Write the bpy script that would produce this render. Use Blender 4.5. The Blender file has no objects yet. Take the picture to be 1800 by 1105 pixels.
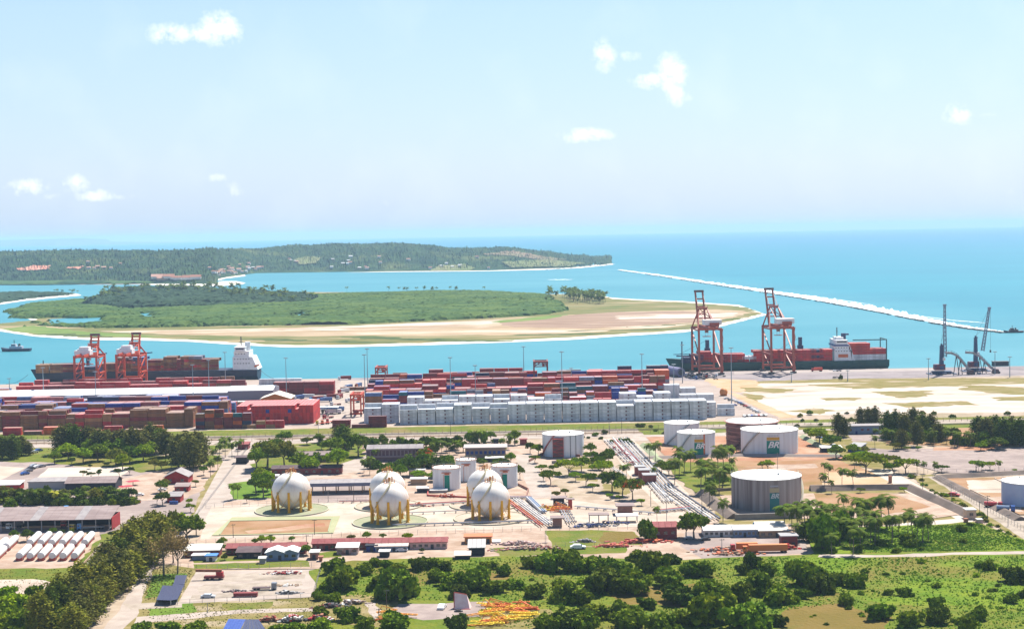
import bpy, bmesh, math, random
import numpy as np
from mathutils import Vector, Matrix, noise, geometry
R = math.radians
random.seed(11)
rng = np.random.default_rng(5)
scene = bpy.context.scene
COL = scene.collection

# ---------------------------------------------------------------- camera (photo pixels 1800 x 1105)
FPX, CX, CY, HCAM = 2700.0, 900.0, 552.5, 131.0
YH, SLOPE = 407.0, 0.018
_r = math.atan(SLOPE); _p = math.atan((CY - YH) * math.cos(_r) / FPX)
F_ = Vector((0, math.cos(_p), -math.sin(_p))); R0 = Vector((1, 0, 0)); U0 = Vector((0, math.sin(_p), math.cos(_p)))
RV = math.cos(_r) * R0 - math.sin(_r) * U0
UV = math.sin(_r) * R0 + math.cos(_r) * U0
cam_d = bpy.data.cameras.new('camera'); cam = bpy.data.objects.new('camera', cam_d); COL.objects.link(cam)
cam.matrix_world = Matrix(((RV.x, UV.x, -F_.x, 0), (RV.y, UV.y, -F_.y, 0), (RV.z, UV.z, -F_.z, HCAM), (0, 0, 0, 1)))
cam_d.sensor_width = 36.0; cam_d.lens = 36.0 * FPX / 1800.0
cam_d.clip_start = 1.0; cam_d.clip_end = 200000.0
scene.camera = cam

# ---------------------------------------------------------------- sun, sky, exposure
SUN_EL, SUN_AZ = 57.0, 31.0          # azimuth measured from +Y towards +X
sd = Vector((math.sin(R(SUN_AZ)) * math.cos(R(SUN_EL)), math.cos(R(SUN_AZ)) * math.cos(R(SUN_EL)), math.sin(R(SUN_EL))))
sun_d = bpy.data.lights.new('sun', 'SUN'); sun_d.energy = 5.0; sun_d.angle = R(0.53); sun_d.color = (1.0, 0.955, 0.87)
sun = bpy.data.objects.new('sun', sun_d); COL.objects.link(sun)
sun.rotation_euler = sd.to_track_quat('Z', 'Y').to_euler()
sun.location = (0, 0, 400)
scene.view_settings.view_transform = 'Standard'; scene.view_settings.look = 'None'
scene.view_settings.gamma = 1.0; scene.view_settings.use_curve_mapping = False
scene.view_settings.exposure = 1.02
scene.cycles.volume_bounces = 1
scene.cycles.max_bounces = 6
scene.cycles.diffuse_bounces = 3
scene.cycles.caustics_reflective = False; scene.cycles.caustics_refractive = False
world = bpy.data.worlds.new('World'); scene.world = world; world.use_nodes = True

class NT:
    """tiny node helper"""
    def __init__(s, tree): s.t = tree; tree.nodes.clear()
    def n(s, kind, **kw):
        nd = s.t.nodes.new(kind)
        for k, v in kw.items():
            if k.startswith('i_'):
                key = k[2:]; key = int(key) if key.isdigit() else key.replace('_', ' ')
                s.set(nd.inputs[key], v)
            else: setattr(nd, k, v)
        return nd
    def set(s, sock, v):
        if isinstance(v, bpy.types.NodeSocket): s.t.links.new(v, sock)
        elif isinstance(v, bpy.types.Node): s.t.links.new(v.outputs[0], sock)
        else: sock.default_value = v
    def m(s, op, a, b=None, c=None, clamp=False):
        nd = s.t.nodes.new('ShaderNodeMath'); nd.operation = op; nd.use_clamp = clamp
        s.set(nd.inputs[0], a)
        if b is not None: s.set(nd.inputs[1], b)
        if c is not None: s.set(nd.inputs[2], c)
        return nd.outputs[0]
    def mix(s, f, a, b, mode='MIX'):
        nd = s.t.nodes.new('ShaderNodeMix'); nd.data_type = 'RGBA'; nd.blend_type = mode
        s.set(nd.inputs[0], f)
        for sock, v in ((nd.inputs[6], a), (nd.inputs[7], b)):
            if isinstance(v, tuple) and len(v) == 3: v = (*v, 1)
            s.set(sock, v)
        return nd.outputs[2]
    def ramp(s, v, stops, interp='LINEAR'):
        nd = s.t.nodes.new('ShaderNodeValToRGB'); nd.color_ramp.interpolation = interp
        el = nd.color_ramp.elements
        while len(el) < len(stops): el.new(0.5)
        for e, (p, c) in zip(el, stops):
            e.position = p; e.color = (c, c, c, 1) if isinstance(c, (int, float)) else (*c, 1)
        s.set(nd.inputs[0], v); return nd.outputs[0]

w = NT(world.node_tree)
tc = w.n('ShaderNodeTexCoord'); sep = w.n('ShaderNodeSeparateXYZ', i_0=tc.outputs['Generated'])
zc = w.m('MAXIMUM', sep.outputs[2], 0.004)
comb = w.n('ShaderNodeCombineXYZ', i_0=sep.outputs[0], i_1=sep.outputs[1], i_2=zc)
sky = w.n('ShaderNodeTexSky', sky_type='NISHITA', sun_disc=False, sun_elevation=R(SUN_EL), sun_rotation=R(SUN_AZ),
          altitude=130.0, air_density=1.0, dust_density=1.6, ozone_density=1.3, i_0=comb)
# humid tropical air: milky low blue; upper sky darkened to weaken fill light
skyc = w.mix(0.55, sky.outputs[0], (7.0, 8.1, 9.3))
hz = w.ramp(sep.outputs[2], [(0.0, (1.03, 1.12, 1.28)), (0.04, (1.03, 1.10, 1.26)), (0.14, (0.90, 1.05, 1.17)), (0.27, (0.55, 0.80, 1.04)), (0.5, (0.24, 0.41, 0.74)), (0.85, (0.13, 0.25, 0.50))])
skyc = w.mix(1.0, skyc, hz, 'MULTIPLY')
# small fair-weather clouds, each at a fixed direction of the sky: (azimuth u=x/y, height v=z/y, half width, half height, strength)
yy = w.m('MAXIMUM', sep.outputs[1], 0.05)
u = w.m('DIVIDE', sep.outputs[0], yy); v = w.m('DIVIDE', sep.outputs[2], yy)
uvn = w.n('ShaderNodeCombineXYZ', i_0=u, i_1=v)
n1 = w.n('ShaderNodeTexNoise', i_Vector=uvn, i_Scale=85.0, i_Detail=9.0, i_Roughness=0.68)
n2 = w.n('ShaderNodeTexNoise', i_Vector=uvn, i_Scale=17.0, i_Detail=3.0)
def sky_uv(x, y):
    d = (x - CX) * RV + (CY - y) * UV + FPX * F_
    return d.x / d.y, d.z / d.y
cl = None
for (x, y, a, b, st) in [(388, 50, 38, 30, 1.1), (305, 60, 52, 20, .95), (345, 62, 75, 16, .9), (516, 78, 30, 18, .3), (1062, 98, 24, 32, .9), (1105, 100, 30, 14, .45),
                         (1180, 128, 28, 34, 1.2), (1145, 140, 38, 18, .9), (1186, 160, 20, 32, .9), (1686, 201, 28, 20, .95), (1735, 202, 30, 7, .4),
                         (1028, 238, 48, 13, 1.0), (48, 329, 40, 17, .9), (135, 325, 28, 20, .8), (165, 344, 42, 13, .8), (385, 312, 25, 12, .5),
                         (412, 335, 22, 20, .6), (610, 352, 40, 12, .3), (470, 355, 30, 12, .25), (1770, 336, 30, 14, .35), (1020, 345, 30, 10, .3), (225, 345, 34, 9, .45), (545, 80, 20, 10, .25), (680, 356, 22, 9, .35), (80, 345, 60, 8, .4), (1080, 205, 18, 7, .3), (1128, 104, 16, 8, .35), (1210, 170, 14, 20, .5)]:
    cu, cv = sky_uv(x, y)
    du = w.m('DIVIDE', w.m('SUBTRACT', u, cu), a / FPX); dv = w.m('DIVIDE', w.m('SUBTRACT', v, cv), b / FPX)
    d2 = w.m('ADD', w.m('MULTIPLY', du, du), w.m('MULTIPLY', dv, dv))
    g = w.m('MULTIPLY', w.m('EXPONENT', w.m('MULTIPLY', d2, -0.9)), st)
    cl = g if cl is None else w.m('MAXIMUM', cl, g)
nz = w.m('MULTIPLY', w.m('SUBTRACT', n1.outputs[0], 0.5), 4.2)
cm = w.m('MULTIPLY', w.m('SUBTRACT', w.m('ADD', cl, w.m('MULTIPLY', nz, w.m('MULTIPLY', cl, 1.0))), 0.34), 1.35, clamp=True)
cm = w.m('MULTIPLY', cm, w.m('GREATER_THAN', sep.outputs[1], 0.06))
cirr = w.m('MULTIPLY', w.ramp(n2.outputs[0], [(0.5, 0.0), (0.8, 1.0)]), 0.10)
cm = w.m('MAXIMUM', w.m('MULTIPLY', cm, 0.64), cirr)
skyc = w.mix(cm, skyc, (12.0, 12.2, 12.4))
bg = w.n('ShaderNodeBackground', i_Color=skyc, i_Strength=0.0565)
out = w.n('ShaderNodeOutputWorld', i_Surface=bg)

# ---------------------------------------------------------------- pixel helpers
def P(x, y, z=0.0):
    x = float(x); y = float(y)
    d = (x - CX) * RV + (CY - y) * UV + FPX * F_
    t = (z - HCAM) / d.z
    return Vector((d.x * t, d.y * t, z))
def PY(x, y, Y):
    """point seen at pixel (x, y) at world distance Y"""
    x = float(x); y = float(y); Y = float(Y)
    d = (x - CX) * RV + (CY - y) * UV + FPX * F_
    t = Y / d.y
    return Vector((d.x * t, Y, HCAM + d.z * t))
def pxof(v):
    v = Vector(v) - Vector((0, 0, HCAM)); f = v.dot(F_)
    return CX + FPX * v.dot(RV) / f, CY - FPX * v.dot(UV) / f
def mpp(x, y, z=0.0):
    """metres per photo pixel at that ground point"""
    p = P(x, y, z); return (p - Vector((0, 0, HCAM))).dot(F_) / FPX

# ---------------------------------------------------------------- materials
MATS = {}
def mat(name, c1, c2=None, scale=0.3, rough=0.8, metal=0.0, c3=None, scale3=0.03, rnd=0.0, bump=0.0, detail=4.0, spec=0.3, stretch=None, thr=(0.38, 0.62), thr3=(0.45, 0.6), bscale=None):
    if name in MATS: return MATS[name]
    m_ = bpy.data.materials.new(name); m_.use_nodes = True; t = NT(m_.node_tree)
    b = t.n('ShaderNodeBsdfPrincipled'); b.inputs['Roughness'].default_value = rough; b.inputs['Metallic'].default_value = metal
    b.inputs['Specular IOR Level'].default_value = spec
    tcn = t.n('ShaderNodeTexCoord'); vec = tcn.outputs['Object']
    if stretch:
        mp = t.n('ShaderNodeMapping', i_0=vec); mp.inputs['Scale'].default_value = stretch; vec = mp.outputs[0]
    col = (*c1, 1)
    if c2 is not None:
        nz_ = t.n('ShaderNodeTexNoise', i_Vector=vec, i_Scale=scale, i_Detail=detail, i_Roughness=0.6)
        col = t.mix(t.ramp(nz_.outputs[0], [(thr[0], 0.0), (thr[1], 1.0)]), c1, c2)
    if c3 is not None:
        nz3 = t.n('ShaderNodeTexNoise', i_Vector=vec, i_Scale=scale3, i_Detail=5.0, i_Roughness=0.62)
        col = t.mix(t.ramp(nz3.outputs[0], [(thr3[0], 0.0), (thr3[1], 1.0)]), col, c3)
    if rnd:
        oi = t.n('ShaderNodeObjectInfo')
        hsv = t.n('ShaderNodeHueSaturation')
        t.set(hsv.inputs['Color'], col)
        t.set(hsv.inputs['Value'], t.m('ADD', t.m('MULTIPLY', oi.outputs['Random'], 2 * rnd), 1 - rnd))
        t.set(hsv.inputs['Hue'], t.m('ADD', t.m('MULTIPLY', t.m('FRACT', t.m('MULTIPLY', oi.outputs['Random'], 7.31)), 0.08 * rnd), 0.5 - 0.04 * rnd))
        col = hsv.outputs[0]
    t.set(b.inputs['Base Color'], col)
    if bump:
        nb = t.n('ShaderNodeTexNoise', i_Vector=tcn.outputs['Object'], i_Scale=bscale or scale * 3, i_Detail=5.0)
        bp = t.n('ShaderNodeBump', i_Height=nb.outputs[0]); bp.inputs['Strength'].default_value = bump; bp.inputs['Distance'].default_value = 1.0
        t.set(b.inputs['Normal'], bp)
    t.n('ShaderNodeOutputMaterial', i_Surface=b)
    MATS[name] = m_; return m_

# ---------------------------------------------------------------- mesh builder
class MB:
    def __init__(s): s.v = []; s.f = []; s.mi = []
    def add(s, vs, fs, mi=0):
        o = len(s.v); s.v += [tuple(p) for p in vs]; s.f += [tuple(i + o for i in f) for f in fs]; s.mi += [mi] * len(fs); return s
    def box(s, c, d, mi=0, rz=0.0, taper=1.0):
        cx, cy, cz = c; dx, dy, dz = d[0] / 2, d[1] / 2, d[2] / 2; ca, sa = math.cos(rz), math.sin(rz); vs = []
        for z, k in ((-dz, 1.0), (dz, taper)):
            for x, y in ((-dx, -dy), (dx, -dy), (dx, dy), (-dx, dy)):
                vs.append((cx + k * (x * ca - y * sa), cy + k * (x * sa + y * ca), cz + z))
        return s.add(vs, [(3, 2, 1, 0), (4, 5, 6, 7), (0, 1, 5, 4), (1, 2, 6, 5), (2, 3, 7, 6), (3, 0, 4, 7)], mi)
    def cyl(s, c, r, h, n=16, mi=0, r2=None, cap=True, top_mi=None):
        r2 = r if r2 is None else r2; cx, cy, cz = c
        vs = [(cx + r * math.cos(2 * math.pi * i / n), cy + r * math.sin(2 * math.pi * i / n), cz) for i in range(n)]
        vs += [(cx + r2 * math.cos(2 * math.pi * i / n), cy + r2 * math.sin(2 * math.pi * i / n), cz + h) for i in range(n)]
        s.add(vs, [(i, (i + 1) % n, n + (i + 1) % n, n + i) for i in range(n)], mi)
        if cap: s.f += [tuple(len(s.v) - 2 * n + i for i in range(n - 1, -1, -1)), tuple(len(s.v) - n + i for i in range(n))]; s.mi += [mi, mi if top_mi is None else top_mi]
        return s
    def bar(s, a, b, w, h=None, n=4, mi=0, w2=None):
        a = Vector(a); b = Vector(b); d = (b - a); L = d.length
        if L < 1e-6: return s
        d.normalize(); h = w if h is None else h
        up = Vector((0, 0, 1)) if abs(d.z) < 0.95 else Vector((0, 1, 0))
        x = d.cross(up).normalized(); y = x.cross(d).normalized(); vs = []
        for p, k in ((a, 1.0), (b, 1.0 if w2 is None else w2 / w)):
            for i in range(n):
                if n == 4: cx_, cy_ = ((-.5, -.5), (.5, -.5), (.5, .5), (-.5, .5))[i]
                else: an = 2 * math.pi * i / n; cx_, cy_ = math.cos(an) / 2, math.sin(an) / 2
                vs.append(p + x * cx_ * w * k + y * cy_ * h * k)
        return s.add(vs, [(i, (i + 1) % n, n + (i + 1) % n, n + i) for i in range(n)] + [tuple(range(n - 1, -1, -1)), tuple(range(n, 2 * n))], mi)
    def tube(s, pts, r, n=6, mi=0):
        for a, b in zip(pts[:-1], pts[1:]): s.bar(a, b, 2 * r, n=n, mi=mi)
        return s
    def prism(s, poly, z0, z1, mi=0, top_mi=None):
        n = len(poly); vs = [(p[0], p[1], z0) for p in poly] + [(p[0], p[1], z1) for p in poly]
        o = len(s.v); s.add(vs, [(i, (i + 1) % n, n + (i + 1) % n, n + i) for i in range(n)], mi)
        tr = geometry.tessellate_polygon([[Vector((p[0], p[1], 0)) for p in poly]])
        for t_ in tr:
            s.f.append(tuple(o + n + i for i in t_)); s.mi.append(mi if top_mi is None else top_mi)
        return s
    def sphere(s, c, r, nu=24, nv=12, mi=0, sz=1.0):
        cx, cy, cz = c; vs = []
        for j in range(nv + 1):
            th = math.pi * j / nv
            for i in range(nu):
                ph = 2 * math.pi * i / nu
                vs.append((cx + r * math.sin(th) * math.cos(ph), cy + r * math.sin(th) * math.sin(ph), cz + r * sz * math.cos(th)))
        return s.add(vs, [(j * nu + i, (j + 1) * nu + i, (j + 1) * nu + (i + 1) % nu, j * nu + (i + 1) % nu) for j in range(nv) for i in range(nu)], mi)
    def gable(s, x0, x1, y0, y1, z0, z1, over=0.4, mi=0, axis='x', th=0.25):
        """a pitched roof as two sloping slabs, ridge along axis"""
        if axis == 'x':
            ym = (y0 + y1) / 2; a, b = x0 - over, x1 + over
            prof = [(y0 - over, z0), (ym, z1), (y1 + over, z0), (y1 + over, z0 + th), (ym, z1 + th), (y0 - over, z0 + th)]
            vs = [(a, p, q) for p, q in prof] + [(b, p, q) for p, q in prof]
        else:
            xm = (x0 + x1) / 2; a, b = y0 - over, y1 + over
            prof = [(x0 - over, z0), (xm, z1), (x1 + over, z0), (x1 + over, z0 + th), (xm, z1 + th), (x0 - over, z0 + th)]
            vs = [(p, a, q) for p, q in prof] + [(p, b, q) for p, q in prof]
        return s.add(vs, [(i, (i + 1) % 6, 6 + (i + 1) % 6, 6 + i) for i in range(6)] + [(0, 1, 4, 5), (1, 2, 3, 4), (6, 7, 10, 11), (7, 8, 9, 10)], mi)
    def mesh(s, name, mats, smooth=False):
        me = bpy.data.meshes.new(name); me.from_pydata(s.v, [], s.f)
        for m_ in (mats if isinstance(mats, (list, tuple)) else [mats]): me.materials.append(m_)
        me.polygons.foreach_set('material_index', s.mi)
        if smooth: me.polygons.foreach_set('use_smooth', [True] * len(s.f))
        me.update(); 
        bm = bmesh.new(); bm.from_mesh(me); bmesh.ops.recalc_face_normals(bm, faces=bm.faces); bm.to_mesh(me); bm.free()
        return me
    def build(s, name, mats, parent=None, smooth=False):
        return link(name, s.mesh(name, mats, smooth), parent)
def link(name, me, parent=None, loc=None, rz=None):
    o = bpy.data.objects.new(name, me); COL.objects.link(o)
    if parent is not None: o.parent = parent
    if loc is not None: o.location = loc
    if rz is not None: o.rotation_euler = (0, 0, rz)
    return o
def tag(o, label=None, cat=None, group=None, kind=None):
    if label: o['label'] = label
    if cat: o['category'] = cat
    if group: o['group'] = group
    if kind: o['kind'] = kind
    return o
def empty(name, loc, label=None, cat=None, group=None, rz=0.0):
    o = bpy.data.objects.new(name, None); COL.objects.link(o); o.location = loc; o.rotation_euler = (0, 0, rz); o.empty_display_size = 0.5
    return tag(o, label, cat, group)
KIDS = {}
def copy_tree(o, loc=None, rz=None, sc=None, label=None, parent=None):
    c = o.copy(); COL.objects.link(c); c.parent = parent
    if loc is not None: c.location = loc
    if rz is not None: c.rotation_euler = (0, 0, rz)
    if sc is not None: c.scale = sc
    if label: c['label'] = label
    if o.name not in KIDS: KIDS[o.name] = list(o.children)
    for ch in KIDS[o.name]: copy_tree(ch, parent=c)
    return c

# ---------------------------------------------------------------- automatic distinguishing labels
ORD = ['', 'second', 'third', 'fourth', 'fifth', 'sixth', 'seventh', 'eighth', 'ninth', 'tenth', 'eleventh', 'twelfth', 'thirteenth', 'fourteenth', 'fifteenth',
       'sixteenth', 'seventeenth', 'eighteenth', 'nineteenth', 'twentieth', 'twenty-first', 'twenty-second', 'twenty-third', 'twenty-fourth', 'twenty-fifth', 'twenty-sixth', 'twenty-seventh', 'twenty-eighth', 'twenty-ninth', 'thirtieth']
LANDMARKS = [('the lone spherical tank', 513, 870), ('the front middle spherical tank', 686, 885), ('the sphere beside the pipes', 864, 885),
    ('the green panel tank', 785, 845), ('the stair tower tank', 991, 785), ('the streaked grey tank', 1357, 868), ('the rusty red tank', 1318, 760),
    ('the wide BR sign tank', 1361, 780), ('the narrower BR sign tank', 1227, 785), ('the plain white tank', 1200, 760), ('the pipe bridge', 1165, 850),
    ('the bare earth pond', 487, 925), ('the red gabled house', 310, 850), ('the long dark truck shed', 95, 915), ('the white trailers', 90, 970), ('the equipment yard', 440, 1035),
    ('the low blue building', 1520, 752), ('the grey parking lot', 1680, 805), ('the white road', 1600, 870), ('the blue tank', 1795, 870), ('the long white shed', 1310, 938),
    ('the red brick hut', 1160, 932), ('the pink tent', 815, 1058), ('the yellow frames', 890, 1085), ('the maroon roofed row', 680, 955), ('the orange hut', 838, 948),
    ('the brick office', 870, 795), ('the arcaded building', 700, 800), ('the long canopy', 600, 845), ('the dirt track', 1560, 975), ('the tarpaulins', 305, 1035), ('the driveway', 240, 1060),
    ('the green field', 1600, 1010), ('the blue roof', 430, 1098), ('the white container wall', 1000, 735), ('the brown container wall', 150, 745), ('the parked trucks', 150, 905),
    ('the walled garden', 480, 850), ('the sandy lot', 1560, 710), ('the orange truck', 1345, 965), ('the bare brown clearing', 1240, 1040), ('the bund wall', 1560, 880), ('the brown clearing', 1450, 1085)]
AUTO = []
def auto(o, desc, extra=None): AUTO.append((o, desc))
def finish_labels():
    by = {}
    for o, desc in AUTO:
        x, y = pxof(o.matrix_world.translation if o.parent else o.location)
        best = min(LANDMARKS, key=lambda l: (l[1] - x) ** 2 + ((l[2] - y) * 2.2) ** 2)
        dx, dy = x - best[1], (y - best[2]) * 1.6
        if abs(dx) > abs(dy): rel = 'right of' if dx > 0 else 'left of'
        else: rel = 'in front of' if dy > 0 else 'behind'
        by.setdefault((desc, rel, best[0]), []).append((x, y, o))
    for (desc, rel, lm), lst in by.items():
        lst.sort(key=lambda t_: t_[0])
        n = len(lst)
        for i, (x, y, o) in enumerate(lst):
            if n == 1: o['label'] = f'{desc} {rel} {lm}'
            elif i == 0: o['label'] = f'leftmost {desc} {rel} {lm}'
            elif i == n - 1: o['label'] = f'rightmost {desc} {rel} {lm}'
            else: o['label'] = f'{ORD[min(i, 29)]} {desc} from the left, {rel} {lm}'

# ================================================================ SEA, LAND, SANDBAR, HEADLAND
ZW = -2.5
def sea_mat():
    m_ = bpy.data.materials.new('sea_water'); m_.use_nodes = True; t = NT(m_.node_tree)
    g = t.n('ShaderNodeNewGeometry'); sp = t.n('ShaderNodeSeparateXYZ', i_0=g.outputs['Position'])
    X, Y = sp.outputs[0], sp.outputs[1]
    # open sea lies beyond the reef: signed distance from the reef line
    side = t.m('SUBTRACT', X, t.m('ADD', 330.0, t.m('MULTIPLY', t.m('SUBTRACT', 4960.0, Y), 0.085)))
    outm = t.m('MULTIPLY', t.m('ADD', side, 40.0), 1 / 260.0, clamp=True)
    outm = t.m('MAXIMUM', outm, t.m('MULTIPLY', t.m('SUBTRACT', Y, 5300.0), 1 / 900.0, clamp=True))
    far = t.m('MULTIPLY', t.m('SUBTRACT', Y, 4000.0), 1 / 14000.0, clamp=True)
    mp = t.n('ShaderNodeMapping', i_0=g.outputs['Position']); mp.inputs['Scale'].default_value = (0.0011, 0.0034, 1); mp.inputs['Rotation'].default_value = (0, 0, 0.2)
    nz_ = t.n('ShaderNodeTexNoise', i_Vector=mp, i_Scale=1.0, i_Detail=6.0, i_Roughness=0.6)
    mp2 = t.n('ShaderNodeMapping', i_0=g.outputs['Position']); mp2.inputs['Scale'].default_value = (0.008, 0.03, 1); mp2.inputs['Rotation'].default_value = (0, 0, 0.15)
    nz2 = t.n('ShaderNodeTexNoise', i_Vector=mp2, i_Scale=1.0, i_Detail=7.0, i_Roughness=0.65)
    inner = t.mix(t.ramp(nz_.outputs[0], [(0.35, 0.0), (0.65, 1.0)]), (0.030, 0.185, 0.228), (0.056, 0.222, 0.262))
    outer = t.mix(t.ramp(nz_.outputs[0], [(0.35, 0.0), (0.65, 1.0)]), (0.000, 0.148, 0.205), (0.002, 0.180, 0.232))
    c = t.mix(outm, inner, outer)
    far = t.m('MULTIPLY', far, t.m('MULTIPLY', t.m('ADD', t.m('DIVIDE', X, t.m('MAXIMUM', Y, 1.0)), 0.22), 2.2, clamp=True))
    c = t.mix(far, c, (0.000, 0.110, 0.185))
    c = t.mix(t.m('MULTIPLY', t.ramp(nz2.outputs[0], [(0.35, 0.0), (0.7, 1.0)]), 0.28), c, t.mix(0.5, c, (0.004, 0.13, 0.20)))
    wv = t.n('ShaderNodeMapping', i_0=g.outputs['Position']); wv.inputs['Scale'].default_value = (0.08, 0.22, 1)
    nb = t.n('ShaderNodeTexNoise', i_Vector=wv, i_Scale=1.0, i_Detail=4.0)
    bp = t.n('ShaderNodeBump', i_Height=nb.outputs[0]); bp.inputs['Strength'].default_value = 0.35; bp.inputs['Distance'].default_value = 0.8
    b = t.n('ShaderNodeBsdfPrincipled', i_Base_Color=c, i_Roughness=0.42, i_Normal=bp)
    b.inputs['Specular IOR Level'].default_value = 0.12
    t.n('ShaderNodeOutputMaterial', i_Surface=b); return m_
SEA_END = 45000.0
mb = MB(); E = 46500.0
mb.add([(-E, 250, ZW), (E, 250, ZW), (E, SEA_END, ZW), (-E, SEA_END, ZW)], [(0, 1, 2, 3)])
tag(mb.build('sea', sea_mat()), kind='structure')

# ground materials -------------------------------------------------
G = {}
def gm(k, *a, **kw):
    a = tuple(tuple(c * .66 * w_ for c, w_ in zip(q, (1.08, .985, .92))) for q in a)
    if 'c3' in kw: kw['c3'] = tuple(c * .66 * w_ for c, w_ in zip(kw['c3'], (1.08, .985, .92)))
    kw.setdefault('rough', 0.95); kw.setdefault('spec', 0.1); G[k] = mat('ground_' + k, *a, **kw)
gm('sandy', (.41, .34, .26), (.54, .47, .39), scale=.12, detail=7, c3=(.30, .27, .16), scale3=.012, thr3=(.52, .7))
gm('yard', (.40, .345, .315), (.53, .475, .44), scale=.13, detail=7, c3=(.33, .29, .27), scale3=.03, thr3=(.5, .7), stretch=(.5, 1.5, 1))
gm('apron', (.31, .29, .31), (.37, .35, .37), scale=.03, c3=(.26, .245, .26), scale3=.05, thr3=(.5, .65))
gm('apron_light', (.42, .40, .40), (.47, .45, .44), scale=.05)
gm('white_sand', (.58, .52, .46), (.68, .63, .58), scale=.035, c3=(.40, .33, .24), scale3=.022, thr3=(.55, .68), stretch=(.5, 1.6, 1))
gm('orange_sand', (.55, .38, .22), (.62, .48, .34), scale=.05)
gm('dry_grass', (.21, .20, .055), (.33, .28, .13), scale=.08, c3=(.46, .40, .30), scale3=.04, thr3=(.56, .68), stretch=(.6, 1.4, 1), bump=.4, bscale=.6)
gm('grass', (.12, .19, .020), (.20, .22, .035), scale=.10, c3=(.27, .22, .09), scale3=.03, thr3=(.5, .7), bump=.6, bscale=.7)
gm('lawn', (.11, .22, .02), (.16, .27, .035), scale=.1, bump=.3, bscale=.8)
gm('field', (.120, .230, .012), (.200, .290, .020), scale=.07, c3=(.20, .185, .040), scale3=.022, thr3=(.46, .64), bump=.9, bscale=.45)
gm('scrub', (.120, .200, .016), (.20, .235, .028), scale=.09, c3=(.21, .16, .045), scale3=.016, thr3=(.52, .68), bump=.9, bscale=.5)
gm('brown_grass', (.19, .155, .035), (.235, .175, .05), scale=.06, c3=(.12, .15, .025), scale3=.03, thr3=(.55, .7), bump=.6, bscale=.6)
gm('gravel', (.40, .36, .31), (.50, .46, .40), scale=.2, c3=(.28, .25, .20), scale3=.06, thr3=(.52, .66))
gm('road', (.43, .385, .345), (.54, .495, .455), scale=.12, detail=7)
gm('asphalt', (.34, .29, .28), (.44, .385, .365), scale=.16, detail=7, c3=(.30, .26, .25), scale3=.02, thr3=(.5, .62))
gm('asphalt_dark', (.22, .195, .20), (.27, .24, .24), scale=.05)
gm('lot_white', (.60, .55, .48), (.66, .62, .56), scale=.04)
gm('concrete', (.53, .46, .39), (.68, .62, .545), scale=.12, detail=7, c3=(.46, .385, .32), scale3=.03, thr3=(.5, .68))
gm('pink_dirt', (.43, .33, .26), (.57, .475, .40), scale=.13, detail=7, c3=(.36, .27, .20), scale3=.035, thr3=(.52, .68))
gm('red_soil', (.40, .20, .12), (.48, .29, .19), scale=.06, c3=(.52, .40, .30), scale3=.03, thr3=(.5, .66))
gm('brown_soil', (.36, .21, .11), (.43, .29, .18), scale=.05, c3=(.26, .19, .07), scale3=.03, thr3=(.52, .68))
gm('rim_green', (.40, .44, .26), (.46, .50, .32), scale=.08)
gm('pale_green_wall', (.36, .44, .28), (.42, .50, .34), scale=.08)
gm('bund', (.22, .185, .165), (.28, .24, .215), scale=.08, c3=(.17, .15, .14), scale3=.06)
gm('dark_dirt', (.20, .15, .11), (.28, .21, .15), scale=.09)

def poly_world(pts, z=0.0): return [P(x, y, z) for x, y in pts]
def roughen(poly, step, jit, seed):
    out = []; n = len(poly)
    for i in range(n):
        a, b = poly[i], poly[(i + 1) % n]; L = (b - a).length; k = max(1, min(160, int(L / step)))
        d = (b - a) / L; nr = Vector((-d.y, d.x, 0))
        for j in range(k):
            p = a.lerp(b, j / k)
            if jit and not (j == 0 and jit < 1):
                q = noise.noise(Vector((p.x / (step * 2.2), p.y / (step * 2.2), seed))) + .5 * noise.noise(Vector((p.x / step, p.y / step, seed + 9)))
                p = p + nr * q * jit * 1.4
            out.append(p)
    return out
LAYER = [1]
def patch(name, pts, gmat, jit=0.0, step=None, z=0.0, lvl=None, world=False):
    """one flat sheet of ground a little above the last one"""
    poly = [Vector((p[0], p[1], 0)) for p in pts] if world else poly_world(pts, z)
    if jit: poly = roughen(poly, step or max(2.0, jit * 1.6), jit, LAYER[0])
    if lvl is None: lvl = LAYER[0]; LAYER[0] += 1
    zz = z + 0.004 * lvl
    tr = geometry.tessellate_polygon([[Vector((p.x, p.y, 0)) for p in poly]])
    me = bpy.data.meshes.new(name)
    fs = []
    for t_ in tr:
        a, b, c = (poly[i] for i in t_)
        fs.append(tuple(t_) if (b - a).cross(c - a).z > 0 else tuple(reversed(t_)))
    me.from_pydata([(p.x, p.y, zz) for p in poly], [], fs); me.materials.append(G[gmat]); me.update()
    o = link(name, me); tag(o, kind='structure'); return o

# mainland: one sheet with a quay wall down into the water
QY = 1400.0
mb = MB(); W0 = 2600.0
mb.add([(-W0, 250, 0), (W0, 250, 0), (W0, QY - 60, 0), (700, QY - 50, 0), (590, QY, 0), (-W0, QY, 0)], [(0, 1, 2, 3, 4, 5)])
top_n = 6
mb.add([(W0, QY - 60, 0), (700, QY - 50, 0), (590, QY, 0), (-W0, QY, 0), (W0, QY - 60, -4), (700, QY - 50, -4), (590, QY, -4), (-W0, QY, -4)],
       [(0, 1, 5, 4), (1, 2, 6, 5), (2, 3, 7, 6)])
tag(mb.build('ground', G['sandy']), kind='structure')

def band(name, ya, yb, xa, xb, g, jit=0, step=None):
    """strip between world distances given as photo rows at x=700"""
    Ya, Yb = P(700, ya).y, P(700, yb).y
    return patch(name, [(xa, Yb), (xb, Yb), (xb, Ya), (xa, Ya)], g, jit, step, world=True)
def wx(x, Y): return (PY(x, 600, Y)).x
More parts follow.
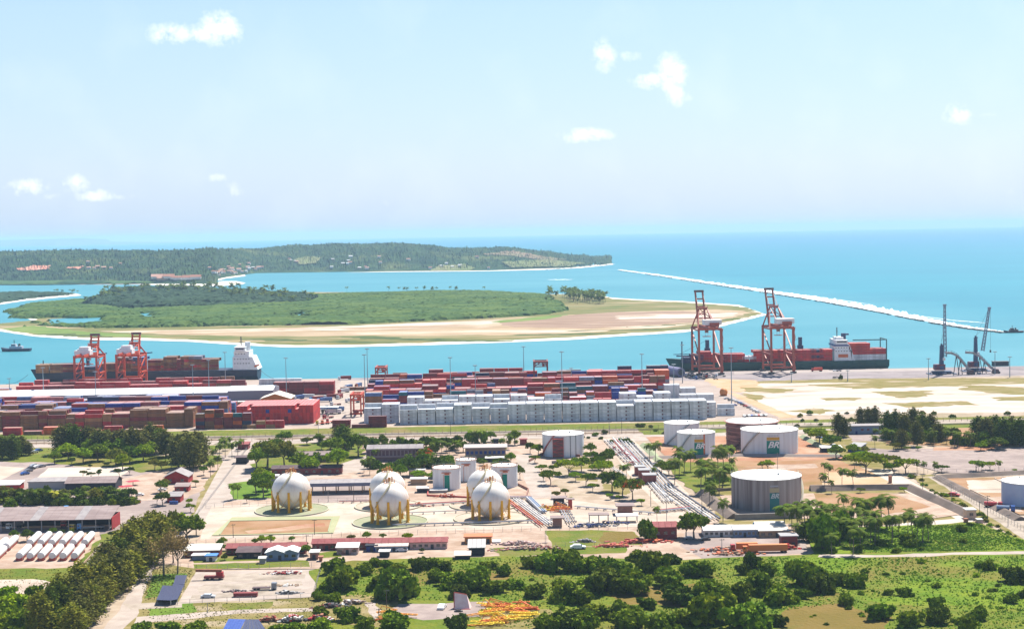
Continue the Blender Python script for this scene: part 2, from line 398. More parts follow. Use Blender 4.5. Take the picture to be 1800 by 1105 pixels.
# container yard and quay
patch('yard_pavement', [(-900, 1048), (wx(1390, 1048), 1048), (wx(1290, 1330), 1330), (wx(1180, 1399), 1399), (-900, 1399)], 'yard', world=True)
patch('quay_apron', [(wx(1150, 1330), 1330), (wx(1300, 1305), 1305), (720, 1318), (720, 1352), (589, 1399), (wx(590, 1399), 1399), (wx(600, 1350), 1350)], 'apron', world=True)
patch('quay_edge_strip', [(wx(1290, 1372), 1372), (wx(1655, 1372), 1372), (wx(1640, 1396), 1396), (wx(1290, 1396), 1396)], 'apron_light', world=True)
patch('quay_road_surface', [(555, 757), (600, 668), (655, 668), (636, 756)], 'road')
patch('dry_grass_bank', [(1255, 672), (1500, 665), (1800, 664), (2000, 664), (2000, 676), (1700, 679), (1480, 676), (1300, 674)], 'dry_grass', 3, 5)
patch('sandy_lot', [(1282, 674), (1480, 672), (1700, 675), (2100, 674), (2100, 722), (1800, 724), (1500, 728), (1392, 731), (1330, 705)], 'white_sand', 3, 6)
patch('orange_sand', [(1232, 664), (1330, 668), (1340, 684), (1300, 690), (1268, 684)], 'orange_sand', 3, 5)
for i, pg in enumerate([[(1530, 688), (1640, 686), (1628, 697), (1580, 699)], [(1700, 676), (1790, 680), (1830, 694), (1760, 692), (1690, 684)], [(1420, 676), (1700, 668), (1700, 678), (1500, 683)],
                        [(1550, 708), (1700, 705), (1720, 711), (1600, 716)], [(1310, 690), (1345, 696), (1325, 706), (1305, 700)], [(1390, 722), (1430, 716), (1470, 722), (1440, 728)], [(1300, 680), (1400, 684), (1380, 690), (1310, 688)],
                        [(1740, 698), (1830, 696), (1830, 703), (1760, 704)], [(1440, 700), (1520, 698), (1500, 703), (1450, 704)]]):
    patch('sand_grass', pg, 'dry_grass', 5, 4)
patch('lot_track', [(1272, 688), (1292, 690), (1400, 733), (1372, 735)], 'orange_sand', 1.2, 5)
# railway corridor
band('verge_grass', 760.5, 750.5, -900, 900, 'grass', 1.5, 6)
band('gravel_track', 766, 760.5, -900, 900, 'gravel', .8, 5)
band('fence_strip', 768.5, 766, -900, 900, 'dark_dirt', 1.4, 3)
band('access_road', 775, 768.5, -900, 900, 'road')
band('back_verge', 783, 776, -900, -90, 'grass', 3, 6)
patch('right_verge', [(1120, 752), (1400, 744), (1800, 737), (1900, 738), (1900, 748), (1480, 757), (1130, 764)], 'grass', 2, 6)
patch('rail_bed', [(1210, 747), (1800, 735), (1950, 733), (1950, 740), (1500, 747), (1215, 754)], 'gravel', .8, 5)
patch('back_road', [(1100, 768), (1330, 757), (1520, 752), (1520, 757), (1340, 763), (1105, 776)], 'road')
# left compound
patch('left_asphalt', [(-60, 800), (420, 800), (330, 925), (300, 960), (180, 940), (-60, 948)], 'asphalt', 0)
patch('left_verge', [(-60, 785), (110, 788), (230, 800), (380, 800), (400, 815), (250, 830), (180, 822), (70, 812), (-60, 812)], 'grass', 3, 5)
patch('white_lot', [(85, 822), (232, 820), (205, 846), (50, 852)], 'lot_white', .8, 6)
patch('left_pale_lot', [(-60, 815), (45, 822), (-10, 850), (-60, 865)], 'concrete', 1, 6)
patch('left_road', [(45, 822), (85, 820), (50, 852), (10, 880), (-60, 892), (-60, 862), (-10, 850)], 'asphalt')
patch('truck_apron', [(-60, 912), (220, 905), (300, 880), (270, 905), (190, 935), (-60, 948)], 'asphalt')
patch('pink_bare_ground', [(180, 850), (310, 820), (395, 815), (375, 850), (330, 875), (250, 880)], 'pink_dirt', 2, 5)
patch('garden_strip', [(360, 850), (392, 812), (420, 790), (432, 790), (350, 905), (335, 905)], 'dry_grass', 1.5, 4)
# driveway
patch('driveway', [(440, 770), (420, 776), (395, 805), (330, 925), (376, 925), (415, 880), (470, 880), (480, 850), (455, 800), (470, 776)], 'road')
patch('garden_lawn', [(400, 850), (440, 845), (480, 848), (480, 875), (410, 878)], 'lawn', 1, 4)
# plant centre
patch('plant_ground', [(470, 785), (1090, 775), (1265, 915), (1240, 930), (960, 930), (345, 955), (362, 915), (400, 880), (480, 878)], 'pink_dirt', 0)
patch('tree_verge', [(440, 790), (560, 782), (640, 778), (640, 812), (600, 818), (520, 835), (450, 840)], 'grass', 3, 5)
patch('inner_road', [(645, 800), (668, 800), (650, 825), (560, 840), (500, 845), (500, 838), (560, 828)], 'road')
patch('inner_yard', [(545, 852), (665, 848), (665, 882), (545, 884)], 'asphalt')
patch('sphere_apron', [(372, 890), (430, 886), (740, 880), (1120, 874), (1245, 905), (1245, 925), (960, 928), (600, 937), (350, 955), (362, 910)], 'concrete', 0)
patch('service_road', [(905, 800), (932, 798), (975, 874), (935, 876)], 'road')
patch('garden_ground', [(945, 812), (1080, 802), (1190, 880), (1180, 905), (1010, 880), (975, 850)], 'sandy', 2, 6)
for pg in [[(985, 812), (1045, 808), (1060, 822), (1000, 826)], [(1010, 832), (1050, 832), (1050, 846), (1015, 845)], [(1060, 850), (1110, 855), (1100, 870), (1060, 865)]]:
    patch('garden_grass', pg, 'dry_grass', 2, 3)
patch('pipe_corridor', [(1058, 770), (1110, 770), (1262, 918), (1192, 922), (1110, 840)], 'concrete', 0)
# right tank farm
patch('tank_soil', [(1135, 768), (1400, 765), (1475, 800), (1475, 812), (1180, 812)], 'red_soil', 0)
patch('tank_grass', [(1165, 812), (1300, 812), (1320, 830), (1300, 872), (1235, 874), (1195, 845)], 'grass', 1.5, 5)
patch('brown_strip', [(1290, 810), (1490, 808), (1530, 830), (1640, 862), (1300, 872), (1300, 835)], 'brown_soil', 2, 5)
patch('pale_strip', [(1345, 818), (1430, 815), (1440, 822), (1370, 826)], 'pink_dirt', 2, 4)
patch('right_green', [(1440, 755), (1560, 760), (1600, 790), (1560, 830), (1480, 812), (1430, 780)], 'dry_grass', 2, 5)
patch('orange_bare', [(1450, 830), (1530, 828), (1575, 848), (1560, 862), (1440, 864)], 'orange_sand', 2, 5)
patch('right_lot', [(1480, 782), (1560, 790), (1900, 784), (1900, 830), (1660, 832), (1600, 815), (1540, 800)], 'asphalt', 0)
patch('red_verge', [(1640, 786), (1750, 784), (1745, 791), (1640, 792)], 'red_soil', 1.5, 4)
patch('back_right_verge', [(1540, 757), (1900, 745), (1900, 784), (1760, 786), (1640, 783), (1560, 780)], 'brown_soil', 2, 5)
patch('building_yard', [(1490, 764), (1600, 762), (1600, 774), (1500, 776)], 'asphalt', 1, 5)
patch('pit_rim', [(1240, 862), (1620, 858), (1712, 912), (1640, 922), (1270, 922)], 'dry_grass', 1, 5)
patch('right_roadside', [(1600, 838), (1640, 834), (1830, 950), (1830, 965), (1720, 912)], 'dry_grass', 1.5, 5)
patch('dirt_road', [(1630, 838), (1652, 836), (1900, 962), (1900, 985), (1800, 948), (1750, 915)], 'gravel', .8, 6)
patch('white_road', [(1525, 826), (1560, 824), (1716, 906), (1708, 920), (1560, 928), (1556, 922), (1680, 912)], 'lot_white', 0)
# strip in front of the plant
patch('front_bare_strip', [(240, 975), (345, 950), (600, 938), (960, 928), (1240, 925), (1410, 920), (1420, 975), (1250, 985), (900, 980), (560, 1000), (200, 1000)], 'pink_dirt', 0)
patch('front_grass', [(958, 934), (1060, 932), (1115, 935), (1130, 958), (970, 962)], 'grass', 1.5, 5)
patch('front_brown', [(1060, 936), (1115, 934), (1130, 955), (1055, 958)], 'brown_grass', 1.5, 5)
patch('shed_yard', [(1205, 935), (1415, 945), (1420, 972), (1240, 985), (1195, 960)], 'asphalt', 0)
for pg in [[(340, 962), (460, 975), (470, 985), (340, 990)], [(340, 992), (540, 985), (545, 996), (340, 1001)], [(560, 972), (590, 968), (600, 978), (560, 982)], [(860, 965), (960, 960), (1100, 962), (1100, 972), (880, 978)]]:
    patch('hut_garden', pg, 'grass', 1.5, 4)
# bottom left
patch('trailer_yard', [(-60, 950), (175, 935), (175, 985), (130, 1000), (-60, 1002)], 'pink_dirt', 0)
patch('left_grass', [(-60, 1002), (130, 998), (180, 940), (215, 930), (230, 960), (180, 1080), (-60, 1110)], 'grass', 2, 5)
patch('bare_patch', [(-60, 1020), (60, 1018), (98, 1030), (60, 1042), (-60, 1052)], 'concrete', 2, 5)
patch('yard_grass', [(240, 985), (345, 1000), (320, 1062), (560, 1050), (700, 1020), (720, 1140), (180, 1140), (220, 1060)], 'dry_grass', 1, 6)
patch('green_patch', [(258, 1062), (340, 1058), (345, 1075), (270, 1090)], 'lawn', 2, 4)
patch('green_patch', [(390, 1062), (480, 1058), (470, 1072), (400, 1078)], 'grass', 2, 4)
patch('tarpaulin_grass', [(270, 1010), (330, 1008), (310, 1045), (258, 1052)], 'lawn', 1, 4)
patch('front_driveway', [(262, 985), (276, 985), (262, 1020), (250, 1056), (240, 1085), (180, 1140), (150, 1140), (205, 1080), (240, 1020)], 'road', .8, 5)
patch('lower_track', [(240, 1085), (420, 1072), (580, 1068), (585, 1074), (420, 1079), (235, 1097)], 'road', .8, 4)
patch('yard_track', [(215, 1062), (320, 1058), (320, 1068), (230, 1072)], 'gravel', .8, 5)
patch('yard_pavement_ring', [(345, 1005), (562, 1001), (548, 1050), (312, 1062)], 'road', 0)
patch('yard_island', [(356, 1011), (538, 1005), (535, 1018), (350, 1026)], 'gravel', .8, 4)
patch('yard_island', [(346, 1034), (360, 1028), (530, 1022), (532, 1029), (350, 1042)], 'gravel', .8, 4)
patch('yard_island', [(338, 1046), (530, 1035), (526, 1044), (334, 1055)], 'gravel', .8, 4)
# wild field with bushes
patch('scrub_ground', [(540, 1003), (620, 985), (900, 978), (1200, 984), (1420, 976), (1470, 968), (1900, 968), (1950, 1160), (560, 1160), (580, 1070)], 'scrub', 2, 6)
patch('green_field', [(1330, 985), (1480, 976), (1900, 974), (1950, 1060), (1700, 1075), (1560, 1060), (1400, 1030)], 'field', 4, 7)
patch('palm_field', [(1420, 930), (1560, 925), (1720, 918), (1800, 950), (1900, 975), (1900, 968), (1500, 972), (1430, 975)], 'field', 2, 6)
patch('bare_clearing', [(1130, 1032), (1220, 1026), (1260, 1050), (1200, 1070), (1080, 1060), (1060, 1045)], 'brown_grass', 5, 6)
patch('bare_clearing', [(1370, 1075), (1480, 1062), (1560, 1085), (1560, 1140), (1350, 1140)], 'brown_grass', 5, 6)
patch('bare_clearing', [(770, 1010), (850, 1005), (900, 1018), (800, 1030)], 'brown_grass', 4, 5)
patch('dirt_track', [(1440, 975), (1560, 976), (1700, 971), (1900, 968), (1900, 973), (1700, 976), (1560, 981), (1440, 980)], 'road', 1, 5)
patch('paved_clearing', [(690, 1063), (860, 1058), (850, 1084), (740, 1092), (690, 1080)], 'asphalt', 2, 5)
patch('sand_clearing', [(560, 1050), (640, 1046), (700, 1058), (690, 1100), (640, 1105), (560, 1075)], 'dry_grass', 3, 5)
patch('sand_track', [(640, 1060), (662, 1060), (668, 1080), (650, 1110), (630, 1110), (655, 1085)], 'road', 1, 4)
patch('yellow_grass', [(840, 1075), (960, 1072), (980, 1120), (840, 1120)], 'dry_grass', 3, 5)

# ---------------------------------------------------------------- sandbar
G['beach'] = mat('beach_sand', (.60, .55, .47), (.68, .63, .55), scale=.02, rough=.95, spec=.1)
G['bar_sand'] = mat('sandbar_sand', (.26, .185, .105), (.40, .295, .19), scale=.03, rough=.95, spec=.1, detail=8, c3=(.50, .40, .31), scale3=.010, thr3=(.52, .64), stretch=(.35, 1.2, 1))
G['bar_grass'] = mat('sandbar_grass', (.085, .115, .025), (.20, .155, .06), scale=.035, detail=8, rough=.95, spec=.1, c3=(.34, .25, .15), scale3=.008, thr3=(.5, .66), stretch=(.4, 1.3, 1))
G['bar_pale'] = mat('sandbar_pale', (.40, .33, .26), (.55, .48, .41), scale=.03, rough=.95, spec=.1, detail=8, c3=(.30, .21, .13), scale3=.012, thr3=(.5, .6), stretch=(.35, 1.2, 1))
G['bar_dark'] = mat('sandbar_scrub_green', (.035, .065, .018), (.09, .11, .03), scale=.05, rough=.95, spec=.1, detail=8)
G['bar_green'] = mat('sandbar_green', (.10, .165, .03), (.16, .20, .05), scale=.02, rough=.95, spec=.1)
G['bar_pink'] = mat('sandbar_mud', (.20, .125, .085), (.29, .20, .14), scale=.03, rough=.95, spec=.1, detail=8, c3=(.42, .32, .24), scale3=.010, thr3=(.54, .66), stretch=(.35, 1.3, 1))
ZB = -2.3
LAYER[0] = 1
patch('sandbar_beach', [(-60, 580), (0, 582), (60, 591), (150, 597), (250, 598), (330, 600), (420, 606), (500, 610), (600, 610), (760, 606), (900, 601), (1000, 597), (1100, 590), (1200, 584), (1262, 575), (1300, 565), (1348, 553),
    (1325, 545), (1300, 536), (1200, 529), (1120, 526), (1075, 523), (1045, 516), (960, 517), (760, 515), (600, 519), (500, 516), (330, 508), (250, 511), (175, 519), (152, 530), (60, 538), (30, 547), (26, 551), (48, 560), (68, 566), (20, 574), (-60, 574)], 'beach', 2, 12, z=ZB)
patch('sandbar_grassland', [(-60, 577), (0, 578), (60, 587), (150, 593), (250, 594.5), (330, 596), (420, 602), (500, 606), (600, 606), (760, 602), (900, 597), (1000, 593), (1100, 586), (1200, 580), (1256, 571), (1296, 562), (1338, 552),
    (1322, 546), (1300, 538), (1200, 531), (1120, 527.5), (1075, 525), (1045, 518), (760, 514), (330, 512), (170, 530), (60, 562), (-60, 575)], 'bar_grass', 9, 13, z=ZB)
patch('sandbar_sand', [(170, 582), (400, 578), (600, 573), (720, 568), (880, 561), (1000, 553), (1120, 547), (1290, 543), (1320, 550), (1250, 566), (1180, 574), (1000, 586), (900, 588), (760, 589), (600, 590), (420, 590), (300, 588)], 'bar_sand', 8, 14, z=ZB)
patch('sandbar_mud', [(860, 563), (960, 557), (1080, 548), (1200, 547), (1290, 552), (1230, 566), (1150, 570), (1040, 577), (900, 575)], 'bar_pink', 8, 14, z=ZB)
patch('sandbar_sand', [(600, 573), (880, 562), (880, 567), (760, 577), (600, 580), (420, 580)], 'bar_pale', 8, 9, z=ZB)
patch('sandbar_sand', [(1080, 556), (1300, 549), (1290, 556), (1200, 560), (1090, 561)], 'bar_pale', 9, 9, z=ZB)
patch('sandbar_green', [(0, 578), (60, 572), (150, 583), (300, 592), (150, 592), (60, 586)], 'bar_green', 4, 10, z=ZB)
patch('sandbar_green', [(860, 565), (960, 555), (1000, 553), (960, 561), (880, 567)], 'bar_green', 4, 10, z=ZB)
patch('sandbar_green', [(1060, 529), (1200, 533), (1310, 540), (1330, 547), (1200, 541), (1080, 536)], 'bar_grass', 4, 10, z=ZB)

for (xa, xb, ya, yb) in [(420, 560, 596, 599), (600, 760, 592, 597), (700, 900, 597, 599), (900, 1100, 588, 586), (1000, 1240, 581, 575), (60, 200, 587, 592), (560, 700, 600, 602), (1100, 1300, 574, 560)]:
    patch('sandbar_scrub', [(xa, ya), ((xa * 2 + xb) / 3, ya - 1.6), (xb, yb - .6), (xb, yb + .6), ((xa + xb) / 2, (ya + yb) / 2 + 1.8), (xa, ya + 1)], 'bar_dark', 9, 8, z=ZB)

def in_poly(px_, py_, poly):
    inside = np.zeros(px_.shape, bool); n = len(poly)
    for i in range(n):
        x1, y1 = poly[i]; x2, y2 = poly[(i + 1) % n]
        if y1 == y2: continue
        c_ = ((y1 > py_) != (y2 > py_)) & (px_ < (x2 - x1) * (py_ - y1) / (y2 - y1) + x1)
        inside ^= c_
    return inside
def canopy(name, pts, h, step, m_, z0, seed=0, sx=1.0, holes=()):
    """a closed forest canopy seen from far off: a bumpy sheet of crowns with a skirt"""
    poly = [(p.x, p.y) for p in poly_world(pts, z0)]; hl = [[(p.x, p.y) for p in poly_world(q, z0)] for q in holes]
    xs = [p[0] for p in poly]; ys = [p[1] for p in poly]
    nx = int((max(xs) - min(xs)) / (step * sx)) + 1; ny = int((max(ys) - min(ys)) / step) + 1
    r_ = np.random.default_rng(seed)
    gx, gy = np.meshgrid(np.linspace(min(xs), max(xs), nx), np.linspace(min(ys), max(ys), ny))
    jx = gx + r_.normal(0, step * .28, gx.shape); jy = gy + r_.normal(0, step * .28, gx.shape)
    wob = 9 * np.sin(gx * .021 + seed) * np.sin(gy * .017 + 1) + r_.normal(0, step * .8, gx.shape)
    ins = in_poly(gx + wob, gy + wob, poly)
    for q in hl: ins &= ~in_poly(gx + 16 * np.sin(gy * .05) + wob * .8, gy + 22 * np.sin(gx * .045 + 1) + 14 * np.sin(gx * .11), q)
    # distance from the edge by repeated erosion -> lower crowns at the rim
    e = ins.copy(); lvl = e.astype(float)
    for _ in range(3):
        e2 = e.copy(); e2[1:] &= e[:-1]; e2[:-1] &= e[1:]; e2[:, 1:] &= e[:, :-1]; e2[:, :-1] &= e[:, 1:]; e = e2; lvl += e
    hh = h * (0.45 + 0.55 * lvl / 4) * (0.78 + .22 * np.sin(gx * .013 + 2 * seed) * np.sin(gy * .011 + seed)) * (1 + r_.normal(0, .12, gx.shape))
    zz = np.where(ins, z0 + np.maximum(hh, .8), z0 - .6)
    V = np.stack([jx, jy, zz], -1).reshape(-1, 3)
    idx = np.arange(nx * ny).reshape(ny, nx)
    keep = ins[:-1, :-1] | ins[1:, :-1] | ins[:-1, 1:] | ins[1:, 1:]
    q = np.stack([idx[:-1, :-1], idx[:-1, 1:], idx[1:, 1:], idx[1:, :-1]], -1)[keep]
    used, inv = np.unique(q, return_inverse=True)
    me = bpy.data.meshes.new(name); me.from_pydata(V[used].tolist(), [], inv.reshape(-1, 4).tolist()); me.materials.append(m_); me.update()
    print('canopy', name, len(q)); return link(name, me)
far_leaf = mat('mangrove_leaves', (.022, .062, .007), (.048, .096, .010), scale=.05, rough=.9, spec=.15, c3=(.070, .115, .014), scale3=.012, detail=6)
far_dark = mat('palm_grove_leaves', (.008, .030, .012), (.022, .052, .016), scale=.09, rough=.9, spec=.15, detail=6)
hill_leaf = mat('hill_forest_leaves', (.008, .030, .014), (.034, .068, .018), scale=.02, rough=.95, spec=.1, c3=(.085, .105, .032), scale3=.0055, thr3=(.54, .70), detail=8)
def stuff(o, label, cat): return tag(o, label, cat, kind='stuff')
stuff(canopy('mangrove_forest', [(14, 548), (60, 534), (140, 528), (300, 528), (560, 520), (640, 516), (760, 513), (900, 515), (962, 520), (985, 536), (1000, 545), (950, 553), (880, 558), (700, 566), (600, 570), (400, 573), (180, 576), (60, 573), (66, 566), (110, 562), (40, 558), (18, 553)], 7.0, 4.2, far_leaf, ZB, 1, 1.1,
      holes=[[(84, 562), (200, 556), (196, 568), (92, 572)], [(503, 549), (545, 546), (543, 559), (510, 561)], [(232, 552), (275, 550), (272, 561), (236, 562)], [(55, 560), (88, 556), (84, 576), (40, 576)]]), 'dense green mangrove forest covering the middle of the sandbar island', 'forest')
patch('lagoon', [(84, 561), (202, 555), (198, 569), (92, 573)], 'beach', 0, z=ZB, lvl=60).data.materials[0] = bpy.data.materials['sea_water']
patch('lagoon', [(500, 548), (547, 545), (545, 560), (508, 562)], 'beach', 0, z=ZB, lvl=60).data.materials[0] = bpy.data.materials['sea_water']
patch('lagoon', [(230, 551), (277, 549), (274, 562), (234, 563)], 'beach', 0, z=ZB, lvl=60).data.materials[0] = bpy.data.materials['sea_water']
stuff(canopy('palm_wood', [(148, 538), (175, 520), (250, 512), (330, 508), (440, 516), (545, 524), (560, 527), (540, 534), (350, 543), (230, 545)], 16, 6.5, far_dark, ZB, 2), 'dark coconut grove mound on the island behind the mangroves', 'forest')
patch('far_spit', [(-60, 552), (-60, 520), (0, 517), (60, 515), (130, 515), (145, 519), (100, 523), (40, 529), (0, 535), (-60, 545)], 'beach', 3, 14, z=ZB)
stuff(canopy('spit_forest', [(-60, 545), (-60, 521), (0, 518), (60, 516), (125, 517), (80, 522), (30, 527), (0, 531)], 9, 8, far_dark, ZB, 3), 'dark low wood on the far river spit behind the mangroves', 'forest')

# headland ---------------------------------------------------------
def hill(name, xs, base, crest, depth_b, depth_c, depth_e, step_px, rows, m_, seed, rough_amp, tree=0.0):
    base_x, base_y = zip(*base); cr_x, cr_y = zip(*crest); r_ = np.random.default_rng(seed)
    X = np.arange(xs[0], xs[1], step_px); verts = []
    for x in X:
        yb = np.interp(x, base_x, base_y); Yb = P(x, yb, ZW).y
        Yc = Yb + depth_c; pc = PY(x, np.interp(x, cr_x, cr_y), Yc); zc_ = max(pc.z, ZW + 1.5)
        Ye = Yb + depth_e
        for k in range(rows):
            t_ = k / (rows - 1)
            Yk = Yb + (Ye - Yb) * t_; q = PY(x, 500, Yk)
            tc_ = (Yk - Yb) / (Yc - Yb)
            if tc_ <= 1: s = math.sin(tc_ * math.pi / 2) ** .9
            else: s = math.cos(min(1, (Yk - Yc) / (Ye - Yc)) * math.pi / 2) ** 1.2
            z = ZW - .5 + (zc_ - ZW) * s
            nz_ = noise.fractal(Vector((q.x / 420, Yk / 420, seed)), 1.0, 2.0, 4) * rough_amp * min(1, 3 * s)
            verts.append((q.x + r_.normal(0, 1.5), Yk, z + nz_ * (0.4 if abs(tc_ - 1) < .15 else 1) + (abs(r_.normal(0, tree)) if 0 < k < rows - 1 and s > .08 else 0)))
    n = len(X); fs = [(i * rows + k, (i + 1) * rows + k, (i + 1) * rows + k + 1, i * rows + k + 1) for i in range(n - 1) for k in range(rows - 1)]
    me = bpy.data.meshes.new(name); me.from_pydata(verts, [], fs); me.materials.append(m_); me.update(); return link(name, me)
HB = [(-80, 501), (0, 500), (200, 499), (380, 499), (384, 490), (400, 487), (450, 480), (600, 478), (800, 476), (900, 474), (1000, 471), (1060, 466), (1075, 463)]
HC = [(-80, 445), (0, 444), (100, 443), (200, 443), (300, 444), (380, 441), (430, 440), (500, 436), (560, 433), (600, 429), (650, 430), (700, 428.5), (750, 431), (790, 437), (850, 439), (880, 437), (905, 438), (950, 445), (1000, 451), (1060, 458), (1075, 463)]
HILL = o = hill('headland_hill', (-80, 1076), HB, HC, 0, 1100, 2000, 1.3, 64, hill_leaf, 7, 22, 4.5); tag(o, kind='structure')
G['far_beach'] = mat('far_beach_sand', (.60, .53, .45), (.66, .60, .52), scale=.01, rough=.95, spec=.1)
patch('river_beach', [(-80, 501.5), (100, 500), (250, 500), (300, 502), (380, 503), (425, 500), (432, 497), (415, 494), (390, 494), (370, 499), (200, 497), (-80, 499)], 'far_beach', 3, 20, z=ZW + .3)
patch('village_beach', [(376, 489), (395, 486), (430, 482), (432, 485), (400, 489), (385, 493)], 'far_beach', 3, 20, z=ZW + .3)
patch('headland_shore', [(600, 479), (700, 477.8), (860, 476.6), (960, 474), (1020, 471), (1060, 467), (1078, 465), (1078, 463), (1060, 464), (1000, 470), (860, 475.5), (700, 476.5)], 'far_beach', 5, 20, z=ZW + .35)
far_coast = mat('far_coast_land', (.10, .13, .10), (.16, .17, .13), scale=.002, rough=1, spec=0)
o = hill('far_coast', (-60, 330), [(-60, 433.6), (100, 431.8), (190, 429.6), (330, 426.2)], [(-60, 423), (30, 421.5), (100, 419.5), (150, 418.5), (188, 420), (200, 424.6), (330, 425.8)], 0, 2500, 5000, 2, 10, far_coast, 3, 6, 0); tag(o, kind='structure')

# forest along the water in front of the headland (mixed woods, mangroves)
stuff(canopy('shore_forest', [(-70, 499), (-70, 478), (60, 476), (180, 478), (300, 482), (300, 489), (270, 497), (180, 498), (60, 499)], 9, 11, mat('shore_forest_leaves', (.035, .085, .022), (.07, .12, .035), scale=.02, rough=.95, spec=.1, c3=(.02, .055, .02), scale3=.006, detail=7), ZW + 3, 5, 1.3), 'mid green mangrove flats along the river in front of the headland', 'forest')
# canopies of the wooded headland, each a bumpy sheet following the slope is part of the hill itself

# reef with surf -----------------------------------------------------
G['reef'] = mat('reef_rock', (.07, .06, .055), (.13, .11, .09), scale=.1, rough=.9)
foam = bpy.data.materials.new('surf_foam'); foam.use_nodes = True; t = NT(foam.node_tree)
g_ = t.n('ShaderNodeNewGeometry'); mp = t.n('ShaderNodeMapping', i_0=g_.outputs['Position']); mp.inputs['Scale'].default_value = (.05, .02, 1)
nzf = t.n('ShaderNodeTexNoise', i_Vector=mp, i_Scale=1.0, i_Detail=6.0)
b = t.n('ShaderNodeBsdfPrincipled', i_Base_Color=t.mix(t.ramp(nzf.outputs[0], [(.36, 0.), (.52, 1.)]), (.45, .60, .62), (.66, .69, .70)), i_Roughness=.8); t.n('ShaderNodeOutputMaterial', i_Surface=b)
RL = [(1086, 474.5), (1160, 484.5), (1240, 497), (1340, 512), (1440, 527.5), (1540, 545.5), (1640, 566), (1700, 576.5), (1768, 585)]
RW = [(1086, 1.3), (1200, 3.2), (1340, 5.2), (1480, 8.2), (1580, 9.5), (1640, 7), (1700, 4), (1768, 1.2)]
def reef():
    sx, sy = zip(*RL); wx_, ww = zip(*RW); r_ = random.Random(4)
    mbf = MB(); mbr = MB(); xs = np.arange(1086, 1768, 2.0)
    rows = 7
    for i, x in enumerate(xs):
        yc = np.interp(x, sx, sy); w_ = np.interp(x, wx_, ww)
        top = yc - w_ * (0.75 + .35 * noise.noise(Vector((x / 14, 1, 0))) + .5 * noise.noise(Vector((x / 5, 3, 0)))); bot = yc + w_ * (.18 + .18 * noise.noise(Vector((x / 9, 7, 0))))
        for k in range(rows):
            q = P(x, bot + (top - bot) * k / (rows - 1), ZW)
            mbf.v.append((q.x, q.y, ZW + .15 + (.3 + 1.3 * math.sin(math.pi * k / (rows - 1))) * (.5 + .8 * r_.random()) * (0 if k in (0, rows - 1) else 1)))
    n = len(xs); mbf.f = [(i * rows + k, (i + 1) * rows + k, (i + 1) * rows + k + 1, i * rows + k + 1) for i in range(n - 1) for k in range(rows - 1)]; mbf.mi = [0] * len(mbf.f)
    stuff(mbf.build('surf', foam), 'long white line of surf breaking over the reef beyond the quay', 'surf')
    # stray outer breakers
    for (x0, x1, y0, y1) in [(1670, 1740, 562, 568), (1600, 1700, 553, 566), (1440, 1540, 522, 536), (960, 1010, 491.5, 491)]:
        m2 = MB(); k_ = 24
        for i in range(k_ + 1):
            u_ = i / k_; x = x0 + (x1 - x0) * u_; y = y0 + (y1 - y0) * u_ + .5 * noise.noise(Vector((x / 6, 0, 5))); th = 1.3 * math.sin(math.pi * u_) * (.6 + .5 * noise.noise(Vector((x / 5, 2, 0))))
            m2.v += [tuple(P(x, y + th * .5, ZW + .2)), tuple(P(x, y - th * .5, ZW + .2))]
        m2.f = [(2 * i, 2 * i + 2, 2 * i + 3, 2 * i + 1) for i in range(k_)]; m2.mi = [0] * k_
        stuff(m2.build('breaker', foam), f'thin streak of white foam on the water near the {"headland" if x0 < 1000 else "reef line"}', 'foam')
    for i, x in enumerate(np.arange(1088, 1764, 2.6)):
        yc = np.interp(x, sx, sy); w_ = np.interp(x, wx_, ww); off = .26 * w_ + .5
        if noise.noise(Vector((x / 20, 11, 0))) < -.32: continue
        for _ in range(2):
            q = P(x + r_.uniform(-1, 1), yc + off + r_.uniform(-.5, .4), ZW); s_ = r_.uniform(1.5, 3.2)
            mbr.box((q.x, q.y, ZW + .4), (s_ * 2.2, s_ * 1.6, s_ * .75), rz=r_.random() * 3, taper=.5)
    stuff(mbr.build('reef_rocks', G['reef']), 'low dark line of reef rocks edging the white surf', 'reef')
    mbh = MB()
    for i in range(70):
        x = r_.uniform(960, 1080); q = P(x, np.interp(x, [960, 1080], [474.5, 464.5]) + r_.uniform(-.6, .3), ZW); s_ = r_.uniform(3, 7)
        mbh.box((q.x, q.y, ZW + .5), (s_ * 2, s_, s_ * .4), rz=r_.random() * 3, taper=.5, mi=r_.randint(0, 1))
    stuff(mbh.build('shore_rocks', [G['reef'], foam]), 'rocks and foam along the tip of the headland', 'rocks')
reef()


# ================================================================ CONTAINER TERMINAL
FT20, FT40, CW, CH = 6.06, 12.19, 2.44, 2.6
PAL = dict(maroon=(.25, .020, .022), red=(.56, .028, .026), scarlet=(.72, .045, .030), brown=(.27, .11, .04), tan=(.42, .21, .075), blue=(.012, .040, .34),
           steel=(.09, .17, .38), navy=(.018, .026, .095), teal=(.012, .13, .17), orange=(.75, .14, .018), grey=(.28, .29, .36), pink=(.50, .14, .13), white=(.74, .75, .77), purple=(.10, .05, .20))
CM = {k: mat('paint_' + k, tuple(c * .9 for c in v), tuple(c * .68 for c in v), scale=.5, rough=.55, spec=.35, rnd=.16, stretch=(1, 1, .25)) for k, v in PAL.items()}
dark = mat('dark_steel', (.05, .05, .055), (.08, .075, .075), scale=1, rough=.6)
logo_m = mat('dark_red_print', (.12, .02, .03), rough=.6)
print_g = mat('grey_print', (.30, .30, .33), rough=.6)
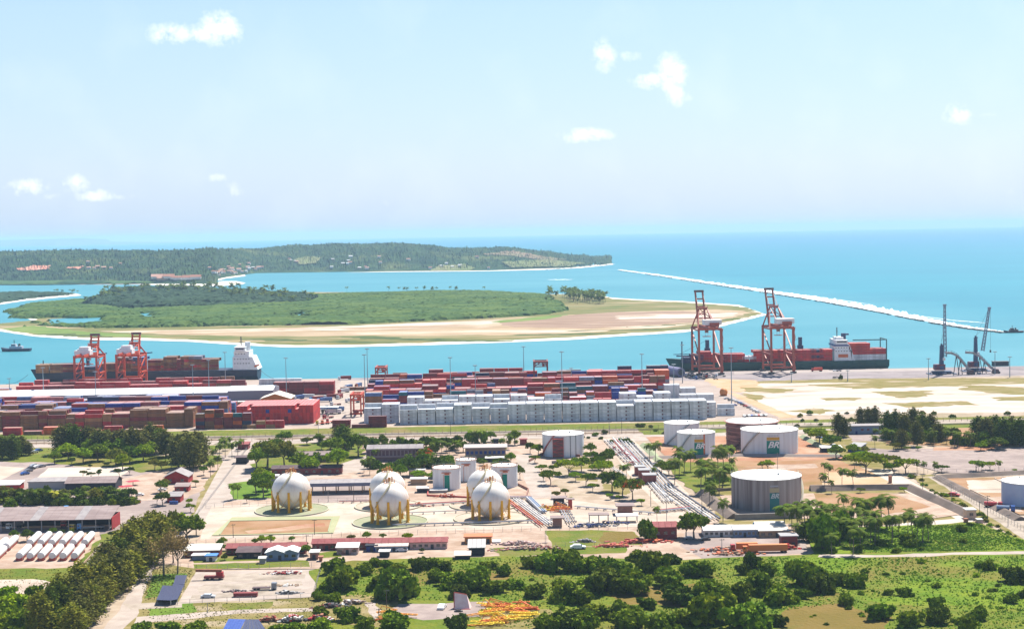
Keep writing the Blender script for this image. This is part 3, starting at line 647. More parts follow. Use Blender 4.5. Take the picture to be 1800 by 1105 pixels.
ROOFM = {k: mat('sunlit_faded_roof_' + k, tuple(c * .45 + .55 * g for c, g in zip(v, (.52, .44, .41) if v[0] > v[2] else (.42, .46, .56))), tuple(c * .6 + .4 * .42 for c in v), scale=.7, rough=.75, spec=.2, rnd=.12) for k, v in PAL.items()}  # faded roof paint, lightened further so sunlight on top is in the colour
def container_mesh(L, color, logo=False):
    k = ('ctr', round(L, 2), color, logo)
    if k in MATS: return MATS[k]
    m_ = MB(); e = .09
    m_.box((0, 0, CH / 2 - .05), (L - .1, CW - .1, CH - .24))
    for sx in (-1, 1):
        for sy in (-1, 1): m_.box((sx * (L / 2 - e), sy * (CW / 2 - e), CH / 2 - .05), (2 * e, 2 * e, CH - .14))
    for z in (e, CH - e - .13):
        for sy in (-1, 1): m_.box((0, sy * (CW / 2 - e * .6), z), (L - 4 * e, e * 1.1, e * 1.6))
    for sy in (-1, 1):                      # the pressed ribs of the long sides
        n = int(L / 1.2)
        for i in range(n): m_.box((-L / 2 + .6 + (i + .5) * (L - 1.2) / n, sy * (CW / 2 - .045), CH / 2), (.5, .05, CH - .4))
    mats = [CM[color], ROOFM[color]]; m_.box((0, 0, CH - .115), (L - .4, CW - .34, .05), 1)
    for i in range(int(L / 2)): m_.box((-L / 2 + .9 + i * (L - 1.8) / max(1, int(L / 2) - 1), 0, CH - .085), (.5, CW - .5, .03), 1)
    if logo:
        mats += [logo_m, print_g]
        m_.box((L * .02, -CW / 2 - .02, CH * .52), (.95, .04, .95), 2); m_.box((L * .13, -CW / 2 - .02, CH * .52), (1.7, .04, .32), 3)
        m_.box((-L * .3, -CW / 2 - .02, CH * .35), (1.6, .04, .12), 3)
    elif L > 10:
        pass
    me = m_.mesh('container', mats); MATS[k] = me; return me
CTRS = []   # dict(x, Y, t, L, color, vis, rz, where, slot, h)
def wchoice(r_, pal):
    ks = list(pal); return r_.choices(ks, [pal[k] for k in ks])[0]
def block(where, xa, xb, yref, Y, rows, tiers, pal, L=FT40, seed=0, reefer=False, hmap=None, frontmin=None, mix20=0.0, runs=True, z0=0.0, world=False, jog=0.35):
    r_ = random.Random(seed * 77 + 5)
    if reefer: L = 11.85; jog = .60
    x0 = PY(xa, yref, Y).x if not world else xa; x1 = PY(xb, yref, Y).x if not world else xb
    x = x0; slot = 0; prev = None; hp = None
    while x < x1 - 2:
        l_ = FT20 if r_.random() < mix20 else L
        if x + l_ > x1 + 5: break
        base_h = hmap[slot % len(hmap)] if hmap else r_.choice(tiers)
        hs = [];
        for r in range(rows):
            h = base_h if r_.random() < .62 else r_.choice(tiers)
            if r == 0 and frontmin: h = max(1, h - (1 if r_.random() < frontmin else 0))
            hs.append(h if not reefer else (base_h if r == 0 or r_.random() < .8 else min(5, base_h + 1)))
        if prev is None or r_.random() < .55 or not runs: prev = wchoice(r_, pal)
        for r in range(rows):
            for t_ in range(hs[r]):
                edge = slot == 0 or x + 2 * l_ > x1
                ahead = max(hs[:r]) if r else 0
                vis = r == 0 or t_ >= ahead or (t_ == hs[r] - 1 and t_ >= ahead - 1)
                if edge and r < 3: vis = True
                c_ = prev if r_.random() < .45 else wchoice(r_, pal)
                CTRS.append(dict(x=x + l_ / 2 + r_.uniform(-.08, .08), Y=Y + r * (CW + .12) + CW / 2, t=t_, L=l_, c=c_, vis=vis, rz=0, where=where, slot=slot, row=r, h=hs[r], reefer=reefer, z=z0 + t_ * CH))
        x += l_ + jog; slot += 1
REEF = {'white': 1}
MIX = dict(maroon=5, red=5, scarlet=2, brown=3, blue=2.2, steel=1.2, navy=1.2, orange=1.8, teal=.6, grey=.5, tan=1, pink=.5)
BRN = dict(brown=6, maroon=3, tan=3, red=1, navy=.7)
BLU = dict(blue=4, steel=2.5, maroon=2, pink=1.2, red=1.5, navy=1.5, purple=1, grey=1)
RED = dict(red=6, scarlet=4, maroon=3)
# right yard
block('front white wall', 703, 1243, 741, 1050, 6, [4, 5], REEF, seed=1, reefer=True, hmap=[4, 4, 4, 5, 4, 4, 5, 5, 5, 5, 5, 5, 4, 5, 5, 5, 5], jog=.30)
block('white stacks by quay road', 640, 704, 741, 1062, 5, [5], REEF, seed=2, reefer=True, hmap=[4, 5])
block('far end of front white wall', 1229, 1262, 738, 1062, 4, [4], REEF, seed=3, reefer=True)
block('low white stack by car park', 1262, 1296, 738, 1068, 3, [2], REEF, seed=4, reefer=True)
block('second white row', 716, 1000, 715, 1104, 5, [4, 5], REEF, seed=5, reefer=True, hmap=[5, 4, 4, 5, 5, 4, 5, 4, 4])
block('middle white row', 1002, 1075, 715, 1108, 3, [3, 4], dict(white=3, red=1), seed=6, reefer=True)
block('red stack amid white rows', 1044, 1088, 715, 1096, 2, [3, 4], dict(scarlet=4, brown=1, red=3), L=FT20, seed=7)
block('east second white row', 1090, 1190, 712, 1104, 5, [4, 5], REEF, seed=8, reefer=True, hmap=[5, 4, 5])
block('white stacks above car park', 1196, 1268, 708, 1112, 4, [3, 4, 5], REEF, seed=9, reefer=True, hmap=[4, 4, 3])
block('rear white stacks by sand', 1168, 1232, 690, 1185, 4, [3, 4], REEF, seed=10, reefer=True, hmap=[4, 3])
block('front colored row', 642, 1160, 700, 1140, 5, [3, 4, 5], MIX, seed=11, mix20=.6, frontmin=.5)
block('second colored row', 642, 1165, 690, 1185, 5, [4, 4, 5], MIX, seed=12, mix20=.35)
block('third colored row', 646, 1165, 680, 1232, 5, [4, 5], MIX, seed=13, mix20=.4)
block('fourth colored row', 650, 1168, 672, 1282, 5, [3, 4, 5], MIX, seed=14, mix20=.2)
block('rear colored row', 690, 1168, 665, 1325, 3, [2, 3, 4, 5], dict(red=4, maroon=4, navy=3, purple=1, blue=1, brown=1), seed=15, mix20=.2)
block('maroon stacks before white wall', 648, 680, 748, 1038, 1, [2], dict(maroon=1), seed=16, hmap=[3])
block('maroon stack by quay road', 584, 616, 750, 1040, 2, [2], dict(maroon=1), seed=17)
block('flat maroon row by grass', 618, 648, 751, 1036, 1, [1], dict(maroon=1), seed=18)
block('maroon row near quay road', 598, 640, 680, 1290, 2, [1], dict(maroon=2, brown=2), seed=19)
# left yard
block('front brown wall', -60, 342, 745, 1056, 6, [4, 4, 5], BRN, seed=21, mix20=.15, frontmin=.2)
block('row behind brown wall', -60, 400, 735, 1098, 6, [4, 5], dict(blue=3, brown=3, red=2, maroon=3, pink=1, steel=1), seed=22, mix20=.1)
block('blue row', -60, 408, 725, 1138, 5, [3, 4, 5], BLU, seed=23)
block('row before the warehouse', -60, 415, 715, 1176, 4, [3, 4], dict(steel=2, blue=2, red=2, grey=2, pink=2, navy=1, white=1), seed=24)
block('short stacks by red wall', 344, 434, 752, 1046, 2, [3, 4, 5], dict(brown=3, maroon=4, teal=.8, navy=2, orange=1), L=FT20, seed=43, hmap=[4, 5, 5, 4, 4])
block('low stacks before red wall', 434, 500, 750, 1044, 1, [1, 2, 3], dict(maroon=2, navy=2, tan=2, orange=1, red=2), L=FT20, seed=26, hmap=[3, 2, 1, 2, 1])
block('low row behind casuarinas', 5, 300, 765, 1030, 2, [1, 2], dict(orange=3, brown=2, tan=3, red=2, blue=1), seed=27, hmap=[2, 1, 2, 1, 1, 0, 1, 1, 0, 1, 1], jog=1.5)
block('red wall behind warehouse', 481, 590, 690, 1262, 4, [4], dict(maroon=4, red=3), seed=28)
block('west quay row', 28, 160, 672, 1322, 4, [2, 3], RED, seed=29, mix20=.1)
block('quay row behind roof', 150, 425, 672, 1318, 3, [2, 3], dict(red=4, scarlet=3, maroon=3, brown=1, tan=1), seed=30, mix20=.1)
block('quay row at water edge', 60, 420, 668, 1350, 2, [2, 3], dict(red=4, maroon=4, brown=2, pink=1), seed=31, mix20=.3)
block('pale row on quay', 455, 520, 664, 1350, 2, [2], dict(white=3, grey=1), seed=32)
block('row at quay end', -60, 30, 685, 1330, 3, [1, 2], dict(red=3, steel=1, orange=1), seed=33)
# the end-on red wall: containers seen from their doors
r_ = random.Random(9)
x = PY(420, 740, 1068).x
for s_ in range(21):
    for d_ in range(3):
        h = 5 if (d_ or r_.random() > .08) else 4
        for t_ in range(h):
            CTRS.append(dict(x=x + s_ * 2.56, Y=1066 + 6.1 + d_ * 12.5, t=t_, L=FT40, c='blue' if (s_ in (8, 14) and t_ == 3 and d_ == 0) else r_.choice(['scarlet', 'scarlet', 'red', 'red', 'maroon' if t_ < 2 else 'red']), vis=d_ == 0 or t_ == h - 1 or s_ > 19,
                             rz=math.pi / 2, where='end-on red wall', slot=s_, row=d_, h=h, reefer=False, z=t_ * CH))
COLW = dict(maroon='maroon', red='red', scarlet='bright red', brown='brown', tan='tan', blue='blue', steel='steel blue', navy='navy', teal='teal', orange='orange', grey='grey', pink='faded pink', white='white', purple='purple')
TIER = ['bottom', 'second tier', 'third tier', 'fourth tier', 'top fifth tier']
def put_containers():
    def size(c): 
        f = 1.0 if c['row'] == 0 else (.62 if c['t'] == c['h'] - 1 else .3)
        return c['L'] * f / c['Y'] ** 1.0 * (1.0 if c['rz'] == 0 else .35)
    indiv = set()
    for flag in (True, False):
        cand = [i for i, c in enumerate(CTRS) if c['vis'] and c['reefer'] == flag]
        cand.sort(key=lambda i: -size(CTRS[i])); indiv |= set(cand[:(150 if flag else 290)])
    sets = {}; cols = list(PAL)
    for i, c in enumerate(CTRS):
        if i in indiv:
            me = container_mesh(c['L'], c['c'], c['reefer'])
            o = link('reefer_container' if c['reefer'] else 'shipping_container', me, None, (c['x'], c['Y'], c['z']), c['rz'])
            rw = '' if c['row'] == 0 else f' line {"two three four five six seven".split()[c["row"] - 1]}'
            tier = 'roof-level' if c['t'] == c['h'] - 1 else TIER[min(c['t'], 4)]
            o['label'] = f"{COLW[c['c']]} container, {tier}, {ORD[min(c['slot'], 29)] or 'first'} stack, {c['where']}{rw and ','}{rw}"
            o['category'] = 'shipping container'; o['group'] = 'white refrigerated containers in the yard' if c['reefer'] else 'dry containers stacked in the yard'
        else:
            m_ = sets.setdefault(c['where'], MB())
            d_ = (c['L'], CW, CH - .06) if c['rz'] == 0 else (CW, c['L'], CH - .06)
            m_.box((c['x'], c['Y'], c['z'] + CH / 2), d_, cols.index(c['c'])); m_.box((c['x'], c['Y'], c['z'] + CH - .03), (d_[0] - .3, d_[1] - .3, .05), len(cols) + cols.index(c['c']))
    allb = MB()
    for m_ in sets.values():
        allb.add(m_.v, m_.f); allb.mi[-len(m_.f):] = m_.mi
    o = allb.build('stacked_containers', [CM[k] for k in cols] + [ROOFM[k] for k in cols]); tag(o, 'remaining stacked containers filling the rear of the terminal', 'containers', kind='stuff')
    print('containers', len(CTRS), 'individual', len(indiv))
put_containers()


# ---------------------------------------------------------------- materials for steel things
wht = mat('white_paint', (.74, .74, .73), (.66, .66, .65), scale=.4, rough=.45)
whit = mat('white_roof', (.80, .80, .78), (.72, .72, .70), scale=.1, rough=.5, stretch=(1, .2, 1))
red_steel = mat('crane_red', (.40, .085, .045), (.33, .07, .045), scale=.6, rough=.5)
org_steel = mat('crane_orange', (.52, .075, .025), (.45, .06, .03), scale=.6, rough=.5)
blu_steel = mat('crane_blue', (.035, .06, .13), (.05, .08, .15), scale=.6, rough=.5)
gry_steel = mat('galvanised_steel', (.26, .29, .31), (.22, .25, .27), scale=1, rough=.5, metal=.3)
pole_m = mat('mast_grey', (.24, .30, .33), rough=.6)
glass = mat('dark_glass', (.02, .03, .045), rough=.08, spec=.8)

# ---------------------------------------------------------------- ship-to-shore cranes
def sts(px_, w_, g_, hp, ha, lb, ang, m_, label, Yl=1368.0, rz=0.0, style='tall'):
    c = PY(px_, 600, Yl)
    t = empty('gantry_crane', (c.x, Yl, 0), label, 'gantry crane', 'ship to shore cranes on the quay', rz)
    for sx in (-1, 1):
        for sy in (0, 1):
            b_ = MB(); b_.bar((sx * w_ / 2, sy * g_, 1.8), (sx * w_ / 2, sy * g_, hp), 1.7, 1.7); b_.build('leg', m_, t)
            b_ = MB(); b_.box((sx * w_ / 2, sy * g_, 1.0), (5.6, 1.1, 1.5)); 
            for k in range(4): b_.box((sx * w_ / 2 - 2.2 + k * 1.45, sy * g_, .35), (1.0, .7, .7))
            b_.build('bogie', [dark], t)
    for sy in (0, 1):
        f = MB(); f.bar((-w_ / 2, sy * g_, 5.5), (w_ / 2, sy * g_, 5.5), 1.5, 1.7); f.build('sill_beam', m_, t)
        f = MB(); f.bar((-w_ / 2 - .9, sy * g_, hp), (w_ / 2 + .9, sy * g_, hp), 1.8, 2.0); f.build('portal_beam', m_, t)
    for sx in (-1, 1): f = MB(); f.bar((sx * w_ / 2, 0, hp * .42), (sx * w_ / 2, g_, hp * .42), 1.3, 1.3); f.build('tie_beam', m_, t)
    f = MB()
    for sx in (-1, 1):
        f = MB(); f.bar((sx * w_ / 2, 0, hp * .45), (sx * w_ / 2, g_, hp * .93), .9); f.bar((sx * w_ / 2, g_, hp * .42), (sx * w_ / 2, g_ * .1, 6), .8)
        f.bar((sx * w_ / 2, 0, hp - 1), (sx * w_ / 2, g_, hp - 1), 1.3)
        f.build('bracing', m_, t)
    gx = w_ * .17
    f = MB()
    for sx in (-1, 1): f.bar((sx * gx, -16, hp + 1.6), (sx * gx, g_ + 2.5, hp + 1.6), 1.2, 2.2)
    for k in range(8): f.bar((-gx, -16 + k * (g_ + 18) / 7, hp + 1.6), (gx, -16 + k * (g_ + 18) / 7, hp + 1.6), .6)
    f.build('girder', m_, t)
    # A-frame over the waterside legs
    f = MB(); ap = [(sx * gx * 1.1, g_ - 1.5, ha) for sx in (-1, 1)]
    for sx, a_ in zip((-1, 1), ap):
        f.bar((sx * w_ / 2, g_, hp), a_, 1.3, w2=.9); f.bar((sx * w_ / 2 * .9, g_ * .28, hp), a_, .9, w2=.7)
        f.bar((sx * gx, -4, hp + 2.5), a_, .45); f.bar(((sx * w_ / 2 + sx * gx * 1.1) / 2, g_ - .8, (hp + ha) / 2), (-sx * gx * 1.1, g_ - 1.5, ha), .6)
    f.bar(ap[0], ap[1], 1.8, 1.4); f.bar((-gx * 2, g_ - .8, (hp + ha) / 2), (gx * 2, g_ - .8, (hp + ha) / 2), .9)
    f.box((0, g_ - 1.5, ha + 1.2), (gx * 2.6, 2.2, .4)); 
    for sx in (-1, 1): f.bar((sx * gx * 1.2, g_ - 1.5, ha), (sx * gx * 1.2, g_ - 1.5, ha + 2.4), .3)
    f.build('apex_frame', m_, t)
    # raised boom
    f = MB(); h0 = Vector((0, g_ + 3, hp + 1.6)); d_ = Vector((0, math.cos(R(ang)), math.sin(R(ang))))
    for sx in (-1, 1):
        a_ = h0 + Vector((sx * gx, 0, 0)); b_ = a_ + d_ * lb
        f.bar(a_, b_, 1.3, 1.9); f.bar(Vector(ap[(sx + 1) // 2]), a_ + d_ * lb * .52, .35); f.bar(Vector(ap[(sx + 1) // 2]), a_ + d_ * lb * .9, .3)
    n = 3 if style == 'tall' else 4
    for k in range(n + 1):
        q = h0 + d_ * lb * (.32 + .68 * k / n); f.bar(q - Vector((gx, 0, 0)), q + Vector((gx, 0, 0)), 1.1, 1.1)
    f.build('boom', m_, t)
    q = h0 + d_ * lb; f = MB(); f.box((0, q.y, q.z), (gx * 2 + 2, 2.2, 2.0)); f.build('boom_head', [mat('boom_head_dark', (.10, .06, .06), rough=.6)], t)
    # machinery house, cab, stairs
    f = MB(); hw = w_ * .78
    if style == 'tall':
        f.box((1.5, -2, hp + 6.1), (hw, 10, 4.2)); f.box((1.5, -2, hp + 8.35), (hw + .6, 10.6, .4))
    else:
        f.box((-w_ * .12, 3, hp + 3.6), (hw * .9, 9, 4.2)); f.box((-w_ * .05, 3, hp + 7.2), (hw * .55, 7, 3.2)); f.box((-w_ * .3, 3, hp + 6.2), (2.4, 6, 1.4))
    hs = f.build('machine_house', wht, t)
    if style == 'tall': f = MB(); f.box((2.5, -7.6, hp + 4.6), (hw * .55, 1.4, 3.0)); f.bar((-1, -7.9, hp + 3.2), (6.5, -7.9, hp + 3.2), 2.4, n=10); f.build('hoist_drum', m_, t)
    f = MB(); f.box((0, g_ * .45, hp - 2.6), (2.6, 3.4, 2.8)); cab = f.build('operator_cab', red_steel if style == 'tall' else wht, t)
    f = MB(); f.box((0, g_ * .45 - 1.75, hp - 2.6), (2.2, .06, 1.6)); f.build('cab_window', glass, cab)
    f = MB(); f.box((0, g_ * .45, hp - .2), (gx * 2.3, 5, 1.2)); 
    for sx in (-1, 1):
        for sy in (-1, 1): f.bar((sx * 1.2, g_ * .45 + sy * 1.5, hp - .8), (sx * 1.2, g_ * .45 + sy * 1.2, hp - 7), .1)
    f.box((0, g_ * .45, hp - 7.4), (gx * 2.1, 2.4, .6)); f.build('trolley', m_, t)
    f = MB(); n = 9; x_ = w_ / 2 + 1.6
    for k in range(n):
        z0, z1 = hp * k / n, hp * (k + 1) / n; ya, yb = (-.2, 2.6) if k % 2 else (2.6, -.2)
        f.bar((x_, ya, z0), (x_, yb, z1), .8, .16); f.box((x_, yb, z1), (1.2, 1.2, .14)); f.bar((x_ + .5, ya, z0 + 1), (x_ + .5, yb, z1 + 1), .08)
    f.build('stairway', m_, t)
    return t
sts(1248, 20, 30, 41, 58, 33, 68, red_steel, 'tall red quay crane with raised boom at the green ship bow, left of the pair', rz=R(5))
sts(1375, 20, 30, 41, 58.5, 34, 68, red_steel, 'tall red quay crane with raised boom amidships of the green ship, right of the pair', rz=R(5))
sts(149, 20, 24, 26.5, 35, 16.5, 78, org_steel, 'squat orange quay crane with white stepped house, left of two by the dark ship', Yl=1366, rz=R(-2), style='low')
sts(223, 20, 24, 27, 36, 16.5, 78, org_steel, 'squat orange quay crane with white stepped house, right of two by the dark ship', Yl=1366, rz=R(-2), style='low')

# ---------------------------------------------------------------- rubber tyred yard gantries
def rtg(x, y, hgt, w_, span, m_, label, Y=None):
    c = P(x, y) if Y is None else PY(x, y, Y); t = empty('yard_gantry', (c.x, c.y, 0), label, 'yard gantry', 'rubber tyred gantries of the container yard')
    for sx in (-1, 1):
        for sy in (0, 1):
            f = MB(); f.bar((sx * w_ / 2, sy * span, 1.5), (sx * w_ / 2, sy * span, hgt), 1.0, 1.0); f.build('leg', m_, t)
            f = MB(); f.bar((sx * w_ / 2 - .5, sy * span, .85), (sx * w_ / 2 + .5, sy * span, .85), 1.7, n=12); f.build('wheel', dark, t)
    for sy in (0, 1): f = MB(); f.bar((-w_ / 2 - 1, sy * span, 2.2), (w_ / 2 + 1, sy * span, 2.2), 1.0, 1.2); f.build('sill_beam', m_, t)
    f = MB()
    for sx in (-1, 1): f.bar((sx * w_ / 2, -1, hgt), (sx * w_ / 2, span + 1, hgt), 1.2, 1.6)
    for sy in (0, 1):
        f.bar((-w_ / 2, sy * span, hgt - 3.6), (w_ / 2, sy * span, hgt - 3.6), .8)
        f.bar((-w_ / 2, sy * span, hgt - 3.4), (0, sy * span, hgt), .6); f.bar((w_ / 2, sy * span, hgt - 3.4), (0, sy * span, hgt), .6); f.bar((-w_ / 2, sy * span, hgt), (w_ / 2, sy * span, hgt), .9)
    f.build('top_frame', m_, t)
    f = MB(); f.box((0, span * .3, hgt - .2), (w_ * .9, 4, 1.6)); f.box((w_ * .2, span * .3, hgt - 2.6), (2, 2.4, 2.4)); f.build('trolley', m_, t)
    f = MB(); f.box((0, 0, 3.8), (w_ * .55, 1.8, 2.2)); f.build('engine_box', mat('engine_red', (.20, .03, .03), rough=.6), t)
    return t
rtg(626, 732, 15.5, 7.2, 20, org_steel, 'bright orange yard gantry standing by the white stacks on the quay road')
rtg(669, 665, 17.5, 8.2, 20, red_steel, 'dark red yard gantry rising behind the colored stacks next to the quay road', Y=1300)
rtg(951, 665, 19.5, 11.5, 20, mat('rust_red', (.20, .05, .04), rough=.6), 'dark rusty yard gantry rising over the middle of the colored stacks', Y=1305)

# ---------------------------------------------------------------- light masts
def mast(x, ytop, Y, label=None, name='light_mast', base_px=None):
    p = PY(x, ytop, Y); t = empty(name, (p.x, Y, 0), None, 'light mast', 'tall floodlight masts of the harbour')
    f = MB(); f.cyl((0, 0, 0), .42, p.z, 8, r2=.2); f.build('pole', pole_m if name == 'light_mast' else dark, t)
    f = MB(); f.cyl((0, 0, p.z - .6), .9, .35, 10); 
    for k in range(6): a_ = k * math.pi / 3; f.box((1.25 * math.cos(a_), 1.25 * math.sin(a_), p.z - .5), (.8, .8, .5), rz=a_)
    f.build('lamp_ring', gry_steel, t); t['label'] = label; return t
for (x, yt, Y, lb) in [(16, 664, 1330, 'floodlight mast at the far end of the quay by the tug'), (75, 645, 1240, 'floodlight mast in front of the dark ship bow'), (167, 652, 1180, 'floodlight mast in front of the squat crane pair'), (338, 640, 1180, 'floodlight mast in front of the white warehouse roof'),
                       (366, 632, 1300, 'floodlight mast before the brown deck containers'), (395, 618, 1330, 'floodlight mast beside the white ship bridge'), (502, 628, 1240, 'floodlight mast standing over the maroon wall behind the warehouse end'), (640, 622, 1150, 'thick floodlight mast by the quay road, shorter of two'),
                       (645, 612, 1270, 'thin floodlight mast by the quay road, taller of two'), (791, 627, 1130, 'floodlight mast over the light blue containers'), (835, 641, 1150, 'short floodlight mast between the colored stacks'), (920, 608, 1310, 'tall thin floodlight mast beside the dark yard gantry'),
                       (987, 617, 1115, 'pale floodlight mast in the middle of the colored stacks'), (1004, 646, 1280, 'short white mast behind the maroon rear stacks'), (1128, 621, 1180, 'thin mast above the blue and maroon rear stacks'), (1184, 639, 1090, 'mast in front of the green ship bow, first of two'),
                       (1199, 605, 1300, 'mast in front of the green ship bow, taller second one'), (1285, 610, 1120, 'mast at the car park corner in front of the red cranes'), (1391, 655, 1290, 'low mast on the apron below the second red crane'), (1632, 629, 1290, 'thin mast at the apron next to the first harbour crane'),
                       (1749, 617, 1330, 'thin mast beyond the second ship loader'), (1775, 626, 1300, 'thin mast at the far end of the apron'), (1490, 650, 1290, 'short thin mast on the bare apron behind the palm')]:
    mast(x, yt, Y, lb)

# ---------------------------------------------------------------- warehouses
def long_roof(x0, x1, yref, Y0, Y1, he, hr, label, wall, roofm, name='warehouse', bays=10):
    a, b = PY(x0, yref, Y0).x, PY(x1, yref, Y0).x; t = empty(name, ((a + b) / 2, Y0, 0), label, 'warehouse'); w_ = b - a; d_ = Y1 - Y0
    f = MB(); f.prism([(-w_ / 2, 0), (w_ / 2, 0), (w_ / 2, d_), (-w_ / 2, d_)], 0, he); f.add([(w_ / 2, 0, he), (w_ / 2, d_, he), (w_ / 2, d_ / 2, hr)], [(0, 1, 2)]); f.add([(-w_ / 2, 0, he), (-w_ / 2, d_, he), (-w_ / 2, d_ / 2, hr)], [(0, 1, 2)]); f.build('wall', wall, t)
    for k in range(bays):
        f = MB(); f.gable(-w_ / 2 + k * w_ / bays + .12, -w_ / 2 + (k + 1) * w_ / bays - .12, 0, d_, he, hr, over=.0 if 0 < k < bays - 1 else .0); f.build('roof_panel', roofm, t)
    return t
long_roof(-90, 400, 690, 1214, 1250, 7.6, 10.6, 'long warehouse with a gently pitched bright white roof behind the blue row', mat('warehouse_grey', (.20, .18, .22), rough=.8), whit, bays=9)
long_roof(400, 480, 690, 1214, 1246, 8.8, 11.2, 'end hall of the white warehouse with grey side walls', mat('warehouse_grey'  , (.2, .18, .22)), whit, bays=3)
# small hall with an orange gable
c = PY(484, 700, 1180); t = empty('gabled_hall', (c.x, 1180, 0), 'small hall with a cream roof and an orange gable behind the red wall', 'hall')
f = MB(); f.prism([(-11, 0), (11, 0), (11, 22), (-11, 22)], 0, 5.5); f.add([(-11, 0, 5.5), (11, 0, 5.5), (0, 0, 9.4)], [(0, 1, 2)]); f.build('wall', mat('orange_wall', (.42, .14, .025), rough=.8), t)
f = MB(); f.gable(-11, 11, 0, 22, 5.5, 9.4, over=1.2, axis='y'); f.build('roof', mat('cream_roof', (.62, .55, .46), rough=.8), t)
c = PY(425, 710, 1150); t = empty('yard_office', (c.x, 1150, 0), 'small tan office with dark windows between the stacks and the gabled hall', 'office')
f = MB(); f.box((0, 3, 3.4), (12, 6, 6.8)); w_ = f.build('wall', mat('tan_wall', (.42, .26, .14), rough=.8), t)
f = MB(); f.box((0, 3, 7.0), (13, 7, .4)); f.build('roof', mat('cream_roof', (.62, .55, .46)), t)
for k in range(4):
    f = MB(); f.box((-4.2 + k * 2.8, -.03, 3.0), (1.3, .12, 1.5)); f.build('window', glass, t)
c = PY(572, 712, 1120); t = empty('blue_canopy', (c.x, 1120, 0), 'open shelter with a white and blue roof beside the quay road', 'shelter')
for sx in (-1, 1):
    for sy in (0, 1): f = MB(); f.bar((sx * 8, sy * 7, 0), (sx * 8, sy * 7, 4.4), .35); f.build('post', gry_steel, t)
f = MB(); f.box((0, 3.5, 4.7), (18, 9, .5)); f.build('roof', whit, t); f = MB(); f.box((0, -1.05, 4.6), (18, .1, 1.1)); f.build('fascia', mat('blue_fascia', (.06, .16, .35), rough=.5), t)

# ---------------------------------------------------------------- ships
def hull(t, L, B, D, m_, sheer=2.5, name='hull', stripe=None):
    """bow at -x"""
    st = [(-.5, 0.0, 1.0), (-.47, .22, .95), (-.42, .52, .7), (-.36, .8, .4), (-.28, .97, .12), (-.1, 1, 0), (.3, 1, 0), (.44, .97, 0), (.5, .85, .05)]
    f = MB(); n = 7
    for u_, k, s_ in st:
        bw = B / 2 * k; x = u_ * L
        zt = D + sheer * s_
        prof = [(-bw, zt), (-bw * .96, D * .45), (-bw * (.80 if k > .9 else .35), 0), (0, -.5), (bw * (.80 if k > .9 else .35), 0), (bw * .96, D * .45), (bw, zt)]
        rake = (.035 * L if u_ < -.3 else 0) * (1 if u_ < -.45 else .6)
        for (y, z) in prof: f.v.append((x + rake * (1 - z / zt) * (1 if u_ < -.3 else 0), y, z - .01))
    ns = len(st); f.f = [(i * n + k, (i + 1) * n + k, (i + 1) * n + k + 1, i * n + k + 1) for i in range(ns - 1) for k in range(n - 1)]
    f.f += [(i * n, i * n + n - 1, (i + 1) * n + n - 1, (i + 1) * n) for i in range(ns - 1)] + [tuple((ns - 1) * n + k for k in range(n))]
    f.mi = [0] * len(f.f); return f.build(name, m_, t)
def deck_boxes(rows, group, r_):
    """containers standing on a ship: each its own thing"""
    for (x, y, z, L, c, lab) in rows:
        o = link('shipping_container', container_mesh(L, c), None, (x, y, z)); tag(o, lab, 'shipping container', group)
def windows(t, xs, y, z, w_, h_, name='window', m_=None, dy=.1):
    for x in xs:
        f = MB(); f.box((x, y, z), (w_, dy, h_)); f.build(name, m_ or glass, t)
WY = 1422.0
# dark ship
x0, x1 = PY(54, 660, WY).x, PY(456, 660, WY).x; L1 = x1 - x0
t = empty('cargo_ship', ((x0 + x1) / 2, WY, ZW), 'dark hulled container ship with a tall white bridge moored at the far quay', 'ship')
hull(t, L1, 28, 11, mat('hull_navy', (.018, .022, .05), (.03, .03, .06), scale=.05, rough=.5), 3)
dk = D1 = 11 + ZW
sx0 = PY(414, 660, WY).x - (x0 + x1) / 2
f = MB(); f.box((sx0 + 9, 0, 17), (18, 25, 12)); f.add([(sx0 + 18, -12.5, 11), (sx0 + 23, -12.5, 11), (sx0 + 18, -12.5, 23), (sx0 + 18, 12.5, 11), (sx0 + 23, 12.5, 11), (sx0 + 18, 12.5, 23)], [(0, 1, 2), (3, 4, 5), (1, 4, 5, 2), (0, 3, 4, 1)])
f.box((sx0 + 8, 0, 25.5), (14, 23, 5)); f.box((sx0 + 7, 0, 30), (9.5, 28, 3.4)); f.box((sx0 + 7, 0, 32), (10.5, 28.6, .4)); sup = f.build('bridge_tower', wht, t)
f = MB(); f.box((sx0 + 7, -14.05, 30.4), (7.5, .1, 1.3)); f.build('bridge_window', glass, sup)
windows(sup, [sx0 + 2 + k * 2.6 for k in range(6)], -12.55, 21, .9, .9, 'porthole'); windows(sup, [sx0 + 2 + k * 2.6 for k in range(6)], -12.55, 17, .9, .9, 'porthole'); windows(sup, [sx0 + 3 + k * 2.6 for k in range(4)], -11.55, 25.6, .9, .9, 'porthole')
f = MB(); f.cyl((sx0 + 12, 0, 28), 2.6, 8, 12); f.build('funnel', wht, t)
f = MB(); f.cyl((sx0 + 6, 0, 32), .5, 9, 8); f.bar((sx0 + 6, -3, 38), (sx0 + 6, 3, 38), .3); f.bar((sx0 + 4, 0, 36), (sx0 + 8, 0, 36), .4); f.build('radar_mast', dark, t)
f = MB(); f.cyl((-L1 / 2 + 12, 0, 13), .5, 9, 8); f.build('foremast', dark, t)
f = MB(); f.bar((sx0 + 20, -12, 14), (sx0 + 24, -12, 15.5), 2, 1.6); f.build('lifeboat', mat('lifeboat_orange', (.55, .12, .03), rough=.5), t)
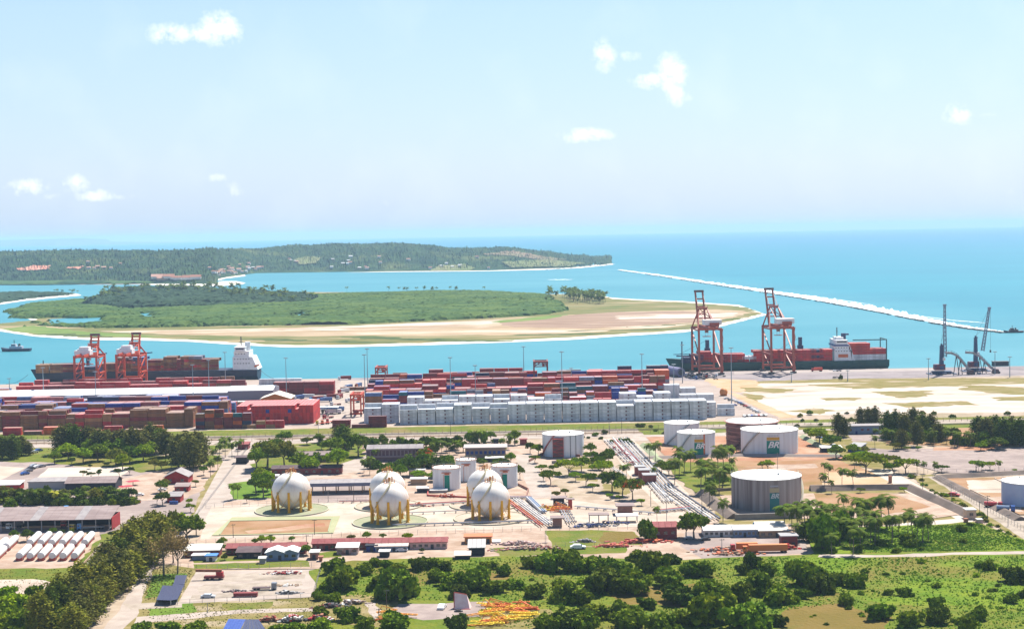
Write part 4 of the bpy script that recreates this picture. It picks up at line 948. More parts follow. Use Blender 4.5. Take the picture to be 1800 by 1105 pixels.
for k, xk in enumerate((-.26, -.06)): f = MB(); f.cyl((L1 * xk, 9, 11), 1.6, 15, 10); f.bar((L1 * xk, 9, 25), (L1 * xk + 18, 9, 27), 1.0); f.build('deck_crane', blu_steel, t)
r_ = random.Random(3); cx0 = (x0 + x1) / 2
xs = [(75, 3, 'tan'), (100, 3, 'brown'), (118, 3, 'maroon'), (131, 3, 'maroon'), (145, 1, 'navy'), (157, 2, 'navy'), (170, 2, 'steel'), (190, 3, 'brown'), (203, 3, 'maroon'), (219, 5, 'brown'), (232, 5, 'steel'), (246, 5, 'steel'), (272, 4, 'maroon'), (285, 4, 'brown'), (300, 5, 'brown'),
      (313, 4, 'maroon'), (330, 5, 'brown'), (344, 5, 'grey'), (358, 4, 'maroon'), (373, 4, 'brown'), (390, 5, 'brown'), (402, 5, 'maroon')]
pos = ['bow', 'forward', 'midship', 'aft', 'stern']
for i, (px_, h, c_) in enumerate(xs):
    X_ = PY(px_, 660, WY - 11).x
    if X_ + 6 > x0 + (x1 - x0) * .87: continue
    for t_ in range(h):
        cc = r_.choice([c_, c_, 'maroon', 'brown', 'tan', 'red']) if t_ < h - 1 else c_
        for (row, yy_) in ((0, -10.5), (1, -7.9), (2, -5.3), (3, 3)):
            if row and t_ < h - 1: continue
            o = link('deck_container', container_mesh(FT40, cc), None, (X_, WY + yy_, dk + .3 + t_ * CH)); lay = ['at the rail', 'one row in', 'two rows in', 'on the seaward side'][row]
            tag(o, f"{COLW[cc]} container, {'top' if t_ == h - 1 else TIER[min(t_, 4)]}, {ORD[i] or 'first'} bay behind the dark bow, {lay}"[:200], 'shipping container', 'containers on the dark ship deck')
# green ship
x0, x1 = PY(1170, 640, WY).x, PY(1558, 640, WY).x; L2 = x1 - x0; cx2 = (x0 + x1) / 2
t = empty('cargo_ship', (cx2, WY, ZW), 'green hulled container ship with a white and blue bridge moored under the red cranes', 'ship')
hull(t, L2, 28, 9.5, mat('hull_green', (.006, .055, .052), (.012, .075, .068), scale=.05, rough=.5), 4)
def sxp(p): return PY(p, 640, WY).x - cx2
a = sxp(1462); f = MB(); f.box((a + 8, 0, 14.5), (16, 25, 10)); f.box((a + 7, 0, 22), (13, 24, 5)); f.box((a + 6.5, 0, 26.5), (11, 27.5, 4)); f.box((a + 6, 0, 29.6), (7, 14, 2.4)); f.add([(a + 16, -12.5, 9.5), (a + 19, -12.5, 9.5), (a + 14, -12.5, 24), (a + 16, 12.5, 9.5), (a + 19, 12.5, 9.5), (a + 14, 12.5, 24)], [(0, 1, 2), (3, 5, 4), (1, 4, 5, 2)])
sup = f.build('bridge_tower', wht, t)
f = MB(); f.box((a + 6.5, 0, 23.6), (13.3, 24.6, 1.4)); f.build('blue_band', mat('ship_blue', (.03, .05, .22), rough=.5), sup)
f = MB(); f.box((a + 6.5, -13.8, 27), (9, .1, 1.2)); f.build('bridge_window', glass, sup)
f = MB(); f.box((a + 8, -12.6, 14), (9, .3, 3)); f.build('lifeboat', mat('lifeboat_orange', (.55, .12, .03)), t)
windows(sup, [a + 1.5 + k * 2.5 for k in range(6)], -12.55, 18.3, .9, .9, 'porthole'); windows(sup, [a + 1.5 + k * 2.5 for k in range(5)], -12.1, 21.4, .8, .8, 'porthole')
f = MB(); f.cyl((a + 5, 0, 30.5), .45, 9, 8); f.bar((a + 5, -3, 36), (a + 5, 3, 36), .3); f.build('radar_mast', dark, t)
f = MB(); f.cyl((a + 11, 0, 28), 2.3, 6, 12); f.box((a + 12.5, 0, 33), (6, 5, 1.4)); f.build('funnel', blu_steel, t)
f = MB(); q = sxp(1553); 
for sy in (-12, 12): f.bar((q, sy, 9), (q, sy, 28), .8)
f.bar((sxp(1494), -12, 28.3), (q, -12, 28.3), .9); f.bar((q, -12, 28.3), (q, 12, 28.3), .8); f.build('stern_gantry', mat('gantry_green', (.04, .09, .09), rough=.5), t)
for (px_, top, bx, lab) in [(1245, 598, 1190, 'forward'), (1409, 593, 1360, 'middle')]:
    zt = PY(px_, top, WY).z - ZW; X_ = sxp(px_); f = MB(); f.cyl((X_, 6, 9), 1.9, zt - 9, 12); f.box((X_, 6, zt - 9), (5, 5, 3)); zb = zt - 14; f.bar((X_, 4, zb), (sxp(bx), 4, zb - .5), 1.3, 1.1); f.bar((X_, 5, zt), (sxp(bx), 4, zb), .2); f.build('deck_crane', blu_steel, t)
f = MB(); f.cyl((sxp(1199), 0, 12), .6, 17, 8); f.bar((sxp(1199) - 8, 0, 17), (sxp(1199) + 18, 0, 17.5), .6); f.build('foremast', blu_steel, t)
f = MB(); f.bar((sxp(1196), -8, 12.5), (sxp(1216), -8, 12.5), 4, 5); f.build('forecastle', blu_steel, t)
gx_ = [(1214, 2, 'navy'), (1226, 3, 'navy'), (1239, 4, 'red'), (1252, 3, 'scarlet'), (1272, 3, 'maroon'), (1285, 3, 'red'), (1298, 3, 'scarlet'), (1311, 2, 'white'), (1324, 2, 'white'), (1336, 4, 'red'), (1349, 4, 'maroon'), (1362, 4, 'scarlet'), (1378, 4, 'red'), (1391, 4, 'maroon'), (1401, 4, 'red'),
       (1424, 4, 'red'), (1437, 4, 'navy'), (1452, 4, 'scarlet'), (1505, 6, 'red'), (1518, 6, 'red'), (1534, 4, 'white'), (1546, 4, 'scarlet')]
dk2 = ZW + 9.5
for i, (px_, h, c_) in enumerate(gx_):
    X_ = PY(px_, 640, WY - 11).x; 
    for t_ in range(h):
        cc = c_ if t_ in (h - 1, 1) else r_.choice([c_, 'red', 'scarlet', 'maroon', 'red'])
        if px_ > 1500: cc = 'white' if t_ < 2 else ('red' if t_ < 5 else 'scarlet')
        for (row, yy_) in ((0, -10.5), (1, -7.9), (2, -5.3), (3, 3)):
            if row and t_ < h - 1: continue
            l_ = FT20 if i in (7, 8, 20) else FT40 * .98
            o = link('deck_container', container_mesh(l_, cc), None, (X_, WY + yy_, dk2 + .25 + t_ * CH)); lay = ['at the rail', 'one row in', 'two rows in', 'on the seaward side'][row]
            tag(o, f"{COLW[cc]} container, {'top' if t_ == h - 1 else TIER[min(t_, 4)]}, {ORD[min(i, 29)] or 'first'} bay behind the green bow, {lay}", 'shipping container', 'containers on the green ship deck')
for (a_, b_, lab) in [(PY(52, 662, WY).x, PY(10, 684, 1396).x, 'thin mooring line from the dark bow to the quay')]:
    f = MB(); 
    A_, B_ = Vector((a_, WY - 4, 7)), Vector((b_, 1398, .5)); prev = A_
    for k in range(1, 9): u_ = k / 8; q = A_.lerp(B_, u_) - Vector((0, 0, 2.5 * math.sin(math.pi * u_))); f.bar(prev, q, .22); prev = q
    tag(f.build('mooring_line', dark), lab, 'mooring line')
f = MB(); A_, B_ = Vector((PY(456, 655, WY).x, WY, 8)), Vector((PY(490, 664, 1398).x, 1398, .5)); prev = A_
for k in range(1, 9): u_ = k / 8; q = A_.lerp(B_, u_) - Vector((0, 0, 2.5 * math.sin(math.pi * u_))); f.bar(prev, q, .22); prev = q
tag(f.build('mooring_line', dark), 'thin mooring line from the dark ship stern to the quay', 'mooring line')

def tug(x, y, L, m_, up, label, rz=0.0, name='tugboat'):
    p = P(x, y, ZW); t = empty(name, (p.x, p.y, ZW), label, 'boat', rz=rz)
    hull(t, L, L * .3, L * .09, m_, L * .05)
    f = MB(); f.box((L * .02, 0, L * .13), (L * .42, L * .2, L * .08)); f.box((-L * .06, 0, L * .2), (L * .16, L * .16, L * .08)); cab = f.build('wheelhouse', up, t)
    f = MB(); f.box((-L * .06, -L * .082, L * .215), (L * .13, .1, L * .03)); f.build('window', glass, cab)
    f = MB(); f.cyl((-L * .05, 0, L * .24), L * .01, L * .14, 6); f.bar((-L * .09, 0, L * .32), (0, 0, L * .32), .25); f.build('mast', dark, t)
    for sy in (-1, 1): f = MB(); f.cyl((L * .12, sy * L * .06, L * .16), L * .022, L * .09, 8); f.build('funnel', dark, t)
    return t
tug(28, 617, 36, mat('tug_navy', (.02, .035, .07), rough=.5), mat('tug_grey', (.42, .44, .50), rough=.5), 'small navy tugboat with a grey wheelhouse in the channel by the sandbar')
tug(1781, 584.5, 24, mat('boat_brown', (.08, .05, .06), rough=.6), mat('boat_rust', (.14, .08, .08), rough=.6), 'small dark workboat where the surf line of the reef ends', name='workboat')

# ---------------------------------------------------------------- mobile harbour cranes and ship loaders
def lattice(f, a, b, w0, w1, n, r_):
    a = Vector(a); b = Vector(b); d = (b - a).normalized(); s = Vector((0, 1, 0)).cross(d).normalized() if abs(d.y) < .9 else Vector((1, 0, 0)); u_ = d.cross(s).normalized(); pr = None
    for k in range(n + 1):
        c = a.lerp(b, k / n); w_ = w0 + (w1 - w0) * k / n; ring = [c + s * w_ * i / 2 + u_ * w_ * j / 2 for i, j in ((-1, -1), (1, -1), (1, 1), (-1, 1))]
        if pr:
            for i in range(4): f.bar(pr[i], ring[i], r_, n=4); f.bar(pr[i], ring[(i + 1) % 4], r_ * .6, n=4); f.bar(ring[i], ring[(i + 1) % 4], r_ * .6, n=4)
        pr = ring
def harbour_crane(x, y, h_tower, tipx, tipy, label, rope=None, extra=0):
    p = P(x, y); t = empty('harbour_crane', (p.x, p.y, 0), label, 'crane', 'mobile harbour cranes on the quay')
    f = MB(); f.box((0, 0, 1.9), (16, 6, 1.5)); f.box((0, 0, 1.0), (6, 13, .8)); 
    for sx in (-1, 1):
        for k in range(5): f.box((-6.4 + k * 3.2, sx * 2.9, .8), (1.8, .8, 1.6))
    f.build('chassis', blu_steel, t)
    for sx in (-1, 1):
        f = MB(); f.box((sx * 10.5, 0, .4), (3.2, 12, .5)); f.bar((sx * 7, 0, 2), (sx * 10.5, 0, .9), .8); f.build('outrigger', blu_steel, t)
    f = MB(); f.box((-1.5, 1, 6), (9, 5.4, 5)); f.box((-4.8, 1, 6.2), (3, 5.6, 3.6)); f.build('machine_house', mat('crane_house_red', (.22, .04, .04), (.05, .06, .12), scale=.15, rough=.6), t)
    f = MB(); f.bar((0, 0, 4), (0, 0, h_tower), 3.6, 3.6, w2=2.4); f.bar((-1.5, 0, h_tower), (1.8, 0, h_tower + 1), 1.2); f.bar((0, 0, h_tower * .8), (0, 0, h_tower + 2.5), 1.4); f.build('tower', blu_steel, t)
    f = MB(); f.box((1.6, -1.9, h_tower * .55), (2.2, 1.8, 2.4)); f.build('operator_cab', wht, t)
    tip = PY(tipx, tipy, p.y - 1) - Vector((p.x, p.y, 0)); foot = Vector((1.8 + extra, -1.2, h_tower * .62))
    f = MB(); lattice(f, foot, tip, 2.4, 1.3, 13, .42); f.box((tip.x, tip.y, tip.z), (2.6, 2, 1.6)); f.build('boom', mat('lattice_grey', (.20, .24, .32), rough=.5), t)
    f = MB(); f.bar((0, 0, h_tower + 2), tip, .14); f.bar((0, .8, h_tower + 2), foot.lerp(tip, .6), .14); f.build('pendant_rope', dark, t)
    if rope:
        f = MB(); e = PY(rope[0], rope[1], p.y - 1) - Vector((p.x, p.y, 0)); f.bar(tip + Vector((1, 0, 0)), e, .15); f.box((e.x, e.y, e.z), (1.2, 1.2, 2.2)); f.build('hook', dark, t)
    return t
harbour_crane(1655, 657, 24, 1660.5, 536, 'navy harbour crane with an upright lattice boom beside the first conveyor', extra=1.0)
harbour_crane(1715, 652, 29, 1739, 541, 'navy harbour crane with a slanting lattice boom behind the second conveyor', rope=(1741, 617), extra=4.0)
def loader(pts, base, label):
    p = P(*base); t = empty('ship_loader', (p.x, p.y, 0), label, 'ship loader', 'curved conveyors of the quay')
    q = [PY(x, y, p.y) - Vector((p.x, p.y, 0)) for x, y in pts]; f = MB()
    for a_, b_ in zip(q[:-1], q[1:]): f.bar(a_, b_, 2.0, 1.9)
    f.build('conveyor', mat('conveyor_grey', (.33, .33, .36), (.22, .2, .2), scale=.4, rough=.6), t)
    f = MB()
    for a_, b_ in zip(q[:-1], q[1:]):
        f.bar(a_ + Vector((0, -1, 2)), b_ + Vector((0, -1, 2)), .2)
        for k in range(2): c = a_.lerp(b_, k / 2); f.bar(c + Vector((0, -1, 1)), c + Vector((0, -1, 2)), .15)
    f.build('handrail', dark, t)
    e = q[-1]; f = MB(); f.box((e.x, 0, 2.2), (6, 5, 3.4), taper=.7); f.build('hopper', mat('loader_brown', (.13, .07, .07), rough=.7), t)
    for k, (u_, sp) in enumerate(((.45, 3), (.72, 2.4))):
        i_ = int(u_ * (len(q) - 1)); c = q[i_]
        for s_ in (-1, 1): f = MB(); f.bar((c.x + s_ * sp, s_ * 2, 0), c, .55); f.build('support_leg', dark, t)
    for s_ in (-1, 1): f = MB(); f.bar((e.x + s_ * 2.5, -2.6, 1), (e.x + s_ * 2.5, -1.8, 1), 2, n=12); f.build('wheel', dark, t)
    return t
loader([(1662, 620), (1672, 620), (1681, 624), (1688, 631), (1696, 641), (1706, 651)], (1700, 658), 'grey curved conveyor loader between the two navy cranes')
loader([(1697, 619), (1711, 620), (1722, 626), (1730, 634), (1739, 643), (1750, 652)], (1744, 656), 'grey curved conveyor loader with brown hopper beyond the slanting crane')

# ---------------------------------------------------------------- vehicles (shared builders)
tyre = mat('tyre_rubber', (.02, .02, .022), rough=.9)
VCOL = {k: mat('car_' + k, v, rough=.3, spec=.5) for k, v in dict(white=(.75, .75, .75), silver=(.45, .47, .5), red=(.42, .03, .03), blue=(.03, .10, .35), black=(.03, .03, .035), yellow=(.6, .42, .02), green=(.05, .2, .12), sky=(.06, .28, .6), orange=(.6, .17, .03), grey=(.2, .2, .22)).items()}
def car_proto(c_):
    t = empty('parked_car', (0, 0, -900)); f = MB()
    vs = [(-2.15, .45), (2.15, .45), (2.15, .85), (1.2, .98), (.55, 1.42), (-1.1, 1.45), (-1.75, .98), (-2.15, .9)]
    n = len(vs); f.add([(x, -.86, z) for x, z in vs] + [(x, .86, z) for x, z in vs], [(i, (i + 1) % n, n + (i + 1) % n, n + i) for i in range(n)] + [tuple(range(n)), tuple(range(2 * n - 1, n - 1, -1))]); f.build('body', VCOL[c_], t)
    f = MB(); f.box((-.25, 0, 1.2), (1.5, 1.76, .36), taper=.85); f.box((.92, 0, 1.17), (.35, 1.5, .3)); f.build('window', glass, t)
    for x in (-1.35, 1.35):
        for y in (-.8, .8): f = MB(); f.bar((x, y - .12, .33), (x, y + .12, .33), .66, n=10); f.build('wheel', tyre, t)
    return t
def truck_proto(c_, cargo, L=9.0, kind='flat'):
    t = empty('truck', (0, 0, -900)); f = MB(); f.box((-L / 2 + .9, 0, 1.75), (1.9, 2.3, 2.3), taper=.93); cab = f.build('cab', VCOL[c_], t)
    f = MB(); f.box((-L / 2 - .07, 0, 2.15), (.12, 1.9, .8)); f.box((-L / 2 + .6, -1.13, 2.15), (.8, .1, .6)); f.build('windscreen', glass, cab)
    f = MB()
    if kind == 'flat': f.box((1.1, 0, 1.1), (L - 2.4, 2.35, .3))
    elif kind == 'box': f.box((1.1, 0, 2.2), (L - 2.4, 2.4, 2.5))
    else: f.bar((-1.6, 0, 1.9), (L / 2, 0, 1.9), 2.1, n=12)
    f.build('load_bed', cargo, t)
    for x in (-L / 2 + .9, L / 2 - 2.2, L / 2 - .9):
        for y in (-1.05, 1.05): f = MB(); f.bar((x, y - .18, .5), (x, y + .18, .5), 1.0, n=10); f.build('wheel', tyre, t)
    return t
CARP = {}
def vehicle(kind, x, y, rz, label, c_='white', cargo=None, L=9.0, bed='flat', group=None, sc=1.0):
    k = (kind, c_, L, bed, cargo.name if cargo else '')
    if k not in CARP: CARP[k] = [car_proto(c_) if kind == 'car' else truck_proto(c_, cargo or gry_steel, L, bed), False]
    pr, used = CARP[k]; p = P(x, y)
    if not used: o = pr; CARP[k][1] = True; o.location = (p.x, p.y, .03); o.rotation_euler = (0, 0, rz)
    else:
        o = copy_tree(pr, (p.x, p.y, .03), rz)
    o.scale = (sc, sc, sc); tag(o, label, 'car' if kind == 'car' else 'truck', group or ('parked cars' if kind == 'car' else 'trucks')); return o
r_ = random.Random(21)
cols_ = ['white', 'silver', 'blue', 'black', 'red', 'grey', 'white']
n = 0
for i in range(9):
    u_ = i / 8; x, y = 1290 + 42 * u_, 704 + 21 * u_
    vehicle('car', x + r_.uniform(-1, 1), y, R(-50), f'{cols_[i % 7]} car, {ORD[i] or "first"} down the slanting row along the sand lot edge', cols_[i % 7])
for i in range(10):
    vehicle('car', 1308 + i * 4.2, 732 - i * .15, R(90), f'{cols_[(i * 3) % 7]} car, {ORD[i] or "first"} in the level row behind the rusty tank', cols_[(i * 3) % 7])
for (x, y, c_, lb) in [(1277, 701, 'silver', 'silver car parked by the orange tank trailer'), (1284, 704, 'black', 'dark car parked by the low white stack'), (1291, 713, 'blue', 'blue car at the corner of the container car park')]: vehicle('car', x, y, R(20), lb, c_)
for i, (x, y, c_) in enumerate([(566, 722, 'red'), (576, 726, 'black'), (583, 718, 'grey'), (590, 712, 'white'), (568, 731, 'blue'), (577, 735, 'red'), (560, 717, 'silver')]):
    vehicle('truck', x, y, R(r_.uniform(0, 60)), f'{c_} yard truck, {ORD[i] or "first"} of those gathered beside the end-on red wall', c_, CM['maroon'] if i % 2 else dark, 9, 'flat')
for i, (x, y, c_) in enumerate([(586, 727, 'white'), (592, 722, 'blue'), (597, 700, 'white'), (604, 690, 'red'), (612, 683, 'white'), (556, 704, 'sky'), (548, 709, 'silver'), (571, 706, 'sky'), (582, 700, 'white'), (620, 707, 'white'), (630, 680, 'orange'), (606, 667, 'white'), (540, 700, 'white'), (525, 702, 'white')]):
    vehicle('truck', x, y, R(r_.uniform(-30, 80)), f'{c_} container lorry, {ORD[i] or "first"} of those waiting along the quay road', c_, CM[['white', 'steel', 'maroon'][i % 3]], 12, 'box')
for i, (x, y) in enumerate([(563, 745), (572, 744), (581, 742)]): vehicle('truck', x, y + 1, R(10), f'{["yellow", "orange", "red"][i]} forklift truck at the foot of the red wall', ['yellow', 'orange', 'red'][i], org_steel, 6, 'flat')
for i, x in enumerate([1436, 1468, 1475]): vehicle('truck' if i == 0 else 'car', x, 652.5, 0, ['red truck alone on the quay apron beside the green hull', 'white car on the quay apron behind the green stern', 'grey car on the quay apron beyond the green stern'][i], ['red', 'white', 'grey'][i], CM['scarlet'], 10, 'box')
for i in range(7): vehicle('car' if i % 2 else 'truck', 1213 + i * 9, 662 + (i % 3) * 2.3, R(r_.uniform(-20, 20)), f'{cols_[i % 7]} vehicle, {ORD[i] or "first"} below the bow end red crane', cols_[i % 7], dark, 9, 'flat')
# big pipe drum and heaps by the quay corner
p = P(1190, 663); f = MB(); f.bar((p.x - 5, p.y + 22, 4.3), (p.x + 3.5, p.y, 4.3), 8.4, n=18); f.bar((p.x + 3.5, p.y - .02, 4.3), (p.x + 3.6, p.y - .3, 4.3), 5.2, n=18, mi=1)
tag(f.build('steel_drum', [mat('drum_lilac', (.17, .16, .26), rough=.6), dark]), 'large lilac grey steel drum lying beside the rear stacks', 'steel drum')
def heap(x, y, w_, h_, m_, label, seed, name='scrap_heap', cat='heap', n=60, s=1.2):
    p = P(x, y); r_ = random.Random(seed); f = MB()
    for _ in range(n):
        dx = r_.gauss(0, w_ / 4.2); hh = h_ * math.exp(-(dx / (w_ / 2.6)) ** 2)
        f.box((p.x + dx, p.y + r_.uniform(-1, 1) * w_ * .12, r_.random() * hh + .2), (s * r_.uniform(.4, 1.9), s * r_.uniform(.3, .9), s * r_.uniform(.2, .6)), mi=r_.randrange(len(m_)), rz=r_.random() * 3)
    return tag(f.build(name, m_), label, cat, kind='stuff')
heap(1215, 662, 12, 4, [blu_steel, dark, VCOL['grey']], 'dark tangled equipment heap behind the rear white stacks', 1)
heap(1236, 663, 16, 5, [blu_steel, dark, CM['teal']], 'dark blue equipment heap beneath the first red crane', 2)
heap(1470, 665, 10, 2, [dark], 'low dark scrap lying at the grass edge of the apron', 3, n=20)
p = P(1272, 695); f = MB(); f.sphere((p.x, p.y, 2.8), 3.2, 16, 8); f.box((p.x, p.y, .5), (5, 3, .8)); tag(f.build('orange_tank', [mat('tank_orange', (.5, .18, .04), rough=.6)]), 'rounded orange tank by the track of the sandy lot', 'tank')
p = P(1740, 650.5); f = MB(); f.box((p.x + 22, p.y + 40, 2.0), (14, 6, 4)); f.box((p.x + 22, p.y + 40, 4.2), (15, 7, .4), mi=1); tag(f.build('quay_hut', [mat('hut_dark', (.05, .06, .07)), dark]), 'low dark hut on the apron by the thin masts', 'hut')

# ================================================================ TANKS, SPHERES, BUILDINGS
LAYER[0] = 110
tank_w = mat('tank_white', (.71, .72, .73), (.60, .60, .61), scale=.55, rough=.5, stretch=(1, 1, .05), detail=6, c3=(.56, .47, .40), scale3=.35, thr3=(.60, .80))
tank_top = mat('tank_roof_white', (.74, .73, .70), (.66, .64, .60), scale=.2, rough=.6)
tank_old = mat('tank_streaked', (.31, .265, .245), (.17, .13, .12), scale=.5, rough=.85, stretch=(1, 1, .03), c3=(.38, .34, .31), scale3=.2, thr3=(.5, .66))
tank_rust = mat('tank_rust', (.20, .075, .06), (.33, .16, .13), scale=.25, rough=.8, stretch=(.5, .5, 2.5), c3=(.11, .045, .04), scale3=.15)
sgreen = mat('sign_green', (.0, .20, .145), rough=.5); syel = mat('sign_yellow', (.55, .30, .03), rough=.5); swhite = mat('sign_white', (.78, .78, .78), rough=.5)
sfade = mat('sign_green_faded', (.03, .17, .16), rough=.7); sfadew = mat('sign_white_faded', (.48, .50, .50), rough=.7)
yel = mat('leg_yellow', (.72, .38, .015), (.62, .30, .015), scale=1, rough=.6)
org = mat('pipe_orange', (.50, .13, .05), rough=.6); redp = mat('pipe_red', (.42, .07, .06), rough=.6)
def text_faces(txt, italic=True):
    cu = bpy.data.curves.new('sign_text', 'FONT'); cu.body = txt; cu.size = 1.0; cu.shear = .35 if italic else 0; cu.offset = .028; cu.align_x = 'CENTER'; cu.align_y = 'CENTER'; cu.resolution_u = 3
    o = bpy.data.objects.new('sign_text', cu); COL.objects.link(o); dg = bpy.context.evaluated_depsgraph_get(); me = bpy.data.meshes.new_from_object(o.evaluated_get(dg))
    vs = [v.co.copy() for v in me.vertices]; fs = [tuple(p.vertices) for p in me.polygons]; bpy.data.objects.remove(o); bpy.data.meshes.remove(me); bpy.data.curves.remove(cu); return vs, fs
def on_cyl(f, rr, a0, vs, fs, mi=0):
    f.add([(rr * math.cos(a0 + v[0] / rr), rr * math.sin(a0 + v[0] / rr), v[1]) for v in vs], fs, mi)
def sheet(x0, x1, z0, z1, n=10):
    vs = []; 
    for i in range(n + 1): x = x0 + (x1 - x0) * i / n; vs += [(x, z0), (x, z1)]
    return vs, [(2 * i, 2 * i + 2, 2 * i + 3, 2 * i + 1) for i in range(n)]
TANKI = {}
def tank(xl, xr, yb, yt, label, m_=None, name='storage_tank', stair=None, sign=None, cone=.035, group='cylindrical storage tanks', rooftop=None, rim=True):
    xc = (xl + xr) / 2; p = P(xc, yb); k = mpp(xc, yb); r = (xr - xl) / 2 * k * 1.01; h = (yb - yt) * k * 1.0; m_ = m_ or tank_w
    t = empty(name, (p.x, p.y + r, 0), label, 'storage tank', group); TANKI[label] = (t, r, h)
    n = 56
    f = MB(); f.cyl((0, 0, 0), r, h, n, cap=False)
    courses = max(3, int(h / 2.3))
    for c in range(1, courses): f.cyl((0, 0, h * c / courses), r + .03, .12, n, cap=False)
    me_ = f.build('shell', m_, t, smooth=False)
    f = MB(); f.add([((r + .25) * math.cos(2 * math.pi * i / n), (r + .25) * math.sin(2 * math.pi * i / n), h + .02) for i in range(n)] + [(0, 0, h + r * cone * 2)], [(i, (i + 1) % n, n) for i in range(n)]); f.cyl((0, 0, h - .3), r + .25, .32, n, cap=False)
    rf = f.build('roof', rooftop or tank_top, t)
    if rim:
        f = MB(); nn = 40
        for i in range(nn):
            a_, b_ = 2 * math.pi * i / nn, 2 * math.pi * (i + 1) / nn; ra = r + .1
            A_, B_ = (ra * math.cos(a_), ra * math.sin(a_)), (ra * math.cos(b_), ra * math.sin(b_))
            f.bar((*A_, h), (*A_, h + 1.05), .05); f.bar((*A_, h + 1.05), (*B_, h + 1.05), .06)
        f.build('railing', gry_steel if m_ is not tank_rust else tank_rust, t)
    f = MB(); f.cyl((r * .3, -r * .3, h + r * cone), .45, .9, 8); f.cyl((-r * .2, r * .4, h + r * cone), .35, .7, 8); f.build('roof_vent', gry_steel, t)
    if stair:
        a0, a1 = R(stair[0]), R(stair[1]); f = MB(); ns = 16; rr = r + .65
        for i in range(ns):
            u0, u1 = i / ns, (i + 1) / ns; q0 = (rr * math.cos(a0 + (a1 - a0) * u0), rr * math.sin(a0 + (a1 - a0) * u0), h * u0 + .2); q1 = (rr * math.cos(a0 + (a1 - a0) * u1), rr * math.sin(a0 + (a1 - a0) * u1), h * u1 + .2)
            f.bar(q0, q1, .9, .22); f.bar((q0[0], q0[1], q0[2] + 1), (q1[0], q1[1], q1[2] + 1), .1); f.bar(q0, (q0[0], q0[1], q0[2] + 1), .08)
        f.build('spiral_stair', stair[2], t)
    if sign:
        a0, wd, kind = R(sign[0]), sign[1] * k, sign[2]
        g_, y_, w_ = (sfade, mat('sign_yellow_faded', (.40, .33, .20)), sfadew) if kind == 'faded' else (sgreen, syel, swhite)
        z1 = h * sign[3]; z0 = h * sign[4]
        f = MB(); on_cyl(f, r + .05, a0, *sheet(-wd / 2, wd / 2, z0, z1)); pn = f.build('sign_panel', g_, t)
        if kind in ('br', 'faded'):
            f = MB(); on_cyl(f, r + .05, a0, *sheet(-wd / 2, wd / 2, z1 + h * .02, z1 + h * .15)); f.build('sign_band', y_, t)
            f = MB(); vs, fs = text_faces('BR'); s_ = wd * .74; on_cyl(f, r + .09, a0, [(v.x * s_, v.y * s_ * .92 + z1 - s_ * .46) for v in vs], fs); f.build('lettering', w_, t)
        f = MB()
        for q in range(7): on_cyl(f, r + .05, a0, *sheet(-wd * .42 + q * wd * .12, -wd * .42 + q * wd * .12 + wd * .085, z1 + h * (.19 if kind != 'plain' else .06), z1 + h * (.235 if kind != 'plain' else .09), 2))
        f.build('small_lettering', mat('print_grey_soft', (.38, .40, .44)), t)
    return t, r, h, k
tank(1171, 1233, 783, 745, 'plain white tank with a spiral stair behind the narrower sign tank', stair=(-150, -70, gry_steel), sign=(-60, 9, 'plain', .42, .02))
tank(1195, 1261, 803, 762, 'narrower white tank with a green BR sign and an orange stripe', stair=(-165, -110, gry_steel), sign=(-86, 19, 'br', .62, .03))
f = MB(); t_, r, h = TANKI['narrower white tank with a green BR sign and an orange stripe']; on_cyl(f, r + .06, R(-72), *sheet(-.5, .5, h * .02, h)); f.build('orange_ladder', org, t_)
# rusty tank with its open top and wide wind girder
t, r, h, k = tank(1284, 1374, 788, 744, 'rusty red tank with a white floating roof behind the wide sign tank', m_=tank_rust, stair=(-140, -80, tank_rust))
f = MB(); n = 56
for zz, rr in ((h - .4, r + 1.2), (h * .8, r + .5), (h * .62, r + .3), (h * .45, r + .3), (h * .28, r + .3)):
    f.cyl((0, 0, zz), rr, .28, n, cap=False); f.add([(q * math.cos(2 * math.pi * i / n), q * math.sin(2 * math.pi * i / n), zz + .28) for q in (r, rr) for i in range(n)], [(i, (i + 1) % n, n + (i + 1) % n, n + i) for i in range(n)])
f.build('wind_girder', mat('rust_pink', (.42, .20, .17), rough=.8), t)
tank(1311, 1411, 801, 759, 'wide white tank with the large green BR sign beside the rusty tank', stair=(-168, -118, mat('stair_tan', (.40, .33, .27), rough=.7)), sign=(-92, 22.5, 'br', .64, .03))
tank(1296, 1419, 900, 843, 'largest tank, grey with dark streaks, a faded green sign and a white top', m_=tank_old, sign=(-86, 17, 'faded', .60, .04), stair=(-40, 20, mat('stair_cream', (.55, .50, .38), rough=.7)))
tank(1777, 1866, 893, 851, 'blue grey tank with a white roof cut off by the picture edge', m_=mat('tank_blue', (.34, .41, .56), (.40, .46, .58), scale=.1, rough=.5), stair=(-100, -60, gry_steel))
